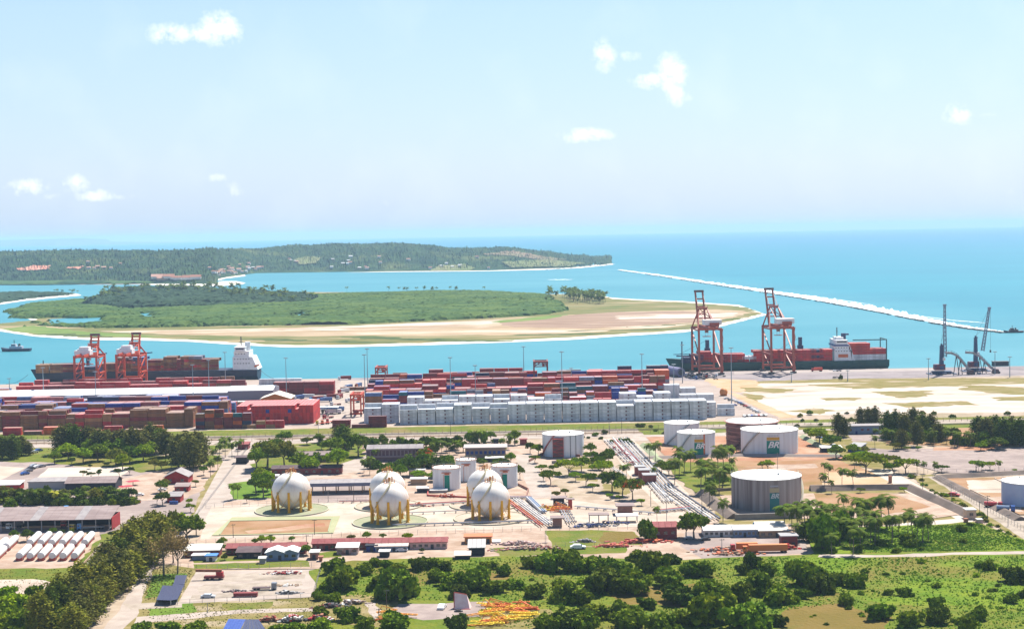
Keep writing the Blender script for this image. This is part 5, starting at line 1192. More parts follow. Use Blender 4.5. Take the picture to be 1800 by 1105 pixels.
# three product tanks behind the spheres
for (a, b, c, d, lb, sg) in [(760, 809, 862, 824, 'white tank with a green panel left of the rear sphere', (-86, 9, 'plain', .72, .03)), (801, 837, 846, 809, 'small white tank with orange rim between two green panel tanks', None), (864, 910, 858, 820, 'white tank with a green panel right of the spheres', (-90, 9.5, 'plain', .66, .03))]:
    t, r, h, k = tank(a, b, c, d, lb, sign=sg)
    f = MB(); f.cyl((0, 0, h * 1.0), r + .45, .22, 40, cap=False); f.bar((-.8, -r - .4, h * .78), (1.8, -r - .4, h * .78), .9, .5); f.bar((-2.3, -r - .3, h * .84), (2.6, -r - .3, h * .84), .5, .35); f.bar((-1.2, -r - .3, 0), (-1.2, -r - .3, h * .75), .18)
    for s_ in range(5): a_ = R(200 + s_ * 35); f.bar((r * math.cos(a_), r * math.sin(a_), h), (r * math.cos(a_), r * math.sin(a_), h + 1.4), .25)
    f.build('pipe_fitting', org, t)
# tank with stair and brick tower
t, r, h, k = tank(955, 1028, 804, 765, 'white tank with a red stair tower and dark stripes behind the garden', stair=(-165, -115, redp))
f = MB()
for zz in range(5): f.box((-r * .28, -r - 1.0, h * (.1 + .19 * zz)), (r * .5, 1.6, .3)); 
for sx in (-1, 1): f.bar((-r * .28 + sx * r * .25, -r - 1.6, 0), (-r * .28 + sx * r * .25, -r - 1.6, h * .95), .3)
for zz in range(4): s_ = 1 if zz % 2 else -1; f.bar((-r * .28 - s_ * r * .25, -r - 1.2, h * (.1 + .19 * zz)), (-r * .28 + s_ * r * .25, -r - 1.2, h * (.29 + .19 * zz)), .7, .3)
f.build('stair_tower', redp, t)
f = MB(); f.box((-r * .28, -r - .35, h * .46), (r * .5, .3, h * .9)); f.build('tower_back_panel', mat('tower_brown', (.20, .12, .11), rough=.8), t)  # brown backing panel of the stair tower
f = MB(); on_cyl(f, r + .12, R(-72), *sheet(-.18, .18, 0, h)); on_cyl(f, r + .12, R(-55), *sheet(-.18, .18, 0, h)); f.build('down_pipe', dark, t)

# ---------------------------------------------------------------- spheres
sph_m = mat('sphere_white', (.77, .73, .67), (.70, .64, .57), scale=.35, rough=.4, c3=(.60, .46, .38), scale3=.16, thr3=(.55, .72), stretch=(1, 1, .12), detail=6)
def sphere(cx, cyy, gx, gy, rpx, label, padx, pad_m, legm=yel):
    g_ = P(gx, gy); k = mpp(gx, gy); r = rpx * k; zc_ = max((gy - cyy) * k, r * .93 + .6)
    t = empty('spherical_tank', (g_.x, g_.y, 0), label, 'spherical gas tank', 'spherical gas tanks on yellow legs')
    f = MB(); f.sphere((0, 0, zc_), r, 48, 28, sz=.93); f.build('shell', sph_m, t, smooth=True)
    n = 10
    for i in range(n):
        a_ = 2 * math.pi * (i + .5) / n; rr = r * .985; f = MB(); f.cyl((rr * math.cos(a_), rr * math.sin(a_), 0), .58, zc_ + .3, 12); f.cyl((rr * math.cos(a_), rr * math.sin(a_), 0), .95, .9, 10, r2=.8); f.build('leg', legm, t)
    f = MB()
    for i in range(n):
        a_, b_ = 2 * math.pi * (i + .5) / n, 2 * math.pi * (i + 1.5) / n; f.bar((r * math.cos(a_), r * math.sin(a_), .8), (r * math.cos(b_), r * math.sin(b_), zc_ * .8), .10); f.bar((r * math.cos(a_), r * math.sin(a_), zc_ * .8), (r * math.cos(b_), r * math.sin(b_), .8), .10)
    f.build('cross_bracing', legm, t)
    f = MB(); zt = zc_ + r * .93; f.cyl((0, 0, zt - .5), 2.6, .25, 16)
    for i in range(12): a_ = 2 * math.pi * i / 12; f.bar((2.5 * math.cos(a_), 2.5 * math.sin(a_), zt - .4), (2.5 * math.cos(a_), 2.5 * math.sin(a_), zt + .9), .12); f.bar((2.5 * math.cos(a_), 2.5 * math.sin(a_), zt + .9), (2.5 * math.cos(a_ + .53), 2.5 * math.sin(a_ + .53), zt + .9), .12)
    f.cyl((0, 0, zt - .4), .6, 2.4, 8); f.cyl((1.2, .4, zt - .4), .3, 2.8, 8); f.cyl((-1.1, -.4, zt - .4), .3, 1.8, 8)
    f.build('top_platform', mat('platform_orange', (.5, .22, .06), rough=.6), t)
    f = MB(); ns = 22; pr = None                      # the stair that winds over the shell
    for i in range(ns + 1):
        u_ = i / ns; th = R(8 + 100 * u_); ph = R(-70 - 62 * u_); rr = r + .5
        q = Vector((rr * math.sin(th) * math.cos(ph), rr * math.sin(th) * math.sin(ph), zc_ + .93 * rr * math.cos(th)))
        if pr: f.bar(pr, q, .8, .16); f.bar(pr + (pr - Vector((0, 0, zc_))).normalized() * .9, q + (q - Vector((0, 0, zc_))).normalized() * .9, .07)
        pr = q
    f.build('stair', mat('stair_khaki', (.38, .33, .20), rough=.7), t)
    f = MB(); f.cyl((0, 0, .3), .5, max(.5, zc_ - r * .93), 8); f.build('bottom_outlet', dark, t)
    pr_ = padx * k; f = MB(); f.cyl((0, 0, .1), pr_, .42, 48); pd = f.build('pad', pad_m, t)
    f = MB(); nn = 48
    for i in range(nn): a_, b_ = 2 * math.pi * i / nn, 2 * math.pi * (i + 1) / nn; f.bar((pr_ * math.cos(a_), pr_ * math.sin(a_), .45), (pr_ * math.cos(b_), pr_ * math.sin(b_), .45), .5, .6)
    f.build('pad_kerb', mat('kerb_cream', (.40, .38, .28), rough=.9), t)
    return t
padg = mat('pad_green', (.21, .23, .13), (.27, .26, .17), scale=.15, rough=.95); padp = mat('pad_pink', (.36, .28, .21), (.42, .34, .27), scale=.1, rough=.95)
sphere(513, 860.5, 513, 897, 34, 'lone spherical tank beside the bare earth pond', 64, padg)
sphere(682, 856, 682, 890, 31.5, 'rear middle sphere half hidden by the sphere in front of it', 58, padp)
sphere(686, 877, 686, 918, 33.5, 'front middle sphere on yellow legs beside a green pad', 66, padg)
sphere(853, 853, 853, 888, 32, 'rear sphere with the grey seam hidden behind the pipe side sphere', 62, padp)
sphere(863, 876, 863, 911.5, 34, 'front sphere on bright yellow legs next to the red pipe rack', 65, padp)

# ---------------------------------------------------------------- bund walls and berms
def wall_line(name, pts, h, w_, m_, label, cat='wall', cap=None):
    q = poly_world(pts); f = MB()
    for a_, b_ in zip(q[:-1], q[1:]): f.bar(a_ + Vector((0, 0, h / 2)), b_ + Vector((0, 0, h / 2)), w_, h)
    o = f.build(name, m_); return tag(o, label, cat)
def berm(pts, h, wb, wt, m_, label, closed=False):
    q = poly_world(pts); f = MB(); n = len(q); rings = []
    for i, p in enumerate(q):
        a_ = q[i - 1] if i or closed else q[i]; b_ = q[(i + 1) % n] if i < n - 1 or closed else q[i]; d_ = (b_ - a_).normalized(); s_ = Vector((-d_.y, d_.x, 0))
        rings.append([p + s_ * wb / 2, p + s_ * wt / 2 + Vector((0, 0, h)), p - s_ * wt / 2 + Vector((0, 0, h)), p - s_ * wb / 2])
    for r4 in rings: f.v += [tuple(v) for v in r4]
    m = n if closed else n - 1
    f.f = [(4 * i + k, 4 * ((i + 1) % n) + k, 4 * ((i + 1) % n) + k + 1, 4 * i + k + 1) for i in range(m) for k in range(3)]
    if not closed: f.f += [(0, 1, 2, 3), tuple(4 * (n - 1) + k for k in (3, 2, 1, 0))]
    f.mi = [0] * len(f.f); return tag(f.build('earth_bund', m_), label, 'bund wall')
bund_m = G['bund']; pgw = G['pale_green_wall']
patch('bund_floor', [(1265, 872), (1420, 868), (1600, 868), (1690, 905), (1640, 912), (1290, 912)], 'pink_dirt', 0)
patch('bund_floor', [(1430, 868), (1560, 868), (1640, 892), (1560, 905), (1440, 900)], 'brown_soil', 1.5, 5)
berm([(1236, 868), (1292, 912)], 2.6, 9, 1.5, bund_m, 'sloping grey bund on the west side of the streaked tank')
berm([(1424, 862), (1600, 860), (1706, 908)], 2.8, 8, 1.4, bund_m, 'long grey bund behind the palms turning towards the gatehouse')
wall_line('bund_wall', [(1292, 914), (1400, 911)], 2.8, .8, mat('bund_concrete', (.30, .27, .24), (.24, .21, .19), scale=.3, rough=.9), 'concrete bund wall in front of the streaked tank')
wall_line('bund_wall', [(1232, 866), (1300, 861)], 1.6, .6, bund_m, 'low bund wall behind the streaked tank')
berm([(1134, 806), (1300, 801.5), (1476, 803)], 1.5, 5, 1.0, mat('bund_pinkish', (.30, .24, .21), (.25, .20, .17), scale=.1, rough=.9), 'straight bund along the front of the sign tanks')
berm([(1476, 803), (1412, 768)], 1.6, 6, 1.0, pgw, 'pale green bund beside the wide sign tank')
berm([(1160, 812), (1132, 782)], 1.6, 6, 1.0, pgw, 'pale green bund between the palms and the pipe bridge')
patch('pit_floor', [(1662, 842), (1900, 836), (1900, 905), (1790, 905)], 'brown_soil', 1, 5)
patch('pit_pale_patch', [(1700, 846), (1780, 842), (1800, 860), (1770, 868), (1705, 866)], 'concrete', 2, 4)
patch('pit_pale_patch', [(1720, 876), (1790, 870), (1800, 900), (1775, 900)], 'pink_dirt', 2, 4)
berm([(1650, 840), (1800, 832), (1900, 829)], 1.8, 6, 1, bund_m, 'grey bund along the grey parking lot')
berm([(1650, 840), (1795, 915)], 1.8, 8, 1, bund_m, 'grey bund along the dirt road by the blue tank')
wall_line('pit_kerb', [(1748, 842), (1796, 866)], .8, .6, padp, 'pink kerb across the pit of the blue tank', 'kerb'); wall_line('pit_kerb', [(1706, 862), (1770, 893)], .8, .6, padp, 'pink kerb crossing the pit floor lower down', 'kerb'); wall_line('pit_kerb', [(1706, 862), (1778, 861)], .6, .5, padp, 'pink kerb between the pale patch and the pit floor', 'kerb')
brick_m = mat('brick_brown', (.24, .12, .09), (.30, .16, .12), scale=.5, rough=.9)
wall_line('tank_bund', [(752, 860), (752, 872), (842, 876)], 1.0, .5, redp, 'red low wall around the green panel tank'); wall_line('tank_bund', [(905, 850), (929, 862), (925, 875), (880, 877)], 1.4, .5, brick_m, 'brown low wall around the tank near the garden')
wall_line('tank_bund', [(930, 812), (952, 800), (1020, 803)], 1.6, .5, brick_m, 'brown bund wall of the tank with the stair tower'); wall_line('tank_bund', [(970, 815), (1020, 812)], 1.8, .5, mat('bund_grey', (.25, .22, .20)), 'grey bund wall in front of the stair tower tank')

# pond of bare earth with its pale green sloping rim
c4 = [(372, 942), (586, 938), (598, 908), (408, 910)]; inn = [(392, 940), (577, 936), (583, 914), (398, 917)]
q0 = poly_world(c4); q1 = [P(x, y, -1.0) for x, y in inn]
patch('pond_rim', c4, 'rim_green', 0)
patch('pond_floor', [(386, 941), (577, 936), (583, 914), (404, 917)], 'brown_soil', 0); patch('pond_stain', [(430, 934), (520, 925), (575, 920), (572, 926), (500, 934), (440, 939)], 'red_soil', 1.5, 4)
wall_line('pond_wall', [(386, 941), (404, 917), (583, 914), (577, 936)], .7, .5, pgw, 'pale green kerb around the bare earth pond', 'kerb')

# ---------------------------------------------------------------- buildings
roof_brown = mat('roof_weathered', (.21, .155, .145), (.29, .225, .21), scale=.25, rough=.9, stretch=(.3, 1, 1)); roof_grey = mat('roof_cement', (.30, .27, .26), (.24, .21, .21), scale=.3, rough=.9)
roof_dark = mat('roof_dark', (.085, .055, .06), (.12, .085, .085), scale=.3, rough=.9); roof_maroon = mat('roof_maroon', (.22, .055, .055), (.28, .085, .08), scale=.4, rough=.85); roof_tile_m = mat('clay_tile', (.34, .15, .09), (.27, .11, .07), scale=.5, rough=.9)
w_white = mat('wall_white', (.62, .60, .57), (.52, .50, .48), scale=.4, rough=.85); w_red = mat('wall_red', (.34, .025, .03), (.28, .025, .025), scale=.4, rough=.8); w_tan = mat('wall_tan', (.36, .25, .17), (.30, .20, .13), scale=.4, rough=.85)
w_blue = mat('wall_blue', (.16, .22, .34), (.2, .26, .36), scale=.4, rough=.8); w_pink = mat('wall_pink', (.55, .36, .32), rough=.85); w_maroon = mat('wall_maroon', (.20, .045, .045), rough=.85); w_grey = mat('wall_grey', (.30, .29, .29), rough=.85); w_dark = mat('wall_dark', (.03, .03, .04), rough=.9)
door_m = mat('door_dark', (.05, .05, .06), rough=.7); door_b = mat('door_blue', (.03, .05, .20), rough=.7)
def house(x0, x1, yb, dep, h, roof, wall, label, rtype='gable', rise=1.6, nw=0, doors=0, name='house', cat='building', over=.5, wm=None, dm=None, panels=0, rz=0.0, group=None, whgt=None):
    xc = (x0 + x1) / 2; p = P(xc, yb); k = mpp(xc, yb); w_ = (x1 - x0) * k; t = empty(name, (p.x, p.y, 0), label, cat, group, rz)
    f = MB(); f.box((0, dep / 2, h / 2), (w_, dep, h))
    if rtype == 'gabley': f.add([(-w_ / 2, 0, h), (w_ / 2, 0, h), (0, 0, h + rise * .97)], [(0, 1, 2)])
    if rtype == 'gable':
        for s_ in (-1, 1): f.add([(s_ * w_ / 2, 0, h), (s_ * w_ / 2, dep, h), (s_ * w_ / 2, dep / 2, h + rise * .97)], [(0, 1, 2)])
    wl = f.build('wall', wall, t)
    pn = max(1, panels)
    for i in range(pn):
        a_, b_ = -w_ / 2 - over + (w_ + 2 * over) * i / pn, -w_ / 2 - over + (w_ + 2 * over) * (i + 1) / pn; f = MB(); g_ = .05 if pn > 1 else 0
        if rtype == 'gable': f.gable(a_ + g_, b_ - g_, -over, dep + over, h + .02, h + rise, over=0)
        elif rtype == 'gabley': f.gable(-w_ / 2, w_ / 2, -over, dep + over, h + .02, h + rise, over=over, axis='y')
        elif rtype == 'shed': f.add([(a_ + g_, -over, h + .02), (b_ - g_, -over, h + .02), (b_ - g_, dep + over, h + rise), (a_ + g_, dep + over, h + rise), (a_ + g_, -over, h + .27), (b_ - g_, -over, h + .27), (b_ - g_, dep + over, h + rise + .25), (a_ + g_, dep + over, h + rise + .25)], [(3, 2, 1, 0), (4, 5, 6, 7), (0, 1, 5, 4), (1, 2, 6, 5), (2, 3, 7, 6), (3, 0, 4, 7)])
        else: f.box(((a_ + b_) / 2, dep / 2, h + .2), (b_ - a_ - 2 * g_, dep + 2 * over, .38))
        f.build('roof' if pn == 1 else 'roof_panel', roof, t)
    tot = nw + doors; slots = [(-w_ / 2 + w_ * (i + .5) / max(1, tot)) for i in range(tot)]
    di = set(int((j + .5) * tot / doors) for j in range(doors)) if doors else set()
    for i, x in enumerate(slots):
        f = MB()
        if i in di: f.box((x, -.02, min(1.1, h * .4)), (min(1.3, w_ / tot * .6), .12, min(2.2, h * .8))); f.build('door', dm or door_m, t)
        else: hh = whgt or min(1.2, h * .35); f.box((x, -.02, h * .58), (min(1.6, w_ / tot * .6), .12, hh)); wn = f.build('window', wm or glass, t); f = MB(); f.box((x, -.09, h * .58 - hh / 2 - .05), (min(1.8, w_ / tot * .7), .14, .1)); f.build('sill', w_grey, wn)
    return t
# long truck shed: open front
p = P(85, 934); k = mpp(85, 934); w_ = 222 * k; t = empty('truck_shed', (p.x, p.y, 0), 'long open fronted truck shed with a weathered brown roof and red end wall', 'shed')
for i in range(10): f = MB(); f.bar((-w_ / 2 + 1 + i * (w_ - 2) / 9, .3, 0), (-w_ / 2 + 1 + i * (w_ - 2) / 9, .3, 5.2), .35); f.build('post', w_grey, t)
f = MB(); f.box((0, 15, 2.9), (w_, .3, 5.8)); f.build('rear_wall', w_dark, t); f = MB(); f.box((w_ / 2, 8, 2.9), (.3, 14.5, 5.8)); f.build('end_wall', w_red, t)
for i in range(14):
    a_ = -w_ / 2 + i * w_ / 14; f = MB(); f.add([(a_ + .04, -.8, 5.2), (a_ + w_ / 14 - .04, -.8, 5.2), (a_ + w_ / 14 - .04, 16, 8.4), (a_ + .04, 16, 8.4), (a_ + .04, -.8, 5.45), (a_ + w_ / 14 - .04, -.8, 5.45), (a_ + w_ / 14 - .04, 16, 8.65), (a_ + .04, 16, 8.65)], [(3, 2, 1, 0), (4, 5, 6, 7), (0, 1, 5, 4), (1, 2, 6, 5), (2, 3, 7, 6), (3, 0, 4, 7)]); f.build('roof_panel', roof_brown if i % 5 else roof_grey, t)
house(-20, 34, 862, 8, 3, whit, w_red, 'low shed with a white roof and red wall at the picture edge by the palms', 'shed', 1, 2)
house(50, 115, 860, 14, 4, roof_grey, w_grey, 'grey flat roofed hall joined to the brown roofed workshop', 'flat', panels=5)
house(115, 203, 861, 14, 3.6, roof_brown, w_dark, 'brown roofed workshop behind the row of palms', 'gable', 2.4, panels=8)
house(289, 331, 850, 12, 3.6, roof_grey, w_red, 'red gabled house with a grey roof beside the casuarinas', 'gabley', 3.2, nw=2)
house(307, 331, 864, 6, 2.6, roof_brown, w_red, 'small red annex in front of the red gabled house', 'shed', 1, nw=1, doors=1)
house(294, 317, 883, 8, 3, roof_grey, w_red, 'red shed with blue barrels below the gabled house', 'shed', 1, nw=1)
for i in range(4): p = P(300 + i * 3.6, 886); f = MB(); f.cyl((p.x, p.y, 0), .6, 1.7, 10); tag(f.build('barrel', VCOL['blue']), f'{["first", "second", "third", "fourth"][i]} blue barrel in front of the red shed', 'barrel', 'blue barrels')
p = P(295, 893); 
house(418, 436, 790, 8, 3.2, roof_maroon, w_maroon, 'small maroon shed at the top of the driveway', 'shed', .6)
house(415, 434, 815, 7, 3.6, roof_dark, w_dark, 'small dark gate lodge on the driveway', 'flat', over=1.2)
house(478, 600, 834, 8, 3.4, roof_dark, w_maroon, 'low maroon building with a dark roof behind the lone sphere', 'gable', 1.4, nw=7, doors=2, panels=8)
house(520, 585, 812, 9, 4, roof_brown, w_tan, 'brown roofed hall between the trees behind the canopy', 'gable', 1.6, nw=6)
# long canopy
p = P(602, 868); k = mpp(602, 868); w_ = 122 * k; t = empty('loading_canopy', (p.x, p.y, 0), 'long loading canopy with a blue grey fascia between the spheres', 'canopy')
for i in range(6):
    for j in (1.5, 11): f = MB(); f.bar((-w_ / 2 + 1 + i * (w_ - 2) / 5, j, 0), (-w_ / 2 + 1 + i * (w_ - 2) / 5, j, 4.6), .5); f.build('post', mat('post_brown', (.22, .12, .08)), t)
for i in range(12): a_ = -w_ / 2 + i * w_ / 12; f = MB(); f.box((a_ + w_ / 24, 6.2, 5.6), (w_ / 12 - .08, 14, .3)); f.build('roof_panel', roof_grey, t)
f = MB(); f.box((0, -.9, 5.0), (w_, .3, 1.7)); f.build('fascia', mat('fascia_blue_grey', (.12, .13, .20), rough=.6), t)
# arcaded building
p = P(694, 811); k = mpp(694, 811); w_ = 100 * k; t = empty('arcaded_building', (p.x, p.y, 0), 'two storey arcaded building with a grey brown roof behind the palms', 'building')
f = MB(); f.box((0, 6, 3.6), (w_, 10, 7.2)); f.build('wall', mat('arcade_wall', (.16, .10, .12), rough=.9), t)
for i in range(15):
    x = -w_ / 2 + (i + .5) * w_ / 15; f = MB(); f.box((x - .95, .6, 5.0), (.5, .8, 3.6)); f.box((x, .6, 6.9), (w_ / 15, .8, .7)); f.build('arch', mat('arcade_pale', (.26, .20, .22), rough=.9), t)
f = MB(); f.box((0, .55, 3.0), (w_, .9, .8)); f.build('gallery', mat('arcade_pale', (.26, .2, .22)), t)
for i in range(8): f = MB(); f.gable(-w_ / 2 + i * w_ / 8 + .05, -w_ / 2 + (i + 1) * w_ / 8 - .05, 0, 12, 7.3, 9, over=0); f.build('roof_panel', roof_grey, t)
t = house(818, 889, 806, 13, 6.4, mat('roof_pale_pink', (.38, .33, .31), rough=.9), mat('brick_office_wall', (.22, .15, .13), (.27, .19, .16), scale=.4, rough=.9), 'long brick office with a pale flat roof and blue ground floor windows', 'flat', nw=9, wm=door_b, whgt=1.8, over=1.0)
house(854, 892, 812, 6, 2.2, mat('roof_cream', (.55, .52, .46)), w_dark, 'low cream roofed canopy in front of the brick office', 'flat')
house(914, 926, 782, 4, 3.4, roof_maroon, w_maroon, 'tiny maroon hut behind the road by the stair tower tank', 'flat')
house(868, 876, 782, 3, 3.4, w_dark, w_dark, 'small dark box hut beside the brick office roof', 'flat')
for (x0, x1, y, hh, rf, wl, lb) in [(720, 746, 838, 3.6, w_white, w_pink, 'white roofed pump shelter behind the green panel tank'), (722, 750, 852, 3, w_white, w_tan, 'lower white roofed shelter left of the green panel tank'), (733, 752, 866, 2.2, w_white, w_dark, 'dark skid with a white cover beside the pipes'), (476, 488, 846, 2.8, w_white, w_grey, 'small grey cabin at the lawn edge'), (757, 785, 866, 1.2, w_white, w_grey, 'flat white slab at the foot of the green panel tank')]:
    house(x0, x1, y, 5, hh, rf, wl, lb, 'flat', cat='shelter', name='shelter')
for i, (x0, x1, y) in enumerate([(1117, 1134, 836), (1124, 1142, 842), (1131, 1154, 851)]): house(x0, x1, y, 7, 4.6, w_grey, mat('brick_red', (.22, .075, .06), (.28, .1, .08), scale=.6, rough=.9), ['brick substation, rearmost of three beside the pipe bridge', 'brick substation, middle one of three beside the pipe bridge', 'brick substation, nearest of three beside the pipe bridge'][i], 'flat', name='substation', cat='substation', group='brick substations', over=.25)
house(1490, 1552, 763, 9, 5.2, roof_grey, w_blue, 'low pale blue building with dark blue doors behind the grey lot', 'flat', nw=4, doors=2, dm=door_b, wm=mat('vent_maroon', (.18, .06, .07)), over=.8)
t = house(1699, 1716, 913, 5, 4.2, w_white, mat('wall_peach', (.50, .36, .26), rough=.9), 'peach gatehouse with a white roof at the end of the white road', 'flat', nw=1, over=.3, name='gatehouse'); house(1696, 1702, 919, 2, 1.6, roof_tile_m, roof_tile_m, 'little orange brick store beside the gatehouse', 'flat', over=.1, name='store')
house(1718, 1728, 920, 3, 1.6, w_white, w_pink, 'low pink tank house right of the gatehouse', 'flat', name='store', over=.1)
house(1563, 1568, 849, 1.6, 3.4, roof_tile_m, roof_tile_m, 'orange brick sentry box on the white road', 'flat', over=.1, name='sentry_box')
# kiosks and canopies right of the spheres
for (x0, x1, y, d_, lb, ww) in [(972, 988, 927, 4, 'brick kiosk with a flat brown roof beside the pipe rack', brick_m), (1087, 1112, 905, 6, 'small brick control room with an overhanging tan roof', brick_m), (973, 992, 891, 5, 'flat roofed valve shelter behind the yellow pipes', w_dark), (999, 1006, 893, 2, 'slim red post shelter on the pale ground', redp)]:
    house(x0, x1, y, d_, 4.2, roof_brown, ww, lb, 'flat', over=1.1, name='kiosk', cat='kiosk')
for (x0, x1, y, hh, lb, rm) in [(1035, 1071, 921, 4.2, 'brown flat canopy over the pump row', roof_brown), (1083, 1122, 918, 3.0, 'white canopy in front of the control room', whit)]:
    p = P((x0 + x1) / 2, y); k = mpp(x0, y); w_ = (x1 - x0) * k; t = empty('canopy', (p.x, p.y, 0), lb, 'canopy')
    for sx in (-1, 0, 1):
        for sy in (0, 4): f = MB(); f.bar((sx * w_ * .46, sy, 0), (sx * w_ * .46, sy, hh), .22); f.build('post', gry_steel, t)
    f = MB(); f.box((0, 2, hh + .15), (w_, 6, .35)); f.build('roof', rm, t)
heap(1040, 926, 20, 1.8, [door_b, blu_steel, w_grey], 'row of dark blue pumps under the brown canopy', 5, name='pump_row', n=90, s=1.0)
heap(1078, 921, 16, 1.6, [door_b, dark, w_grey], 'dark blue pumps beside the white canopy', 6, name='pump_row', n=50, s=.9)
heap(985, 893, 9, 3.0, [dark, w_grey, redp], 'grey and red valve cluster under the flat shelter', 7, name='valve_cluster', n=60, s=.8)
heap(958, 897, 7, 3.0, [yel, org, w_grey], 'yellow valve cluster beside the red pipes', 8, name='valve_cluster', n=60, s=.8)
heap(735, 890, 10, 1.8, [redp, w_grey, org], 'red and white pipe fittings behind the front middle sphere', 9, name='valve_cluster', n=50, s=.8)
heap(787, 874, 12, 2.2, [redp, org, w_white], 'red hydrants and fittings before the green panel tank', 10, name='valve_cluster', n=50, s=.8)
# front strip: maroon roofed rows and huts
house(398, 537, 975, 7, 2.9, roof_maroon, w_maroon, 'longest maroon roofed barrack, the western one of three', 'gable', 1.4, nw=10, doors=3, panels=12, name='barrack', group='maroon roofed barracks')
house(549, 650, 967, 7, 2.9, roof_maroon, w_maroon, 'middle maroon roofed barrack behind the patchwork hut', 'gable', 1.4, nw=8, doors=2, panels=9, name='barrack', group='maroon roofed barracks')
house(650, 786, 966, 7, 3.0, roof_maroon, w_pink, 'maroon roofed barrack with pinkish white walls by the open ground', 'gable', 1.4, nw=10, doors=3, panels=12, name='barrack', group='maroon roofed barracks')
house(660, 716, 970, 4, 2.4, mat('roof_peach', (.55, .44, .38)), w_blue, 'low lean-to with a peach roof along the pinkish barrack', 'shed', .6, nw=5, doors=1, panels=5, name='lean_to')
house(325, 385, 980, 7, 3, mat('roof_cream', (.55, .52, .46)), w_maroon, 'cream roofed house west of the barracks', 'shed', 1.2, nw=4, doors=1); house(338, 364, 985, 4, 2, w_white, w_blue, 'white awning hut with junk in front of the cream roof', 'flat'); house(362, 379, 987, 4, 2.3, mat('roof_blue', (.07, .20, .50)), w_white, 'tiny hut with a bright blue roof', 'flat', doors=1)
house(416, 457, 982, 6, 2.6, roof_dark, w_dark, 'dark roofed hut before the western barrack', 'shed', 1.2, nw=2, doors=1)
house(468, 500, 985, 7, 3.2, whit, w_blue, 'white roofed blue workshop, western half', 'gabley', 1.4, doors=1, nw=1, name='workshop'); house(497, 523, 984, 7, 3.2, whit, w_blue, 'white roofed blue workshop, eastern half', 'gabley', 1.2, nw=2, name='workshop')
house(456, 466, 991, 3, 2.2, w_white, w_grey, 'tiny white roofed shed beside the blue workshop', 'gable', .6); house(545, 559, 984, 5, 3.0, w_white, brick_m, 'small brick hut with a white roof right of the workshop', 'flat', doors=1); house(561, 566, 987, 2, 1.8, roof_tile_m, roof_tile_m, 'orange brick outhouse beside the brick hut', 'flat')
house(592, 629, 975, 6, 3.0, w_white, mat('wall_patchwork', (.25, .08, .06), (.45, .40, .36), scale=.5, rough=.9), 'patchwork hut with white sheets before the middle barrack', 'shed', .8, nw=2, doors=1); house(644, 663, 970, 5, 2.6, w_dark, door_b, 'dark blue shed before the pinkish barrack', 'flat', doors=1); house(667, 684, 980, 4, 2.4, w_white, w_dark, 'open dark kiosk with a white roof near the white pickup', 'flat', over=.4, name='kiosk')
house(817, 864, 956, 6, 3.0, mat('roof_orange', (.50, .16, .07), rough=.8), mat('wall_orange', (.48, .20, .05), rough=.8), 'orange hut with an orange roof on the open ground', 'flat', nw=2, doors=2)
house(865, 880, 955, 5, .5, w_white, w_white, 'white slab beside the orange hut', 'flat', over=0, name='slab')
house(824, 852, 977, 8, 3.4, mat('roof_corrugated', (.45, .43, .42), (.38, .36, .35), scale=1.2, rough=.7, stretch=(3, .3, 1)), w_dark, 'grey corrugated roof shelter among the bushes', 'shed', 1.8, panels=4)
house(800, 826, 984, 6, 1.8, mat('roof_peach', (.55, .44, .38)), w_dark, 'low peach roof beside the corrugated shelter', 'shed', .6)
house(1150, 1190, 948, 9, 5.2, roof_maroon, w_maroon, 'red brick hut with a ribbed maroon roof among the trees', 'gable', 1.6, nw=3, panels=4)
house(1238, 1290, 944, 10, 3.0, whit, w_white, 'white roofed west end of the long shed', 'gable', 1.2, nw=5, doors=1, panels=4, name='shed'); house(1290, 1352, 944, 10, 3.2, mat('roof_pale_grey', (.50, .48, .46), rough=.7), w_blue, 'grey roofed middle of the long shed', 'gable', 1.2, nw=6, doors=2, panels=5, name='shed'); house(1335, 1385, 945, 12, 3.0, mat('roof_tan_white', (.55, .50, .44), rough=.8), w_tan, 'tan east end of the long shed under a sloped roof', 'shed', 1.6, nw=3, doors=1, name='shed')
house(1374, 1402, 962, 6, 4.6, w_grey, w_maroon, 'brown boxy shed with a pale roof right of the paved yard', 'flat', nw=1, doors=1, name='shed')
house(1445, 1480, 795, 6, 2.6, w_white, w_dark, 'white roofed parking shelter among the trees left of the grey lot', 'shed', .6, name='shelter')
house(1490, 1512, 795, 12, 3.2, w_grey, door_b, 'grey roofed blue shed behind the leaning tree', 'shed', 1, name='shed', rz=R(-30))
for i, (x, y) in enumerate([(1455, 778), (1466, 784), (1440, 770)]): vehicle('car', x, y, R(-30), f'{["orange", "white", "blue"][i]} car in the narrow lane right of the wide sign tank', ['orange', 'white', 'blue'][i])
# small things lying about
for i, (x, y, s_) in enumerate([(1485, 808, 1.6)]): p = P(x, y); f = MB(); f.box((p.x, p.y, 1.6), (8, 5, .3), taper=.6); f.box((p.x - 2, p.y, .8), (.2, .2, 1.6)); f.box((p.x + 2, p.y, .8), (.2, .2, 1.6)); tag(f.build('red_awning', VCOL['red']), 'bright red awning beside the leaning tree', 'awning')
heap(1130, 953, 22, 1.6, [redp, VCOL['red'], org], 'long pile of red pipes in front of the red brick hut', 11, name='pipe_pile', n=120, s=1.3); heap(1080, 961, 18, 1.2, [org, redp], 'low orange pile of pipes at the bush edge', 12, name='pipe_pile', n=90, s=1.0)
heap(1385, 965, 12, 2, [VCOL['red'], roof_tile_m], 'red machine parts beside the boxy shed', 13, name='scrap_heap', n=40); heap(1265, 968, 20, 1.2, [org, w_tan, roof_brown], 'orange and brown scrap around the paved yard edge', 14, n=80)
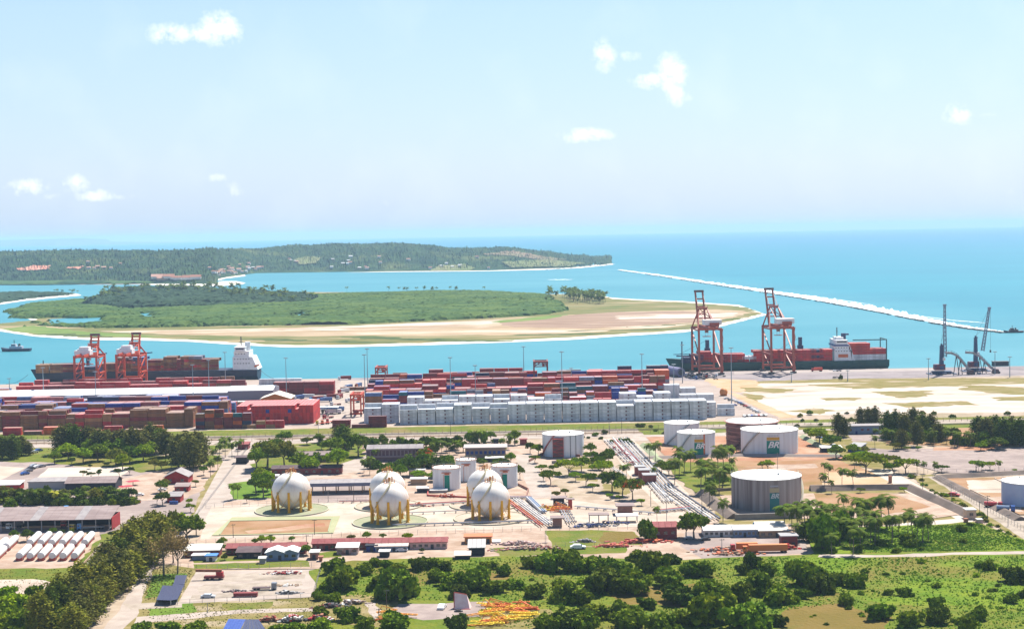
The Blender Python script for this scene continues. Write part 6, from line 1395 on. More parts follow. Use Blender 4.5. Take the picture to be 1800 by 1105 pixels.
heap(1290, 974, 22, 1.0, [org, w_tan], 'rusty low scrap line below the paved yard', 15, n=80); heap(932, 965, 26, 1.2, [roof_brown, w_tan, w_maroon], 'long brown debris bank beyond the orange hut', 16, name='debris_bank', cat='debris', n=140, s=1.2)
heap(905, 957, 20, 1.4, [roof_brown, w_pink], 'brown rubble beside the white slab', 17, name='debris_bank', cat='debris', n=80); heap(250, 1000, 12, 1, [w_tan, roof_brown], 'brown rubble along the casuarina row', 18, name='debris_bank', cat='debris', n=60)
vehicle('truck', 1308, 968, 0, 'orange lorry with a red cab parked at the yard edge', 'red', mat('trailer_orange', (.52, .17, .05), rough=.6), 11, 'box'); vehicle('truck', 1345, 971, 0, 'long orange trailer lorry behind the round bush', 'orange', MATS['trailer_orange'], 18, 'box')
vehicle('car', 1301, 942, R(90), 'dark green car parked at the long shed', 'green'); vehicle('car', 1240, 950, R(5), 'black car by the round tree near the long shed', 'black'); vehicle('car', 1212, 948, 0, 'grey wreck beside the big round tree', 'grey')
vehicle('car', 706, 969, 0, 'white pickup parked before the pinkish barrack', 'white', sc=1.15); vehicle('car', 777, 1070, R(80), 'white van with blue windows in the paved clearing', 'white', sc=1.3); vehicle('car', 806, 1076, 0, 'small dark object-like car wreck behind the pink tent', 'black', sc=.7)
vehicle('car', 1016, 965, 0, 'white and red car on the track before the bushes', 'white', sc=1.5); vehicle('car', 1676, 872, R(-30), 'rusty white minibus parked on the dirt road verge', 'red', sc=1.4)
vehicle('truck', 1746, 892, R(160), 'red tanker lorry beside the blue tank', 'red', VCOL['red'], 8, 'tank'); vehicle('truck', 1768, 899, R(160), 'blue tanker lorry beside the blue tank', 'blue', w_blue, 8, 'tank')
for (x, y, c_, crg, bed, L, rz, lb) in [(27, 928, 'white', w_grey, 'tank', 9, 60, 'grey tanker lorry inside the long truck shed'), (115, 924, 'red', dark, 'flat', 7, 90, 'red lorry in the shade of the truck shed'), (132, 930, 'yellow', dark, 'flat', 7, 80, 'yellow lorry before the truck shed'), (160, 930, 'sky', w_white, 'flat', 12, 12, 'bright blue lorry with a white flatbed before the truck shed'), (124, 899, 'sky', w_white, 'flat', 6, 0, 'pale blue van behind the truck shed roof')]:
    vehicle('truck', x, y, R(rz), lb, c_, crg, L, bed)
for i, (x, y, c_) in enumerate([(44, 834, 'blue'), (50, 829, 'grey'), (55, 825, 'black'), (60, 820, 'silver'), (66, 822, 'white'), (73, 821, 'grey'), (60, 796, 'white'), (68, 793, 'blue'), (5, 800, 'silver'), (14, 798, 'black'), (50, 795, 'silver')]): vehicle('car', x, y, R(55), f'{c_} car, {ORD[i] or "first"} of the cars along the left compound road', c_, sc=1.25)
for i, (x, y, c_) in enumerate([(246, 871, 'white'), (240, 884, 'red'), (30, 886, 'white'), (45, 886, 'silver'), (12, 886, 'white'), (100, 884, 'white'), (132, 885, 'white'), (172, 882, 'white'), (285, 862, 'white')]): vehicle('car', x, y, R(10), f'{c_} car, {ORD[i] or "first"} of those scattered around the row of palms', c_)
for i, (x, y) in enumerate([(222, 862), (234, 853)]):
    p = P(x, y); f = MB(); f.box((p.x, p.y, 2.6), (7, 5, .4), rz=.6, taper=.5); f.bar((p.x, p.y, 0), (p.x, p.y, 2.5), .3); tag(f.build('red_canopy', VCOL['red']), ['red canopy at the tip of the palm row', 'second red canopy behind the palm row tip'][i], 'canopy')
# white tank trailers
ty_r = mat('trailer_red', (.42, .07, .05), rough=.6); t0 = None
A_ = P(33, 985); B_ = P(53, 966); dv = (B_ - A_); LT = dv.length * .92; ang = math.atan2(dv.y, dv.x)
rows = [('front', 987, [33, 52, 71, 91, 110, 130]), ('rear', 963, [52, 71, 90, 109, 128, 148])]
def trailer(x, y, label):
    global t0
    p = P(x, y)
    if t0 is None:
        t = empty('tank_trailer', (0, 0, 0)); f = MB(); f.bar((1, 0, 2.3), (LT - .8, 0, 2.3), 2.9, 2.9, n=14); f.build('tank_body', mat('trailer_white', (.68, .67, .66), (.6, .58, .57), scale=.5, rough=.45), t)
        f = MB(); f.bar((.72, 0, 2.3), (1.0, 0, 2.3), 2.2, 2.2, n=14); f.build('end_cap', MATS['trailer_white'], t); f = MB(); f.bar((LT - .8, 0, 2.3), (LT - .5, 0, 2.3), 2.2, n=14); f.build('end_cap', MATS['trailer_white'], t)
        f = MB(); f.box((LT / 2, 0, .85), (LT - 1, 2.2, .35)); f.box((1.0, 0, .8), (.5, 2.5, 1.3)); f.build('chassis', ty_r, t)
        for k_ in (1.9, 3.2, LT - 2.5):
            for s_ in (-1, 1): f = MB(); f.bar((k_, s_ * 1.1 - .2, .5), (k_, s_ * 1.1 + .2, .5), 1.0, n=10); f.build('wheel', tyre, t)
        t0 = t; o = t; o.location = (p.x, p.y, 0); o.rotation_euler = (0, 0, ang)
    else: o = copy_tree(t0, (p.x, p.y, 0), ang)
    tag(o, label, 'tank trailer', 'white tank trailers parked in rows')
for rn, y, xs in rows:
    for i, x in enumerate(xs): trailer(x, y, f'white tank trailer, {ORD[i] or "first"} in the {rn} row beside the casuarinas')
for (x, y, lb) in [(-8, 974, 'white tank trailer at the picture edge, upper one'), (10, 970, 'white tank trailer alone left of the rear row'), (-12, 990, 'white tank trailer at the picture edge, lower one')]: trailer(x, y, lb)
p = P(28, 978); 
# equipment yard
def flatstuff(x, y, w_, h_, m_, label, seed, n=40): heap(x, y, w_, h_, m_, label, seed, name='scrap_row', cat='scrap', n=n, s=.9)
flatstuff(415, 1040, 13, .6, [dark, roof_brown], 'low dark pipes lying in the middle of the equipment yard', 31); flatstuff(500, 1008, 18, .8, [w_red, w_maroon, w_white], 'line of red and white parts at the rear of the equipment yard', 32, 70); flatstuff(505, 1044, 9, 1.4, [w_white, w_grey, dark], 'white and grey machine parts in the near corner of the yard', 33, 60); flatstuff(505, 1030, 12, .5, [w_white, w_tan], 'pale boards beside the grey lorry', 34, 40)
p = P(372, 1019); t = empty('truck_crane', (p.x, p.y, 0), 'rusty red truck crane with its boom laid over the cab', 'truck crane'); f = MB(); f.box((1, 0, 1.3), (7.5, 2.4, .8)); f.build('chassis', w_maroon, t); f = MB(); f.box((3.2, 0, 2.4), (2.6, 2.2, 1.6)); f.build('cab', w_red, t); f = MB(); f.bar((4, 0, 3.6), (-6, 0, 3.9), .9, 1.0); f.build('boom', roof_tile_m, t)
for k_ in (-1.6, .2, 3.2):
    for s_ in (-1, 1): f = MB(); f.bar((k_, s_ * 1.1 - .2, .5), (k_, s_ * 1.1 + .2, .5), 1.0, n=10); f.build('wheel', tyre, t)
vehicle('truck', 465, 1037, R(180), 'grey flatbed lorry with red load in the equipment yard', 'grey', roof_dark, 9, 'flat'); vehicle('car', 366, 1051, 0, 'silver pickup parked in the near corner of the equipment yard', 'silver', sc=1.2)
p = P(432, 1049); f = MB(); f.box((p.x, p.y, .9), (8.6, 2.2, 1.5)); f.box((p.x, p.y, 1.7), (8.8, 2.4, .2)); tag(f.build('steel_skip', w_maroon), 'dark red steel skip in the equipment yard', 'skip')
# dark sheets laid in the grass
tarp = mat('tarp_navy', (.035, .04, .085), (.055, .06, .11), scale=1.2, rough=.5, stretch=(4, .3, 1)); tarpb = mat('tarp_blue', (.03, .065, .26), (.05, .09, .30), scale=.8, rough=.5)
for i, (pts, m_, h_, lb) in enumerate([([(275, 1054), (300, 1055), (310, 1032), (286, 1031)], tarp, 2.2, 'large navy roof sheet nearest the driveway'), ([(300, 1055), (312, 1053), (324, 1030), (304, 1028)], tarp, 2.0, 'narrow navy roof sheet in the middle of the three'), ([(305, 1026), (324, 1027), (329, 1013), (309, 1013)], tarp, 2.2, 'small navy roof sheet at the rear of the three'),
                                   ([(392, 1106), (420, 1112), (432, 1091), (402, 1090)], tarpb, 3.0, 'bright blue roof at the bottom of the scene'), ([(424, 1108), (470, 1110), (455, 1091), (432, 1091)], tarp, 3.0, 'dark blue roof beside the bright blue one')]):
    q = [P(x, y, h_) for x, y in pts]; f = MB(); c = sum(q, Vector()) / 4; t = empty('roof_shelter', (c.x, c.y, 0), lb, 'shelter')
    q = [v - Vector((c.x, c.y, 0)) for v in q]; n_ = 6
    for k_ in range(n_):
        a0_, a1_ = q[0].lerp(q[1], k_ / n_), q[0].lerp(q[1], (k_ + .94) / n_); b0_, b1_ = q[3].lerp(q[2], k_ / n_), q[3].lerp(q[2], (k_ + .94) / n_); u_ = Vector((0, 0, .15)); f = MB(); rs = Vector((0, 0, .5))
        f.add([a0_, a1_, b1_ + rs, b0_ + rs, a0_ + u_, a1_ + u_, b1_ + u_ + rs, b0_ + u_ + rs], [(3, 2, 1, 0), (4, 5, 6, 7), (0, 1, 5, 4), (1, 2, 6, 5), (2, 3, 7, 6), (3, 0, 4, 7)]); f.build('roof_panel', m_, t)
    for v in q: f = MB(); f.bar(v * .94 - Vector((0, 0, h_)) * 0 + Vector((0, 0, -h_ * .94)), v * .94, .2); f.build('post', w_grey, t)
# tent: a leaning pale sheet on a red frame
p = P(812, 1072); t = empty('tent', (p.x, p.y, 0), 'pink and white tent with one steep sloping side in the clearing', 'tent'); f = MB(); f.add([(-2.6, 0, 0), (2.8, 0, 0), (3.4, 4, 0), (-2.4, 4, 0), (-2.7, 2.2, 5.8), (1.7, 2.4, 4.9)], [(0, 1, 5, 4), (1, 2, 5), (2, 3, 4, 5), (3, 0, 4)]); f.build('cloth', mat('tent_cloth', (.66, .50, .46), (.72, .60, .56), scale=.6, rough=.8), t); f = MB(); f.bar((-2.7, 2.2, 5.9), (-2.7, .2, 0), .3); f.bar((-2.7, 2.2, 5.9), (1.7, 2.4, 5.0), .2); f.bar((-2.8, -.1, .3), (3, -.1, .3), .4); f.build('frame', redp, t)
def frames(x, y, w_, n, label, seed):
    p = P(x, y); r_ = random.Random(seed); f = MB()
    for i in range(n):
        a_ = r_.uniform(-.5, .5); L_ = r_.uniform(4, 9); cx_, cy_ = p.x + r_.uniform(-.5, .5) * w_, p.y + r_.uniform(-.5, .5) * w_ * .9; z = r_.uniform(.2, 1.8); ca, sa = math.cos(a_), math.sin(a_); mi = r_.choice([0, 0, 0, 1, 1, 2])
        A_ = Vector((cx_ - ca * L_ / 2, cy_ - sa * L_ / 2, z)); B_ = Vector((cx_ + ca * L_ / 2, cy_ + sa * L_ / 2, z + r_.uniform(-.4, .4))); s_ = Vector((-sa, ca, 0)) * r_.uniform(.8, 1.6); f.bar(A_, B_, .26, mi=mi); f.bar(A_ + s_, B_ + s_, .26, mi=mi)
        for k_ in range(5): f.bar(A_.lerp(B_, k_ / 4), A_.lerp(B_, k_ / 4) + s_, .2, mi=mi)
        if r_.random() < .3: f.bar(A_, A_ + Vector((1.5, 0, 2.4)), .2, mi=mi); f.bar(B_, A_ + Vector((1.5, 0, 2.4)), .2, mi=mi)
    return tag(f.build('steel_frames', [mat('frame_yellow', (.80, .56, .03), rough=.6), mat('frame_orange', (.75, .30, .03), rough=.6), mat('frame_red', (.60, .13, .03), rough=.6)]), label, 'steel frames', kind='stuff')
frames(886, 1074, 18, 30, 'large pile of yellow and orange steel frames right of the pink tent', 1); frames(900, 1090, 15, 20, 'yellow and red steel frames spilling over the grass near the bushes', 2); frames(696, 1086, 9, 8, 'yellow frames half hidden by the near bushes', 3); frames(858, 1100, 8, 8, 'orange and yellow frames at the bottom edge of the pile', 5)
heap(515, 1093, 10, 2.4, [dark, w_white, redp], 'heap of white and black scrap between the near bushes', 41, n=70); heap(475, 1092, 9, 2, [redp, w_tan, roof_tile_m], 'rusty red scrap heap beside the blue roof', 42, n=60); heap(560, 1090, 9, 2, [w_red, w_white, roof_tile_m], 'red and white scrap heap at the track end', 43, n=60); heap(580, 1068, 12, 1.4, [w_maroon, dark], 'dark red scrap at the corner of the bushes', 44, n=50); heap(620, 1062, 12, 1.6, [w_white, roof_brown, w_tan], 'pale timber scrap between two large bushes', 45, n=60)
heap(1028, 953, 8, 1.4, [w_grey, roof_brown], 'grey wreckage on the grass beyond the pump row', 46, n=40)

# ---------------------------------------------------------------- pipe racks
pw = mat('pipe_white', (.60, .58, .56), rough=.5); pg_ = mat('pipe_grey', (.36, .36, .38), rough=.5); pdk = mat('pipe_dark', (.12, .12, .14), rough=.6)
def pipe_rack(a, b, n, sp, label, mats, z=1.2, r=.28, sup=8, seed=0):
    A_, B_ = P(*a), P(*b); d_ = (B_ - A_).normalized(); s_ = Vector((-d_.y, d_.x, 0)); t = empty('pipe_rack', (A_.x, A_.y, 0), label, 'pipe rack'); r_ = random.Random(seed); L_ = (B_ - A_).length
    for i in range(n):
        o_ = s_ * (i - (n - 1) / 2) * sp + Vector((0, 0, z)); f = MB(); rr = r * r_.uniform(.7, 1.3); f.bar(o_, o_ + d_ * L_, rr * 2, n=6); f.build('pipe', mats[r_.randrange(len(mats))], t)
    for k_ in range(sup):
        c = d_ * L_ * (k_ + .5) / sup; f = MB(); f.bar(c - s_ * (n * sp / 2 + .4) + Vector((0, 0, z - .4)), c + s_ * (n * sp / 2 + .4) + Vector((0, 0, z - .4)), .35); f.bar(c - s_ * n * sp / 2, c - s_ * n * sp / 2 + Vector((0, 0, z)), .35); f.bar(c + s_ * n * sp / 2, c + s_ * n * sp / 2 + Vector((0, 0, z)), .35); f.build('support', w_grey, t)
    return t
pipe_rack((1172, 862), (1248, 916), 6, 1.8, 'wide rack of pale pipes on the near half of the pipe bridge', [pw, pw, pg_, pdk], sup=7, seed=1, r=.36); pipe_rack((1090, 772), (1172, 862), 6, 1.8, 'wide rack of pale pipes on the far half of the pipe bridge', [pw, pw, pg_, pdk], sup=8, seed=2, r=.36)
pipe_rack((1140, 845), (1175, 885), 4, 1.3, 'short side rack of white pipes beside the brick substations', [pw, pg_], seed=3); pipe_rack((1073, 775), (1112, 815), 6, 1.5, 'far rack of white pipes left of the pale green bund', [pw, pg_, redp], seed=4)
pipe_rack((900, 880), (962, 926), 6, 1.35, 'red and white pipe rack slanting beside the front sphere', [redp, pw, redp, pw, org], sup=6, seed=5, r=.3); pipe_rack((930, 878), (956, 903), 3, 1.2, 'thick grey pipes beside the red rack', [pg_, w_blue], sup=4, seed=6, r=.6); pipe_rack((985, 886), (1005, 922), 4, 1.2, 'brown and grey pipes running to the brick kiosk', [pg_, w_tan, pdk], sup=6, seed=7)
pipe_rack((596, 884), (720, 882), 2, 1.5, 'thin white pipes behind the front middle sphere', [pw, redp], sup=8, seed=8, r=.2); pipe_rack((700, 892), (840, 884), 3, 1.2, 'red and white pipes crossing behind the front sphere', [redp, pw, org], sup=8, seed=9, r=.25); pipe_rack((690, 926), (985, 917), 2, .9, 'long brown pipe line running in front of the spheres', [w_tan, pg_], sup=18, seed=10, r=.3)
pipe_rack((715, 905), (830, 900), 1, 1, 'single grey pipe between the two front spheres', [pg_], sup=6, seed=11, r=.22); pipe_rack((890, 877), (935, 877), 3, 1.0, 'pink pipes joining the red rack from the tanks', [redp, pw], sup=4, seed=12, r=.3); pipe_rack((1010, 893), (1150, 905), 2, 1.2, 'low pipes running past the control room', [pw, pg_], sup=9, seed=13, r=.2); pipe_rack((1150, 902), (1215, 895), 4, 1.0, 'short white manifold crossing the pipe bridge foot', [pw, redp, pg_], sup=5, seed=14, r=.25)
pipe_rack((1040, 800), (1100, 840), 2, 1.5, 'pair of pipes through the garden edge', [pw, w_tan], sup=6, seed=15, r=.2)
frames(975, 898, 8, 9, 'yellow railings and pipework between the racks', 9)
for i, (x, y) in enumerate([(1090, 800), (1105, 806), (1080, 792), (1098, 798), (1112, 818)]): heap(x, y, 7, 2.6, [w_pink, w_white, redp, w_grey], f'pink and white pump station equipment, {ORD[i] or "first"} along the upper pipe bridge', 60 + i, name='pump_station', n=40, s=.9)

# ---------------------------------------------------------------- fences, poles, rails
def fence(pts, sp, h, label, m_=None, mesh=True, pr=.12):
    q = poly_world(pts); t = empty('wire_fence', (q[0].x, q[0].y, 0), label, 'fence'); f = MB(); g_ = MB()
    for a_, b_ in zip(q[:-1], q[1:]):
        a_ = a_ - q[0]; b_ = b_ - q[0]; n = max(1, int((b_ - a_).length / sp))
        for i in range(n + 1): c = a_.lerp(b_, i / n); f.bar(c, c + Vector((0, 0, h)), pr)
        for z in (.2, h * .5, h): g_.bar(a_ + Vector((0, 0, z)), b_ + Vector((0, 0, z)), .05)
    tag(f.build('palings', m_ or w_grey, t), kind='stuff'); g_.build('wire', m_ or w_grey, t)
fence([(-60, 774), (300, 770.5), (600, 765), (900, 758.5), (1200, 751.5), (1500, 744), (1900, 735)], 4, 2.4, 'long fence along the railway behind the trees', pr=.22, m_=w_tan)
fence([(-60, 782), (300, 778), (600, 773), (900, 767), (1200, 760)], 5, 2.2, 'second long fence on the near side of the access road', pr=.2, m_=w_tan); fence([(362, 893), (560, 884), (660, 880)], 4, 2.2, 'fence behind the lone sphere'); fence([(345, 958), (600, 944), (950, 933), (1240, 930)], 4, 2.4, 'long wire fence in front of the sphere plant')
fence([(330, 925), (376, 868), (440, 782)], 4, 1.8, 'fence up the driveway side', pr=.15); fence([(262, 990), (345, 1001), (566, 997)], 4, 2.2, 'wire fence behind the equipment yard'); fence([(312, 1064), (550, 1052), (566, 997)], 4, 2.2, 'wire fence in front of the equipment yard')
fence([(1640, 838), (1712, 884), (1800, 934), (1900, 985)], 4, 2.4, 'fence down the dirt road by the blue tank'); fence([(1580, 832), (1900, 824)], 5, 1.6, 'low fence at the edge of the grey lot'); fence([(960, 934), (960, 962), (1130, 960)], 4, 2, 'fence around the green plot'); fence([(150, 1000), (178, 958)], 4, 1.6, 'white boundary fence beside the trailers', m_=w_white); fence([(95, 1033), (150, 1000)], 4, 1.6, 'white boundary fence down the grass', m_=w_white)
for pts, lb in [([(96, 1034), (130, 1012), (178, 960)], 'thin pale boundary wall running down to the bushes'), ([(1476, 862), (1600, 858)], 'pale green low wall behind the bund and the palms')]: wall_line('boundary_wall', pts, 1.3, .35, w_tan if 'thin' in lb else pgw, lb)
for i, (x, yb, yt, lb) in enumerate([(1367, 845, 795, 'tall dark pole in front of the wide sign tank'), (1502, 832, 812, 'pole beside the leaning tree'), (1622, 865, 835, 'first pole along the dirt road'), (1672, 882, 855, 'second pole along the dirt road'), (1722, 905, 880, 'third pole along the dirt road'), (1736, 915, 870, 'pale steel pole by the red lorry'), (1772, 925, 903, 'fourth pole along the dirt road'),
                               (477, 963, 938, 'dark pole between the barracks'), (539, 965, 939, 'dark pole at the barrack gap'), (365, 1078, 1058, 'pole beside the lower track'), (666, 1090, 1068, 'thin pole near the sand track'), (680, 1080, 1035, 'pale pole in front of the large bushes'), (1172, 925, 870, 'lamp pole behind the red brick hut'), (1144, 890, 860, 'lamp pole by the substations'), (1234, 905, 868, 'lamp pole at the pipe bridge foot'),
                               (1269, 975, 946, 'lamp pole in the paved yard'), (553, 940, 912, 'pole at the pond corner'), (410, 945, 920, 'lamp pole at the pond'), (577, 882, 860, 'lamp pole behind the canopy front'), (622, 884, 850, 'white lamp pole before the canopy'), (1282, 770, 748, 'thin pole behind the sign tanks'), (1071, 762, 735, 'pole on the railway verge'), (1093, 762, 733, 'second pole on the railway verge'), (792, 764, 740, 'pole on the verge before the white containers'), (560, 770, 742, 'pole on the verge before the red wall'), (1570, 835, 812, 'pole at the lane crossing'), (1320, 905, 922 - 20, 'small pole by the blue sign')]):
    p = P(x, yb); h_ = (yb - yt) * mpp(x, yb); t = empty('utility_pole', (p.x, p.y, 0), lb, 'pole', 'poles around the plant'); f = MB(); f.cyl((0, 0, 0), .16, h_, 8, r2=.1); f.build('post', mat('pole_wood', (.10, .085, .075), rough=.9) if i % 3 else w_grey, t); f = MB(); f.box((0, 0, h_ - .4), (1.8, .15, .15)); f.box((.8, 0, h_ - .3), (.5, .25, .2)); f.build('cross_arm', dark, t)
p = P(1327, 935); t = empty('round_sign', (p.x, p.y, 0), 'round blue and white sign beside the bund wall', 'sign'); f = MB(); f.bar((0, 0, 0), (0, 0, 3.2), .18); f.build('post', w_grey, t); f = MB(); f.bar((0, -.1, 3.6), (0, -.2, 3.6), 2.0, 2.0, n=18); f.build('disc', mat('sign_blue', (.06, .30, .52)), t)
# rails
for j, yy in enumerate((762.6, 764.2)):
    f = MB()
    Y = P(700, yy).y
    for dy in (-.7, .7): f.box((0, Y + dy, .42), (1500, .12, .16))
    t = tag(f.build('railway_track', mat('rail_steel', (.16, .12, .11), rough=.5, metal=.3)), ['far railway track along the container yard', 'near railway track along the container yard'][j], 'railway track')

# ================================================================ VEGETATION
def leafmat(name, c1, c2, c3=None, rnd=.17, tr=.16):
    if name in MATS: return MATS[name]
    m_ = bpy.data.materials.new(name); m_.use_nodes = True; t = NT(m_.node_tree)
    tcn = t.n('ShaderNodeTexCoord'); nz_ = t.n('ShaderNodeTexNoise', i_Vector=tcn.outputs['Object'], i_Scale=.55, i_Detail=4.0)
    col = t.mix(t.ramp(nz_.outputs[0], [(.36, 0.), (.64, 1.)]), c1, c2)
    if c3: n3 = t.n('ShaderNodeTexNoise', i_Vector=tcn.outputs['Object'], i_Scale=.35, i_Detail=2.0); col = t.mix(t.ramp(n3.outputs[0], [(.52, 0.), (.60, 1.)]), col, c3)
    oi = t.n('ShaderNodeObjectInfo'); hsv = t.n('ShaderNodeHueSaturation'); t.set(hsv.inputs['Color'], col)
    t.set(hsv.inputs['Value'], t.m('ADD', t.m('MULTIPLY', oi.outputs['Random'], 2.4 * rnd), 1 - rnd)); t.set(hsv.inputs['Hue'], t.m('ADD', t.m('MULTIPLY', t.m('FRACT', t.m('MULTIPLY', oi.outputs['Random'], 5.7)), .03), .485))
    d = t.n('ShaderNodeBsdfPrincipled', i_Base_Color=hsv.outputs[0], i_Roughness=.75); d.inputs['Specular IOR Level'].default_value = .04
    tl = t.n('ShaderNodeBsdfTranslucent', i_Color=hsv.outputs[0]); mx = t.n('ShaderNodeMixShader', i_0=tr); t.set(mx.inputs[1], d); t.set(mx.inputs[2], tl)
    t.n('ShaderNodeOutputMaterial', i_Surface=mx); MATS[name] = m_; return m_
LM = dict(bright=leafmat('leaves_bright', (0.163, 0.259, 0.006), (0.279, 0.354, 0.009)), mid=leafmat('leaves_mid', (0.085, 0.153, 0.006), (0.181, 0.239, 0.009)), bush=leafmat('leaves_bush', (0.080, 0.136, 0.006), (0.190, 0.232, 0.009)),
          dark=leafmat('leaves_dark', (0.050, 0.090, 0.007), (0.110, 0.142, 0.010)), cas=leafmat('needles_grey', (0.077, 0.089, 0.012), (0.140, 0.132, 0.028)), olive=leafmat('leaves_olive', (0.124, 0.144, 0.010), (0.215, 0.193, 0.022)),
          palm=leafmat('palm_leaves', (0.045, 0.084, 0.006), (0.120, 0.161, 0.010), tr=.1), flower=leafmat('flowering_leaves', (0.099, 0.153, 0.008), (0.181, 0.210, 0.012), (0.730, 0.110, 0.029)), yel=leafmat('leaves_yellow', (0.322, 0.313, 0.017), (0.429, 0.405, 0.043)), bare=leafmat('leaves_thin', (0.193, 0.138, 0.043), (0.279, 0.184, 0.065)))
bark = mat('bark', (.13, .10, .08), (.20, .165, .13), scale=1.2, rough=.9); bark_d = mat('bark_dark', (.07, .055, .045), (.11, .09, .07), scale=1.2, rough=.9)
def quads_mesh(name, C, size, m_, nrm=None, aspect=1.0, r_=None):
    """leaf sized faces: C centres (n,3), size (n,)"""
    n = len(C); a = r_.normal(size=(n, 3)); 
    if nrm is not None: a = nrm * .9 + a * .55
    a /= np.linalg.norm(a, axis=1)[:, None]; b = np.cross(a, r_.normal(size=(n, 3))); b /= np.linalg.norm(b, axis=1)[:, None] + 1e-9; c = np.cross(a, b)
    s = size[:, None]; v = np.stack([C - b * s - c * s * aspect * .6, C + b * s - c * s * aspect, C + b * s * .7 + c * s * aspect, C - b * s * 1.1 + c * s * aspect * .7], 1).reshape(-1, 3)
    me = bpy.data.meshes.new(name); me.vertices.add(4 * n); me.vertices.foreach_set('co', v.ravel()); me.loops.add(4 * n); me.loops.foreach_set('vertex_index', np.arange(4 * n)); me.polygons.add(n)
    me.polygons.foreach_set('loop_start', np.arange(n) * 4); me.polygons.foreach_set('loop_total', np.full(n, 4)); me.materials.append(m_); me.update(calc_edges=True); return me
def crown_pts(r_, blobs, n, jit=.21):
    """points on the outer shells of overlapping blobs (x, y, z, rx, rz)"""
    P_, N_ = [], []; w_ = np.array([b[3] * b[3] for b in blobs]); w_ = w_ / w_.sum()
    for b, k in zip(blobs, w_):
        m_ = int(n * k) + 1; d = r_.normal(size=(m_, 3)); d /= np.linalg.norm(d, axis=1)[:, None]; d[:, 2] = np.where(d[:, 2] < -.35, -d[:, 2] * .8, d[:, 2])
        lump = 1 + .24 * np.sin(d[:, 0] * 6.1 + b[0] * 3) * np.sin(d[:, 1] * 5.3 + b[1] * 2) + .10 * np.sin(d[:, 2] * 9 + b[0]); rr = (lump * (1 - np.abs(r_.normal(0, jit, m_))))[:, None]
        P_.append(np.array(b[:3]) + d * rr * np.array([b[3], b[3], b[4]])); N_.append(d)
    return np.concatenate(P_), np.concatenate(N_)
def trunk_mesh(limbs, m_):
    f = MB()
    for a, b, w0, w1 in limbs: f.bar(a, b, w0, n=6, w2=w1)
    return f.mesh('trunk', m_)
PROTO = {}
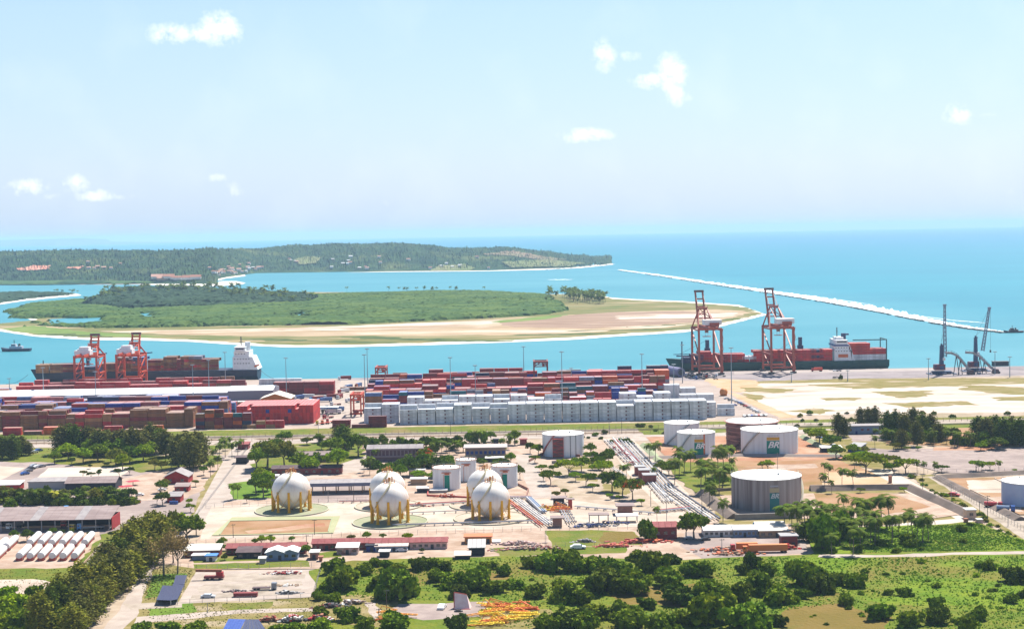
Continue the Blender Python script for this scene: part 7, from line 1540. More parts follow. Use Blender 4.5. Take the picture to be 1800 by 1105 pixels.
def proto(kind, var, color):
    k = (kind, var, color)
    if k in PROTO: return PROTO[k]
    r_ = np.random.default_rng(hash_(kind) * 13 + var); rr = random.Random(hash_(kind) * 7 + var); t = empty('proto', (0, 0, -900)); parts = []
    if kind == 'bush':      # wide rounded mangrove-like shrub, radius 5, height 5.6
        bl = [(0, 0, 2.1, 3.2, 2.5)] + [(rr.uniform(-3.2, 3.2), rr.uniform(-3, 3), rr.uniform(.8, 3.2), rr.uniform(1.0, 2.3), rr.uniform(1.0, 2.3)) for _ in range(9)]; C, N = crown_pts(r_, bl, 2500)
        C = C[C[:, 2] > .05]; N = N[:len(C)]; parts = [('trunk', trunk_mesh([((0, 0, 0), (0, 0, 2.5), .5, .3), ((0, 0, .8), (1.5, .4, 3), .3, .15), ((0, 0, .8), (-1.4, -.5, 3), .3, .15)], bark_d)), ('crown', quads_mesh('crown', C, r_.uniform(.14, .50, len(C)), LM[color], None, 1.2, r_))]
    elif kind == 'broad':   # tree with a lobed dome crown, radius 5, height 9
        bl = [(0, 0, 5.6, 2.9, 2.4)] + [(3.1 * math.cos(a) * rr.uniform(.6, 1.05), 3.1 * math.sin(a) * rr.uniform(.6, 1.05), rr.uniform(4.2, 6.0), rr.uniform(1.5, 2.3), rr.uniform(1.2, 1.9)) for a in [i * .9 + rr.random() for i in range(7)]]; C, N = crown_pts(r_, bl, 2500)
        lb = [((0, 0, 0), (.2, 0, 2.6), .7, .5)] + [((.2, 0, 2.4 + .2 * i), (b[0] * .8, b[1] * .8, b[2]), .35, .12) for i, b in enumerate(bl[1:6])]; parts = [('trunk', trunk_mesh(lb, bark)), ('crown', quads_mesh('crown', C, r_.uniform(.16, .42, len(C)), LM[color], N[:len(C)] if False else None, 1, r_))]
    elif kind == 'flat':    # spreading, layered crown (radius 5, height 5)
        bl = [(rr.uniform(-3, 3), rr.uniform(-3, 3), rr.uniform(3.3, 4.4), rr.uniform(1.8, 2.7), rr.uniform(.6, 1.0)) for _ in range(7)]; C, N = crown_pts(r_, bl, 2000)
        lb = [((0, 0, 0), (.1, 0, 1.8), .5, .35)] + [((.1, 0, 1.6), (b[0] * .9, b[1] * .9, b[2]), .28, .1) for b in bl[:5]]; parts = [('trunk', trunk_mesh(lb, bark)), ('crown', quads_mesh('crown', C, r_.uniform(.15, .38, len(C)), LM[color], None, 1, r_))]
    elif kind == 'cas':     # casuarina: tall, feathery, drooping needles (height 15, radius 4)
        n = 2300; h = 15; u_ = r_.uniform(0.10, 1, n) ** .85; br = r_.integers(0, 26, n); ang = br * 2.4 + r_.normal(0, .22, n); prof = (1 - np.abs(u_ * 1.6 - .75) ** 2.2).clip(.12) ** .5 * 3.7 * (.72 + .38 * np.sin(br * 1.7 + var)); rad = prof * r_.uniform(.25, 1.1, n) ** .6
        C = np.stack([rad * np.cos(ang) + r_.normal(0, .4, n), rad * np.sin(ang) + r_.normal(0, .4, n), u_ * h * .93 + rad * .35 * np.sin(br * 2.1) + r_.normal(0, .5, n)], 1)
        tips = np.stack([r_.normal(0, .5, 60), r_.normal(0, .5, 60), r_.uniform(h * .9, h * 1.08, 60)], 1); C = np.concatenate([C, tips]); n = len(C)
        lb = [((0, 0, 0), (.2, .1, h * .6), .55, .3), ((.2, .1, h * .6), (.1, 0, h), .3, .08)] + [((0, 0, h * (.2 + .08 * i)), (2.6 * math.cos(i * 2.4), 2.6 * math.sin(i * 2.4), h * (.3 + .08 * i)), .2, .06) for i in range(8)]
        parts = [('trunk', trunk_mesh(lb, bark_d)), ('crown', quads_mesh('crown', C, r_.uniform(.10, .24, n), LM[color], None, 2.4, r_))]
    elif kind == 'thin':    # sparse leggy tree (height 14)
        lb = [((0, 0, 0), (.5, 0, 5), .7, .45), ((.5, 0, 5), (-.5, .3, 9), .4, .25)]; C = []
        for i in range(9):
            a = i * 2.4; e = (3.2 * math.cos(a), 3.2 * math.sin(a), 8 + rr.uniform(-1, 5)); lb.append(((.3, 0, 4.5 + i * .4), e, .3, .08)); C.append(np.array(e) + r_.normal(0, 1.0, (95, 3)))
        C = np.concatenate(C); parts = [('trunk', trunk_mesh(lb, bark)), ('crown', quads_mesh('crown', C, r_.uniform(.12, .3, len(C)), LM[color], None, 1.2, r_))]
    elif kind == 'shrub':   # small bush (radius 1.6, height 1.8)
        bl = [(0, 0, .7, 1.1, .9), (.8, .3, .5, .8, .6), (-.7, -.3, .6, .8, .7)]; C, N = crown_pts(r_, bl, 420); C = C[C[:, 2] > 0]; parts = [('crown', quads_mesh('crown', C, r_.uniform(.10, .24, len(C)), LM[color], None, 1, r_))]
    elif kind in ('palm', 'farpalm'):
        h = 9.5; lean = [(.9, .3), (-.7, .2), (.1, -.5)][var % 3]; pts = [Vector((lean[0] * (i / 5) ** 2, lean[1] * (i / 5) ** 2, h * i / 5)) for i in range(6)]; f = MB()
        for i in range(5): f.bar(pts[i], pts[i + 1], .36 - .03 * i, n=6)
        parts = [('trunk', f.mesh('trunk', bark))]; top = pts[-1]; nf = 15 if kind == 'palm' else 11; cr = MB()
        for i in range(nf):
            a = 2 * math.pi * i / nf * 2.4 + rr.uniform(-.2, .2); el = rr.uniform(-.5, .7) if i > 4 else rr.uniform(.5, 1.2); L_ = rr.uniform(3.7, 4.8); dx, dy = math.cos(a), math.sin(a); prev = top; g = MB() if kind == 'palm' else cr
            ns = 6 if kind == 'palm' else 3; e = el; sx_, sy_ = -dy, dx
            for s_ in range(ns):
                st = L_ / ns; q = prev + Vector((dx * math.cos(e) * st, dy * math.cos(e) * st, math.sin(e) * st)); e -= (.36 if kind == 'palm' else .55) * (1 - .3 * s_ / ns)
                w0 = (.92 * math.sin(math.pi * (s_ + .6) / (ns + .8)) + .18) * (1 if kind == 'palm' else 1.3)
                nl = 3 if kind == 'palm' else 1
                for k_ in range(nl):
                    b0 = prev.lerp(q, k_ / nl); b1 = prev.lerp(q, (k_ + .8) / nl) if nl > 1 else q
                    for sd in (-1, 1):
                        o1 = Vector((sx_ * sd * w0, sy_ * sd * w0, -.38 * w0)) + Vector((dx * .25, dy * .25, 0)); g.add([b0, b1, b1 + o1 * .9, b0 + o1], [(0, 1, 2, 3)])
                prev = q
            if kind == 'palm': parts.append(('frond', g.mesh('frond', LM[color])))
        if kind == 'farpalm': parts.append(('crown', cr.mesh('crown', LM[color])))
        if kind == 'palm': f = MB(); f.sphere((top.x, top.y, top.z - .2), .45, 8, 5); parts.append(('coconut_cluster', f.mesh('coconut_cluster', bark_d)))
    for nm, me in parts: link(nm, me, t)
    PROTO[k] = [t, False]; return PROTO[k]
def hash_(s): return sum(ord(c) * (i + 3) for i, c in enumerate(s)) % 997
NATW = dict(bush=10.5, broad=10.0, flat=10.5, cas=7.6, thin=8.0, shrub=3.4, palm=7.4, farpalm=7.0); NATH = dict(bush=5.4, broad=8.0, flat=5.0, cas=15.5, thin=13, shrub=1.7, palm=12, farpalm=12)
OBN = dict(bush='bush', broad='broadleaf_tree', flat='spreading_tree', cas='casuarina_tree', thin='sparse_tree', shrub='shrub', palm='coconut_palm', farpalm='coconut_palm')
CAT = dict(bush='bush', broad='tree', flat='tree', cas='tree', thin='tree', shrub='shrub', palm='palm tree', farpalm='palm tree')
vr = random.Random(77); TREE_N = [0]
def plant(kind, x, y, w=None, h=None, color='mid', desc=None, group=None, z=0.0, var=None, pos=None):
    """w, h in photo pixels; (x, y) the foot"""
    p = pos or P(x, y, z); k = (p - Vector((0, 0, HCAM))).dot(F_) / FPX; var = vr.randrange(3) if var is None else var; pr = proto(kind, var, color)
    sw = (w * k / NATW[kind]) if w else None; sh = (h * k / NATH[kind]) if h else None
    if sw is None: sw = sh * vr.uniform(.9, 1.1)
    if sh is None: sh = sw * vr.uniform(.9, 1.1)
    rz = vr.uniform(0, 6.28)
    if not pr[1]: o = pr[0]; pr[1] = True; o.location = p; o.rotation_euler = (0, 0, rz)
    else: o = copy_tree(pr[0], p, rz)
    o.name = OBN[kind]; o.scale = (sw, sw, sh); o['category'] = CAT[kind]; o['group'] = group or GRP[kind]
    auto(o, desc or DESC[(kind, color)] if (kind, color) in DESC or desc else f'{color} {CAT[kind]}'); TREE_N[0] += 1; return o
GRP = dict(bush='rounded bushes in the wild field', broad='broadleaf trees around the compound', flat='spreading trees of the garden', cas='casuarina trees', thin='sparse trees by the driveway', shrub='small shrubs', palm='coconut palms near the tanks', farpalm='coconut palms on the sandbar')
DESC = {('bush', 'bush'): 'rounded dark green bush', ('bush', 'mid'): 'rounded mid green bush', ('bush', 'bright'): 'bright green bush', ('bush', 'dark'): 'dense dark bush', ('broad', 'mid'): 'mid green tree', ('broad', 'bright'): 'bright green tree', ('broad', 'dark'): 'dark green tree', ('broad', 'olive'): 'olive green tree',
        ('broad', 'flower'): 'red flowering tree', ('flat', 'bright'): 'bright spreading tree', ('flat', 'mid'): 'low spreading tree', ('flat', 'olive'): 'olive spreading tree', ('flat', 'dark'): 'dark spreading tree', ('cas', 'cas'): 'grey green casuarina', ('cas', 'dark'): 'dark casuarina', ('cas', 'olive'): 'olive casuarina', ('thin', 'bare'): 'sparse brownish tree', ('thin', 'cas'): 'sparse grey tree',
        ('shrub', 'mid'): 'small green shrub', ('shrub', 'bright'): 'small bright shrub', ('shrub', 'dark'): 'small dark shrub', ('shrub', 'olive'): 'small olive shrub', ('shrub', 'yel'): 'small yellow green shrub', ('palm', 'palm'): 'tall coconut palm', ('palm', 'dark'): 'dark coconut palm', ('palm', 'yel'): 'short yellowish palm', ('palm', 'mid'): 'short green palm', ('farpalm', 'dark'): 'tiny coconut palm'}
# --- wild field: bushes (x, foot y, width)
B1 = [(605, 1036, 82), (640, 1010, 50), (700, 1052, 104), (672, 1035, 60), (738, 1002, 44), (762, 1000, 46), (765, 1022, 46), (795, 1032, 74), (832, 1036, 84), (872, 1042, 62), (808, 1052, 50), (906, 1034, 46), (932, 998, 46), (962, 1002, 72), (1002, 1004, 72), (1040, 1006, 62), (1066, 1040, 104), (1112, 1042, 84),
      (1150, 1006, 74), (1172, 1030, 72), (1212, 1014, 52), (1238, 1014, 56), (1192, 1060, 92), (1250, 1058, 92), (1300, 1055, 64), (1332, 1042, 84), (1372, 1060, 84), (1410, 1028, 84), (1442, 1042, 72), (1392, 1006, 44), (1252, 1094, 112), (1312, 1104, 112), (1200, 1098, 66), (1104, 1104, 92), (1004, 1104, 84),
      (962, 1106, 72), (1050, 1086, 62), (992, 1056, 72), (942, 1050, 54), (1022, 1062, 62), (1368, 1100, 50), (1464, 1028, 54), (1500, 1032, 60), (1549, 1088, 76), (1602, 1100, 76), (1644, 1070, 44), (1650, 1096, 66), (1590, 1048, 38), (1561, 1046, 26), (1488, 1064, 50), (1721, 998, 30), (1738, 1002, 36),
      (1782, 1024, 66), (1722, 1090, 48), (1778, 1060, 40), (612, 1092, 56), (586, 1062, 42), (692, 1108, 84), (802, 1108, 56), (642, 1108, 46), (1140, 1070, 44), (1090, 1076, 44), (885, 1012, 40), (700, 1004, 40), (780, 1004, 40), (1090, 1006, 50), (1120, 985, 46), (1350, 1012, 50),
      (1065, 1004, 50), (985, 985, 40), (1180, 990, 46), (860, 1000, 40), (1030, 1110, 70), (1160, 1112, 70), (1420, 1000, 40), (1700, 1112, 60), (1800, 1050, 40), (1410, 1052, 40), (1440, 1012, 40)]
for i, (x, y, w_) in enumerate(B1): plant('bush', x, y, w_ * .9 if x < 1300 else w_ * .78, w_ * vr.uniform(.38, .58), ['bush', 'mid', 'mid', 'bush', 'dark', 'mid'][i % 6])
for i in range(70):
    x, y = vr.uniform(900, 1800), vr.uniform(985, 1100)
    plant('shrub', x, y, vr.uniform(8, 20), None, vr.choice(['mid', 'bright', 'dark', 'mid']))
for x, y, w_ in [(1322, 1000, 38), (1306, 1010, 26), (1446, 965, 76), (1480, 948, 62), (1418, 950, 44), (1440, 935, 50)]: plant('bush', x, y, w_, w_ * .85, 'mid' if w_ > 50 else 'dark')
for x, y, w_ in [(1595, 955, 34), (1602, 962, 30), (1460, 972, 26), (1548, 960, 26), (1693, 955, 18), (1690, 935, 24), (1705, 925, 14), (1620, 968, 14), (1510, 968, 20), (1575, 972, 18)]: plant('bush', x, y, w_, w_ * .6, 'bush')
# --- bottom left thicket and casuarina belt
for i, (x, y, w_) in enumerate([(20, 1076, 64), (62, 1078, 62), (96, 1068, 52), (114, 1102, 64), (40, 1106, 72), (0, 1106, 56), (140, 1100, 52), (80, 1112, 60), (10, 1050, 40), (120, 1064, 40), (60, 1048, 40)]): plant('bush', x, y, w_, w_ * .55, ['bright', 'mid', 'bright'][i % 3] if i != 2 else 'dark')
for i, (x, y, w_) in enumerate([(250, 1110, 44), (300, 1112, 50), (345, 1112, 50), (560, 1112, 60), (520, 1112, 46), (490, 1112, 40)]): plant('bush', x, y, w_, w_ * .45, 'mid')
for i in range(34):
    u_ = (i % 17) / 16; s_ = i // 17
    bx, by = 292 - 168 * u_ - s_ * (26 + 22 * u_), 952 + 170 * u_ + (0 if s_ else 4)
    plant('cas', bx + vr.uniform(-8, 8), by + vr.uniform(-4, 4), vr.uniform(44, 58), vr.uniform(58, 78) * (.85 + .2 * u_), vr.choice(['cas', 'olive', 'olive', 'dark']) if s_ else vr.choice(['cas', 'olive']))
for x, y, h_ in [(288, 1012, 78), (312, 1010, 64), (305, 990, 50)]: plant('thin', x, y, None, h_, 'bare')
plant('broad', 330, 957, 66, 50, 'mid'); plant('broad', 305, 950, 44, 52, 'olive'); plant('broad', 318, 935, 40, 34, 'bright'); plant('broad', 345, 940, 30, 30, 'mid')
# --- left compound
for x in range(112, 306, 13): plant('cas', x + vr.uniform(-4, 4), 797 + vr.uniform(-4, 6), vr.uniform(32, 42), vr.uniform(40, 54), vr.choice(['cas', 'dark', 'cas']))
for x, y, h_ in [(4, 806, 40), (22, 806, 42), (38, 800, 34), (-10, 804, 38), (50, 800, 24)]: plant('cas', x, y, h_ * .9, h_, 'dark' if x < 30 else 'cas')
for x, y, w_, h_ in [(314, 822, 42, 58), (334, 826, 46, 62), (352, 820, 40, 58), (326, 812, 40, 54), (345, 808, 38, 50)]: plant('cas', x, y, w_, h_, 'cas')
for i, (x, y, w_) in enumerate([(120, 808, 40), (146, 814, 38), (172, 810, 42), (204, 818, 42), (228, 814, 42), (252, 810, 40), (160, 800, 40), (214, 802, 44), (240, 798, 40), (186, 802, 40), (265, 800, 34)]): plant('broad', x, y, w_, w_ * .72, ['bright', 'bright', 'mid', 'olive', 'mid'][i % 5])
for x, y, w_, c_ in [(96, 815, 26, 'mid'), (108, 803, 24, 'bright'), (216, 826, 34, 'bright'), (160, 841, 14, 'dark'), (146, 840, 16, 'olive'), (173, 838, 12, 'dark'), (176, 832, 9, 'dark'), (210, 838, 18, 'dark'), (228, 834, 16, 'dark'), (158, 824, 10, 'dark'), (188, 822, 10, 'dark'), (272, 826, 24, 'olive'), (284, 828, 22, 'olive'), (195, 812, 22, 'mid'), (126, 818, 16, 'dark'), (283, 866, 26, 'mid'), (290, 858, 20, 'olive'), (286, 888, 28, 'dark'), (276, 886, 16, 'mid'), (335, 900, 18, 'bright'), (330, 890, 16, 'bright'), (344, 855, 14, 'olive'), (358, 835, 18, 'mid'),
                 (93, 942, 17, 'mid'), (110, 943, 16, 'dark'), (123, 942, 14, 'mid'), (195, 948, 18, 'dark'), (156, 944, 12, 'olive'), (25, 948, 20, 'mid'), (48, 952, 26, 'dark'), (60, 950, 16, 'bare' if False else 'dark'), (216, 950, 12, 'olive')]: plant('flat' if w_ < 20 else 'broad', x, y, w_, w_ * .85, c_)
for i in range(30):
    u_ = i / 29; plant('palm', 4 + 222 * u_ + vr.uniform(-3, 3), 884 + vr.uniform(-6, 4), None, vr.uniform(20, 30), vr.choice(['palm', 'palm', 'mid', 'yel']) if i in (3, 12, 20, 24) else 'palm')
for x in range(0, 236, 9): plant('bush', x + vr.uniform(-3, 3), 888 + vr.uniform(-5, 3), vr.uniform(20, 32), vr.uniform(13, 20), vr.choice(['bush', 'dark', 'dark', 'mid']))
for x in range(4, 232, 16): plant('cas' if x % 3 else 'broad', x + vr.uniform(-4, 4), 884 + vr.uniform(-4, 3), vr.uniform(20, 30), vr.uniform(22, 30), vr.choice(['dark', 'cas', 'olive']) if x % 3 else 'dark')
for x, y, h_ in [(370, 838, 34), (376, 815, 32), (386, 808, 34), (396, 804, 36), (408, 806, 34), (418, 800, 30), (392, 794, 30), (404, 790, 26), (383, 826, 30), (424, 792, 24)]: plant('palm', x, y, None, h_, 'dark' if x % 4 else 'palm')
for x, y, h_ in [(410, 878, 34), (418, 876, 30)]: plant('palm', x, y, None, h_, 'palm')
# --- plant gardens
for x, y, w_, h_, c_ in [(470, 822, 64, 48, 'olive'), (452, 828, 42, 40, 'mid'), (500, 820, 46, 44, 'olive'), (488, 800, 36, 30, 'mid'), (500, 782, 30, 24, 'mid'), (528, 828, 42, 34, 'mid'), (546, 832, 40, 30, 'bright'), (594, 830, 50, 42, 'bright'), (585, 805, 42, 36, 'mid'), (608, 800, 44, 40, 'dark'), (630, 802, 44, 38, 'mid'), (618, 788, 30, 26, 'mid'), (560, 778, 24, 16, 'mid'), (540, 782, 26, 14, 'olive'),
                         (463, 874, 36, 34, 'mid'), (450, 868, 36, 34, 'mid'), (470, 862, 34, 34, 'bright'), (478, 868, 22, 20, 'olive'), (458, 848, 36, 26, 'bright'), (434, 884, 12, 14, 'dark'), (565, 790, 20, 14, 'dark'), (720, 836, 42, 34, 'dark'), (746, 832, 44, 36, 'mid'), (768, 838, 42, 34, 'dark'), (784, 832, 34, 30, 'mid'), (704, 842, 32, 26, 'mid'), (735, 846, 30, 20, 'bright'), (764, 846, 32, 18, 'bright'),
                         (748, 812, 36, 24, 'flower'), (690, 838, 26, 18, 'mid'), (905, 782, 28, 26, 'mid'), (914, 842, 18, 24, 'mid'), (907, 832, 16, 18, 'mid'), (946, 800, 26, 20, 'bright'), (932, 797, 18, 20, 'dark'), (1038, 800, 24, 22, 'mid'), (898, 815, 22, 20, 'bright'), (870, 820, 16, 10, 'mid'), (850, 818, 18, 10, 'mid'), (884, 796, 16, 14, 'mid')]: plant('broad', x, y, w_, h_, c_)
plant('cas', 604, 792, 34, 46, 'dark'); plant('cas', 594, 788, 24, 40, 'cas')
for x, y, h_ in [(650, 834, 36), (640, 830, 28), (662, 812, 26), (672, 808, 26), (760, 800, 26), (776, 798, 28), (790, 800, 26), (725, 800, 24), (740, 796, 24), (806, 798, 24), (690, 790, 20), (710, 788, 20), (893, 790, 30), (884, 794, 28), (802, 790, 22), (1095, 842, 30), (1101, 840, 28), (1155, 917, 32), (720, 822, 28), (760, 822, 30), (742, 812, 26)]: plant('palm', x, y, None, h_, 'dark' if y < 825 else 'palm')
for i in range(26): plant('shrub', 560 + i * 14.5 + vr.uniform(-5, 5), 779 + vr.uniform(-3, 4), vr.uniform(8, 16), None, vr.choice(['dark', 'mid', 'olive', 'mid']))
for i in range(14): plant('shrub', 660 + i * 11 + vr.uniform(-5, 5), 787 + vr.uniform(-3, 4), vr.uniform(10, 18), None, vr.choice(['dark', 'mid', 'dark']))
for x, y, w_, c_ in [(952, 829, 20, 'bright'), (973, 830, 20, 'dark'), (968, 852, 40, 'mid'), (955, 846, 22, 'mid'), (1000, 836, 46, 'bright'), (1022, 828, 40, 'mid'), (1030, 854, 36, 'mid'), (1012, 846, 26, 'bright'), (1058, 838, 44, 'bright'), (1052, 826, 36, 'mid'), (980, 876, 22, 'olive'), (994, 872, 20, 'olive'), (1000, 882, 14, 'bright'), (1042, 864, 24, 'bright'), (1074, 878, 18, 'bright'), (1088, 880, 16, 'bright'), (1128, 888, 20, 'bright'), (1040, 812, 30, 'mid'), (1055, 815, 26, 'dark'), (940, 814, 22, 'mid')]: plant('flat', x, y, w_, w_ * .62, c_)
for x, y, w_, h_, c_ in [(1076, 864, 46, 36, 'dark'), (1094, 872, 40, 34, 'mid'), (1112, 878, 40, 38, 'flower'), (1062, 820, 32, 26, 'dark'), (1070, 812, 28, 24, 'mid'), (1137, 950, 42, 40, 'bush'), (1220, 948, 60, 46, 'mid'), (1206, 944, 36, 34, 'olive'), (1356, 938, 22, 14, 'bright'), (1163, 832, 28, 22, 'mid'), (1178, 822, 18, 14, 'bright')]: plant('broad' if c_ != 'bush' else 'bush', x, y, w_, h_, 'mid' if c_ == 'bush' else c_)
for i in range(30):
    x = 640 + i * 7.6; plant(vr.choice(['broad', 'broad', 'bush']) if i % 3 else 'palm', x + vr.uniform(-4, 4), vr.uniform(789, 797) if x < 815 else vr.uniform(776, 781), None if i % 3 == 0 else vr.uniform(18, 30), vr.uniform(18, 28), vr.choice(['dark', 'mid', 'dark']))
for i in range(16): plant('bush', 652 + i * 9 + vr.uniform(-3, 3), 826 + vr.uniform(-8, 10) if i < 14 else 812, vr.uniform(20, 32), vr.uniform(12, 18), vr.choice(['dark', 'mid']))
for i in range(22): plant(vr.choice(['bush', 'broad', 'cas']), 1560 + i * 11.5 + vr.uniform(-4, 4), 779 + vr.uniform(-7, 5), vr.uniform(18, 30), vr.uniform(14, 28), 'dark' if i % 3 else 'mid')
for i in range(12): plant('bush', 470 + i * 11 + vr.uniform(-3, 3), 800 + vr.uniform(-8, 14), vr.uniform(18, 30), vr.uniform(12, 20), vr.choice(['dark', 'mid', 'bush']))
for i in range(12): plant('bush', 820 + i * 6.5, 811 + vr.uniform(-2, 3), vr.uniform(10, 18), vr.uniform(7, 10), vr.choice(['mid', 'bush']))
for i in range(16): plant('bush', 1000 + i * 11 + vr.uniform(-4, 4), vr.uniform(762, 782) - (12 if i > 10 else 0), vr.uniform(8, 16), None, vr.choice(['dark', 'mid']))
# --- palms of the tank farm
for x, y, h_ in [(1142, 808, 34), (1152, 812, 40), (1186, 852, 54), (1194, 838, 50), (1203, 832, 46), (1214, 828, 42), (1190, 820, 40), (1232, 868, 56), (1247, 892, 52), (1253, 862, 58), (1240, 850, 50), (1264, 868, 50), (1262, 836, 60), (1272, 832, 50), (1282, 824, 48), (1270, 856, 46), (1284, 850, 40), (1252, 886, 30), (1271, 917, 46), (1228, 835, 34), (1290, 830, 30), (1150, 842, 24)]: plant('palm', x, y, None, h_, vr.choice(['palm', 'dark', 'palm']))
for x, y, w_ in [(1270, 858, 36), (1250, 862, 30), (1176, 835, 28), (1350, 826, 26), (1340, 824, 20)]: plant('broad', x, y, w_, w_ * .7, 'mid' if w_ > 27 else 'bright')
for x, y, h_ in [(1450, 862, 36), (1456, 845, 34), (1450, 838, 30), (1480, 855, 38), (1500, 858, 38), (1462, 868, 28)]: plant('palm', x, y, None, h_, 'palm')
for x, y, h_ in [(1380, 935, 56), (1392, 930, 50), (1402, 942, 60), (1415, 935, 58), (1430, 940, 56), (1410, 920, 46), (1424, 915, 44), (1438, 960, 62), (1450, 938, 52), (1462, 950, 56), (1476, 955, 54), (1468, 925, 46), (1486, 940, 54), (1494, 960, 56), (1500, 975, 58), (1512, 950, 48), (1524, 945, 56), (1538, 960, 60), (1520, 930, 60), (1530, 925, 56), (1550, 925, 64), (1564, 930, 66), (1570, 948, 48), (1542, 940, 50), (1580, 940, 40),
                 (1604, 948, 52), (1612, 950, 48), (1596, 938, 50), (1622, 955, 58), (1632, 950, 54), (1568, 955, 58), (1462, 975, 44), (1398, 955, 40), (1484, 905, 42), (1508, 915, 48), (1455, 930, 52), (1478, 935, 50), (1500, 935, 52), (1444, 920, 46), (1420, 930, 50), (1530, 955, 50), (1545, 950, 46), (1512, 968, 46)]: plant('palm', x, y, h_ * .66, h_, vr.choice(['palm', 'dark', 'dark']))
# --- right upper gardens
for x, y, w_, h_ in [(1474, 766, 26, 40), (1484, 768, 24, 34), (1512, 752, 20, 36), (1526, 750, 22, 34), (1538, 752, 22, 38), (1560, 768, 26, 46), (1574, 770, 28, 50), (1590, 772, 28, 46), (1606, 768, 28, 52), (1622, 772, 28, 46), (1612, 784, 26, 44), (1636, 770, 26, 42), (1650, 776, 22, 34), (1720, 778, 34, 46), (1734, 782, 34, 48), (1750, 776, 34, 46), (1764, 784, 34, 50), (1778, 780, 32, 48), (1792, 784, 34, 50), (1806, 780, 30, 46), (1585, 788, 24, 34)]: plant('cas', x, y, w_, h_, vr.choice(['cas', 'dark', 'cas']))
for x, y, w_, h_, c_ in [(1440, 782, 44, 30, 'bright'), (1462, 790, 40, 26, 'mid'), (1425, 772, 30, 20, 'mid'), (1470, 806, 34, 24, 'mid'), (1594, 778, 24, 18, 'bright'), (1660, 768, 24, 18, 'mid'), (1780, 776, 50, 34, 'mid'), (1798, 778, 30, 22, 'bright'), (1752, 790, 40, 22, 'dark'), (1733, 786, 22, 14, 'bright'), (1720, 784, 20, 14, 'mid'), (1500, 800, 30, 20, 'bright'), (1520, 798, 22, 14, 'olive')]: plant('broad', x, y, w_, h_, c_)
for x, y, w_, c_ in [(1522, 832, 66, 'bright'), (1505, 815, 40, 'bright'), (1554, 826, 50, 'olive'), (1592, 832, 48, 'bright'), (1572, 834, 36, 'mid'), (1570, 792, 26, 'olive'), (1595, 792, 14, 'mid'), (1613, 792, 14, 'bright'), (1716, 828, 34, 'bright'), (1740, 826, 26, 'bright'), (1782, 830, 12, 'bright'), (1655, 830, 24, 'mid'), (1680, 886, 16, 'bright'), (1590, 866, 18, 'bright'), (1512, 867, 18, 'mid'), (1724, 792, 26, 'bright')]: plant('flat', x, y, w_, w_ * .55, c_)
for x, y, h_ in [(1612, 834, 28), (1624, 832, 24), (1642, 832, 24), (1720, 830, 24), (1726, 832, 22), (1756, 830, 24), (1568, 780, 28), (1538, 788, 26), (1642, 782, 30), (1638, 775, 26), (1678, 786, 32), (1684, 784, 30), (1706, 786, 30), (1664, 780, 28), (1700, 780, 26), (1538, 772, 22)]: plant('palm', x, y, None, h_, 'dark')
for i in range(26):
    u_ = i / 25; plant('shrub', 1600 + 200 * u_ + vr.uniform(-4, 4), 838 + 118 * u_ + vr.uniform(-3, 3), vr.uniform(8, 16), None, vr.choice(['olive', 'mid', 'bright']))
for i in range(20): plant('shrub', vr.uniform(1390, 1800), vr.uniform(728, 750), vr.uniform(8, 18), None, vr.choice(['olive', 'dark', 'mid']))
for x, y, w_, c_ in [(397, 968, 14, 'mid'), (392, 958, 18, 'bright'), (460, 958, 22, 'bright'), (475, 956, 20, 'bright'), (448, 957, 14, 'mid'), (513, 953, 14, 'bright'), (617, 952, 16, 'olive'), (645, 950, 20, 'mid'), (673, 948, 14, 'mid'), (716, 952, 20, 'bright'), (538, 976, 24, 'mid'), (395, 985, 14, 'dark'), (387, 960, 16, 'mid'), (742, 972, 12, 'dark')]: plant('broad', x, y, w_, w_ * .8, c_)
for x, y, w_ in [(740, 1000, 40), (660, 996, 30), (680, 1000, 30), (560, 1055, 30), (563, 1085, 36), (572, 1040, 34), (590, 1008, 50)]: plant('bush', x, y, w_, w_ * .6, 'mid')
plant('shrub', 1478, 668, 10, 10, 'dark', desc='small leafless palm stump')
# --- sandbar palms
ip = random.Random(3)
def far_palm(x, y, h_, z=ZB): plant('farpalm', x, y, None, h_, 'dark', z=z, group='coconut palms on the sandbar')
for i in range(74):
    x = ip.triangular(950, 1072, 1045); y = 522 + (x - 950) / 122 * 8 + ip.uniform(-4, 6); far_palm(x, y, ip.uniform(14, 20))
for x in [960, 1015, 1028, 1032, 1048, 1055]: far_palm(x, 532 + ip.uniform(-4, 4), 11)
for x in [683, 702, 711, 716, 732, 745, 759, 767, 792, 801, 851, 610]: far_palm(x, 514 + ip.uniform(-1, 1), 11)
for i in range(110): x = ip.uniform(150, 560); far_palm(x, np.interp(x, [150, 180, 250, 330, 440, 545, 560], [535, 521, 513, 509, 517, 525, 529]) + ip.uniform(-1, 14), ip.uniform(14, 21))
for i in range(10): far_palm(ip.uniform(90, 142), 516 + ip.uniform(-1, 3), ip.uniform(7, 10))
print('plants', TREE_N[0])

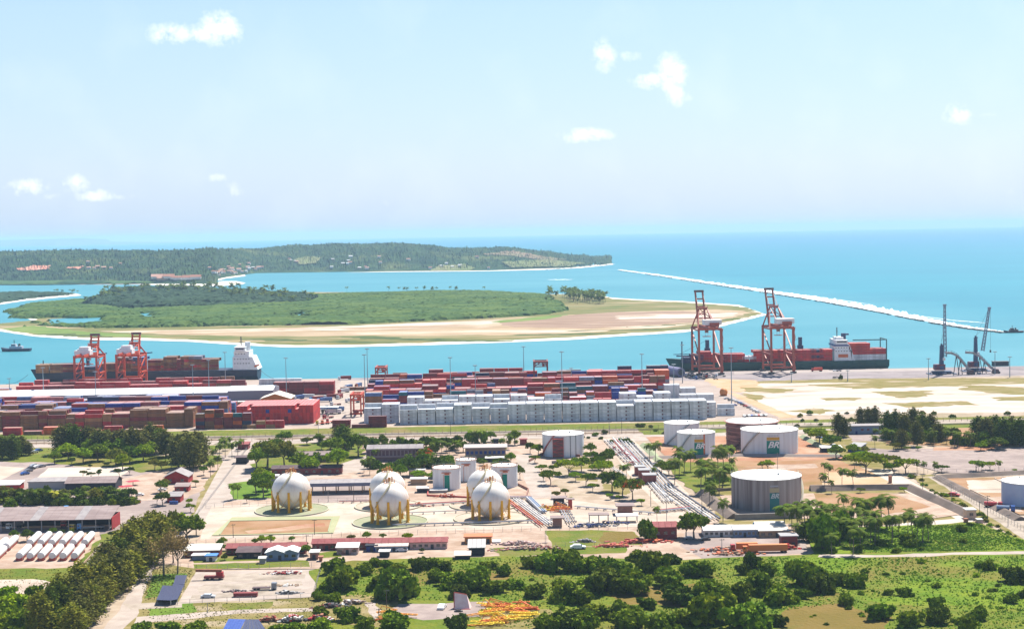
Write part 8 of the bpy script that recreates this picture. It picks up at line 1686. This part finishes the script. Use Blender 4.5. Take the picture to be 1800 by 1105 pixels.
# --- undergrowth of the open fields
CLEAR = [[(1130, 1032), (1220, 1026), (1260, 1050), (1200, 1070), (1080, 1060), (1060, 1045)], [(1370, 1075), (1480, 1062), (1560, 1085), (1560, 1140), (1350, 1140)], [(770, 1010), (850, 1005), (900, 1018), (800, 1030)], [(690, 1060), (865, 1055), (855, 1088), (740, 1095), (690, 1082)], [(1440, 973), (1900, 966), (1900, 975), (1440, 983)]]
def tufts(name, polys, n, s0, s1, m_, label, seed, holes=()):
    r_ = np.random.default_rng(seed); pts = []
    W = [[(p.x, p.y) for p in poly_world(pg)] for pg in polys]
    for pg in W:
        xs = [p[0] for p in pg]; ys = [p[1] for p in pg]; k = int(n / len(W)); X = r_.uniform(min(xs), max(xs), k * 2); Y = r_.uniform(min(ys), max(ys), k * 2); ok = in_poly(X, Y, pg)
        for q in CLEAR: ok &= ~in_poly(X, Y, [(p.x, p.y) for p in poly_world(q)])
        dens = .5 + .5 * np.sin(X * .11 + 2 * np.sin(Y * .06)) * np.sin(Y * .13 + 1.3 * np.sin(X * .045)); ok &= r_.random(len(X)) < (.25 + .75 * dens); pts.append(np.stack([X[ok], Y[ok], np.zeros(ok.sum())], 1))
    C = np.concatenate(pts); s = r_.uniform(s0, s1, len(C)) * (.7 + .6 * r_.random(len(C))); C[:, 2] = s * .25 + .3
    me = quads_mesh(name, C, s, m_, None, .8, r_); print(name, len(C)); return stuff(link(name, me), label, 'undergrowth')
FLD = [[(1330, 985), (1480, 978), (1900, 976), (1950, 1060), (1950, 1160), (1330, 1160)], [(560, 1003), (640, 990), (900, 980), (1200, 986), (1420, 978), (1400, 1160), (900, 1160), (860, 1060), (600, 1050)], [(1420, 935), (1560, 928), (1720, 922), (1800, 952), (1880, 972), (1500, 972)]]
tufts('undergrowth', FLD, 42000, .14, .5, leafmat('weeds_green', (.110, .200, .012), (.17, .245, .02)), 'knee high green weeds spread over the wild field', 1)
tufts('undergrowth', FLD, 6000, .2, .5, leafmat('weeds_dark', (.065, .130, .010), (.11, .165, .015)), 'taller dark weeds spread over the wild field', 2)
tufts('undergrowth', [[(-60, 1006), (130, 1000), (180, 945), (212, 940), (150, 1050), (-60, 1105)], [(540, 1052), (720, 1050), (720, 1120), (300, 1120), (240, 1070)], [(240, 990), (340, 1004), (310, 1060), (255, 1056)]], 9000, .10, .3, leafmat('weeds_dry', (.10, .12, .02), (.17, .16, .04)), 'dry tufts of grass around the equipment yard', 3)

# --- houses on the headland
hr = random.Random(8); FRONT = Vector((0, 0, HCAM))
LANDMARKS += [('the terracotta resort', 300, 490), ('the headland village beach', 400, 478), ('the wooded hill', 700, 460), ('the inner palm grove', 1035, 520), ('the west grove end', 965, 518), ('the east grove end', 1064, 524), ('the middle dark wood', 320, 510), ('the west dark wood', 180, 522), ('the east dark wood', 500, 522), ('the mangrove forest', 750, 525)]
def far_house(x, y, w_, roofm, desc):
    x = float(x); y = float(y); d = ((x - CX) * RV + (CY - y) * UV + FPX * F_).normalized(); ok, loc, nrm, idx = HILL.ray_cast(FRONT, d)
    p = loc if ok else P(x, y, ZW + 1.2); t = empty('hillside_house', tuple(p), None, 'house', 'houses on the far headland', rz=hr.uniform(-.3, .3)); f = MB(); f.box((0, 0, 2), (w_, w_ * .7, 6)); f.build('wall', w_white if hr.random() < .6 else w_tan, t)
    f = MB(); f.gable(-w_ / 2, w_ / 2, -w_ * .35, w_ * .35, 5, 5 + w_ * .22, over=.8); f.build('roof', roofm, t); auto(t, desc)
pin = [(roof_tile_m, 'terracotta roofed house'), (mat('roof_pink_clay', (.45, .25, .18), rough=.9), 'pink roofed house'), (w_white, 'white roofed house')]
for i in range(30): rm, ds = pin[hr.choice([0, 1, 1, 2])]; x = hr.uniform(375, 462); far_house(x, np.interp(x, [375, 400, 462], [486, 482, 477]) - hr.uniform(0, 8), hr.uniform(9, 16), rm, ds)
for i in range(14): x = hr.uniform(262, 345); rm, ds = pin[hr.choice([0, 0, 1])]; far_house(x, 492 - hr.uniform(0, 7) * (1 - abs(x - 310) / 60), hr.uniform(18, 34), rm, ds)
for i in range(24): rm, ds = pin[hr.choice([0, 1, 2, 2])]; x = hr.uniform(470, 860); far_house(x, hr.uniform(452, 474), hr.uniform(8, 14), rm, ds)
for i in range(12): rm, ds = pin[1]; far_house(hr.uniform(150, 440), hr.uniform(460, 476), hr.uniform(8, 14), rm, ds)
red_cut = mat('red_earth', (.42, .16, .10), (.50, .26, .18), scale=.02, rough=.95)
def hill_patch(pts, m_, name='bare_slope'):
    """irregular bare ground draped on the headland"""
    xs = [p[0] for p in pts]; ys = [p[1] for p in pts]; f = MB(); st = 1.2
    X = np.arange(min(xs), max(xs) + st, st); Yv = np.arange(min(ys), max(ys) + .6, .6); idx = {}
    for j, y in enumerate(Yv):
        for i, x in enumerate(X):
            xx, yy = x + noise.noise(Vector((x * .1, y * .3, 1))) * 4, y + noise.noise(Vector((x * .15, y * .3, 5))) * 1.5
            if in_poly(np.array([xx]), np.array([yy]), pts)[0]:
                d = ((float(x) - CX) * RV + (CY - float(y)) * UV + FPX * F_).normalized(); ok, loc, nrm, _i = HILL.ray_cast(FRONT, d)
                if ok: idx[(i, j)] = len(f.v); f.v.append(tuple(loc - d * 14 + Vector((0, 0, .6))))
    for (i, j), a in idx.items():
        if (i + 1, j) in idx and (i, j + 1) in idx and (i + 1, j + 1) in idx: f.f.append((a, idx[(i + 1, j)], idx[(i + 1, j + 1)], idx[(i, j + 1)])); f.mi.append(0)
    if f.f: tag(f.build(name, m_), kind='structure')
hill_patch([(26, 472), (60, 466), (92, 466), (80, 474), (40, 476)], red_cut); hill_patch([(112, 470), (150, 467), (140, 473)], red_cut)
grassy = mat('hill_meadow', (.10, .13, .035), (.16, .16, .06), scale=.01, rough=.95)
hill_patch([(515, 455), (540, 450), (566, 452), (555, 463), (525, 465)], grassy, 'hill_meadow'); hill_patch([(755, 476), (770, 466), (820, 463), (835, 470), (825, 477)], grassy, 'hill_meadow'); hill_patch([(840, 447), (900, 440), (950, 449), (1000, 456), (960, 458), (900, 450)], mat('hill_scrub_red', (.22, .14, .09), (.14, .13, .05), scale=.01, rough=.95), 'hill_scrub')
hill_patch([(880, 460), (960, 455), (1030, 462), (1000, 468), (900, 470)], grassy, 'hill_meadow')
tag(bpy.data.objects['headland_hill'], kind='structure')
finish_labels()

# ---------------------------------------------------------------- haze: humid sea air
hz_m = bpy.data.materials.new('sea_air'); hz_m.use_nodes = True; t = NT(hz_m.node_tree)
pv = t.n('ShaderNodeVolumePrincipled'); pv.inputs['Color'].default_value = (.52, .74, .95, 1); pv.inputs['Density'].default_value = 4.4e-5; pv.inputs['Anisotropy'].default_value = 0.0
ou = t.n('ShaderNodeOutputMaterial'); t.t.links.new(pv.outputs[0], ou.inputs['Volume'])
mb = MB(); mb.box((0, 22800, 97), (93400, 47000, 210))
hz_o = mb.build('haze', hz_m); tag(hz_o, 'thin pale sea haze lying over the whole harbour', 'haze', kind='stuff')
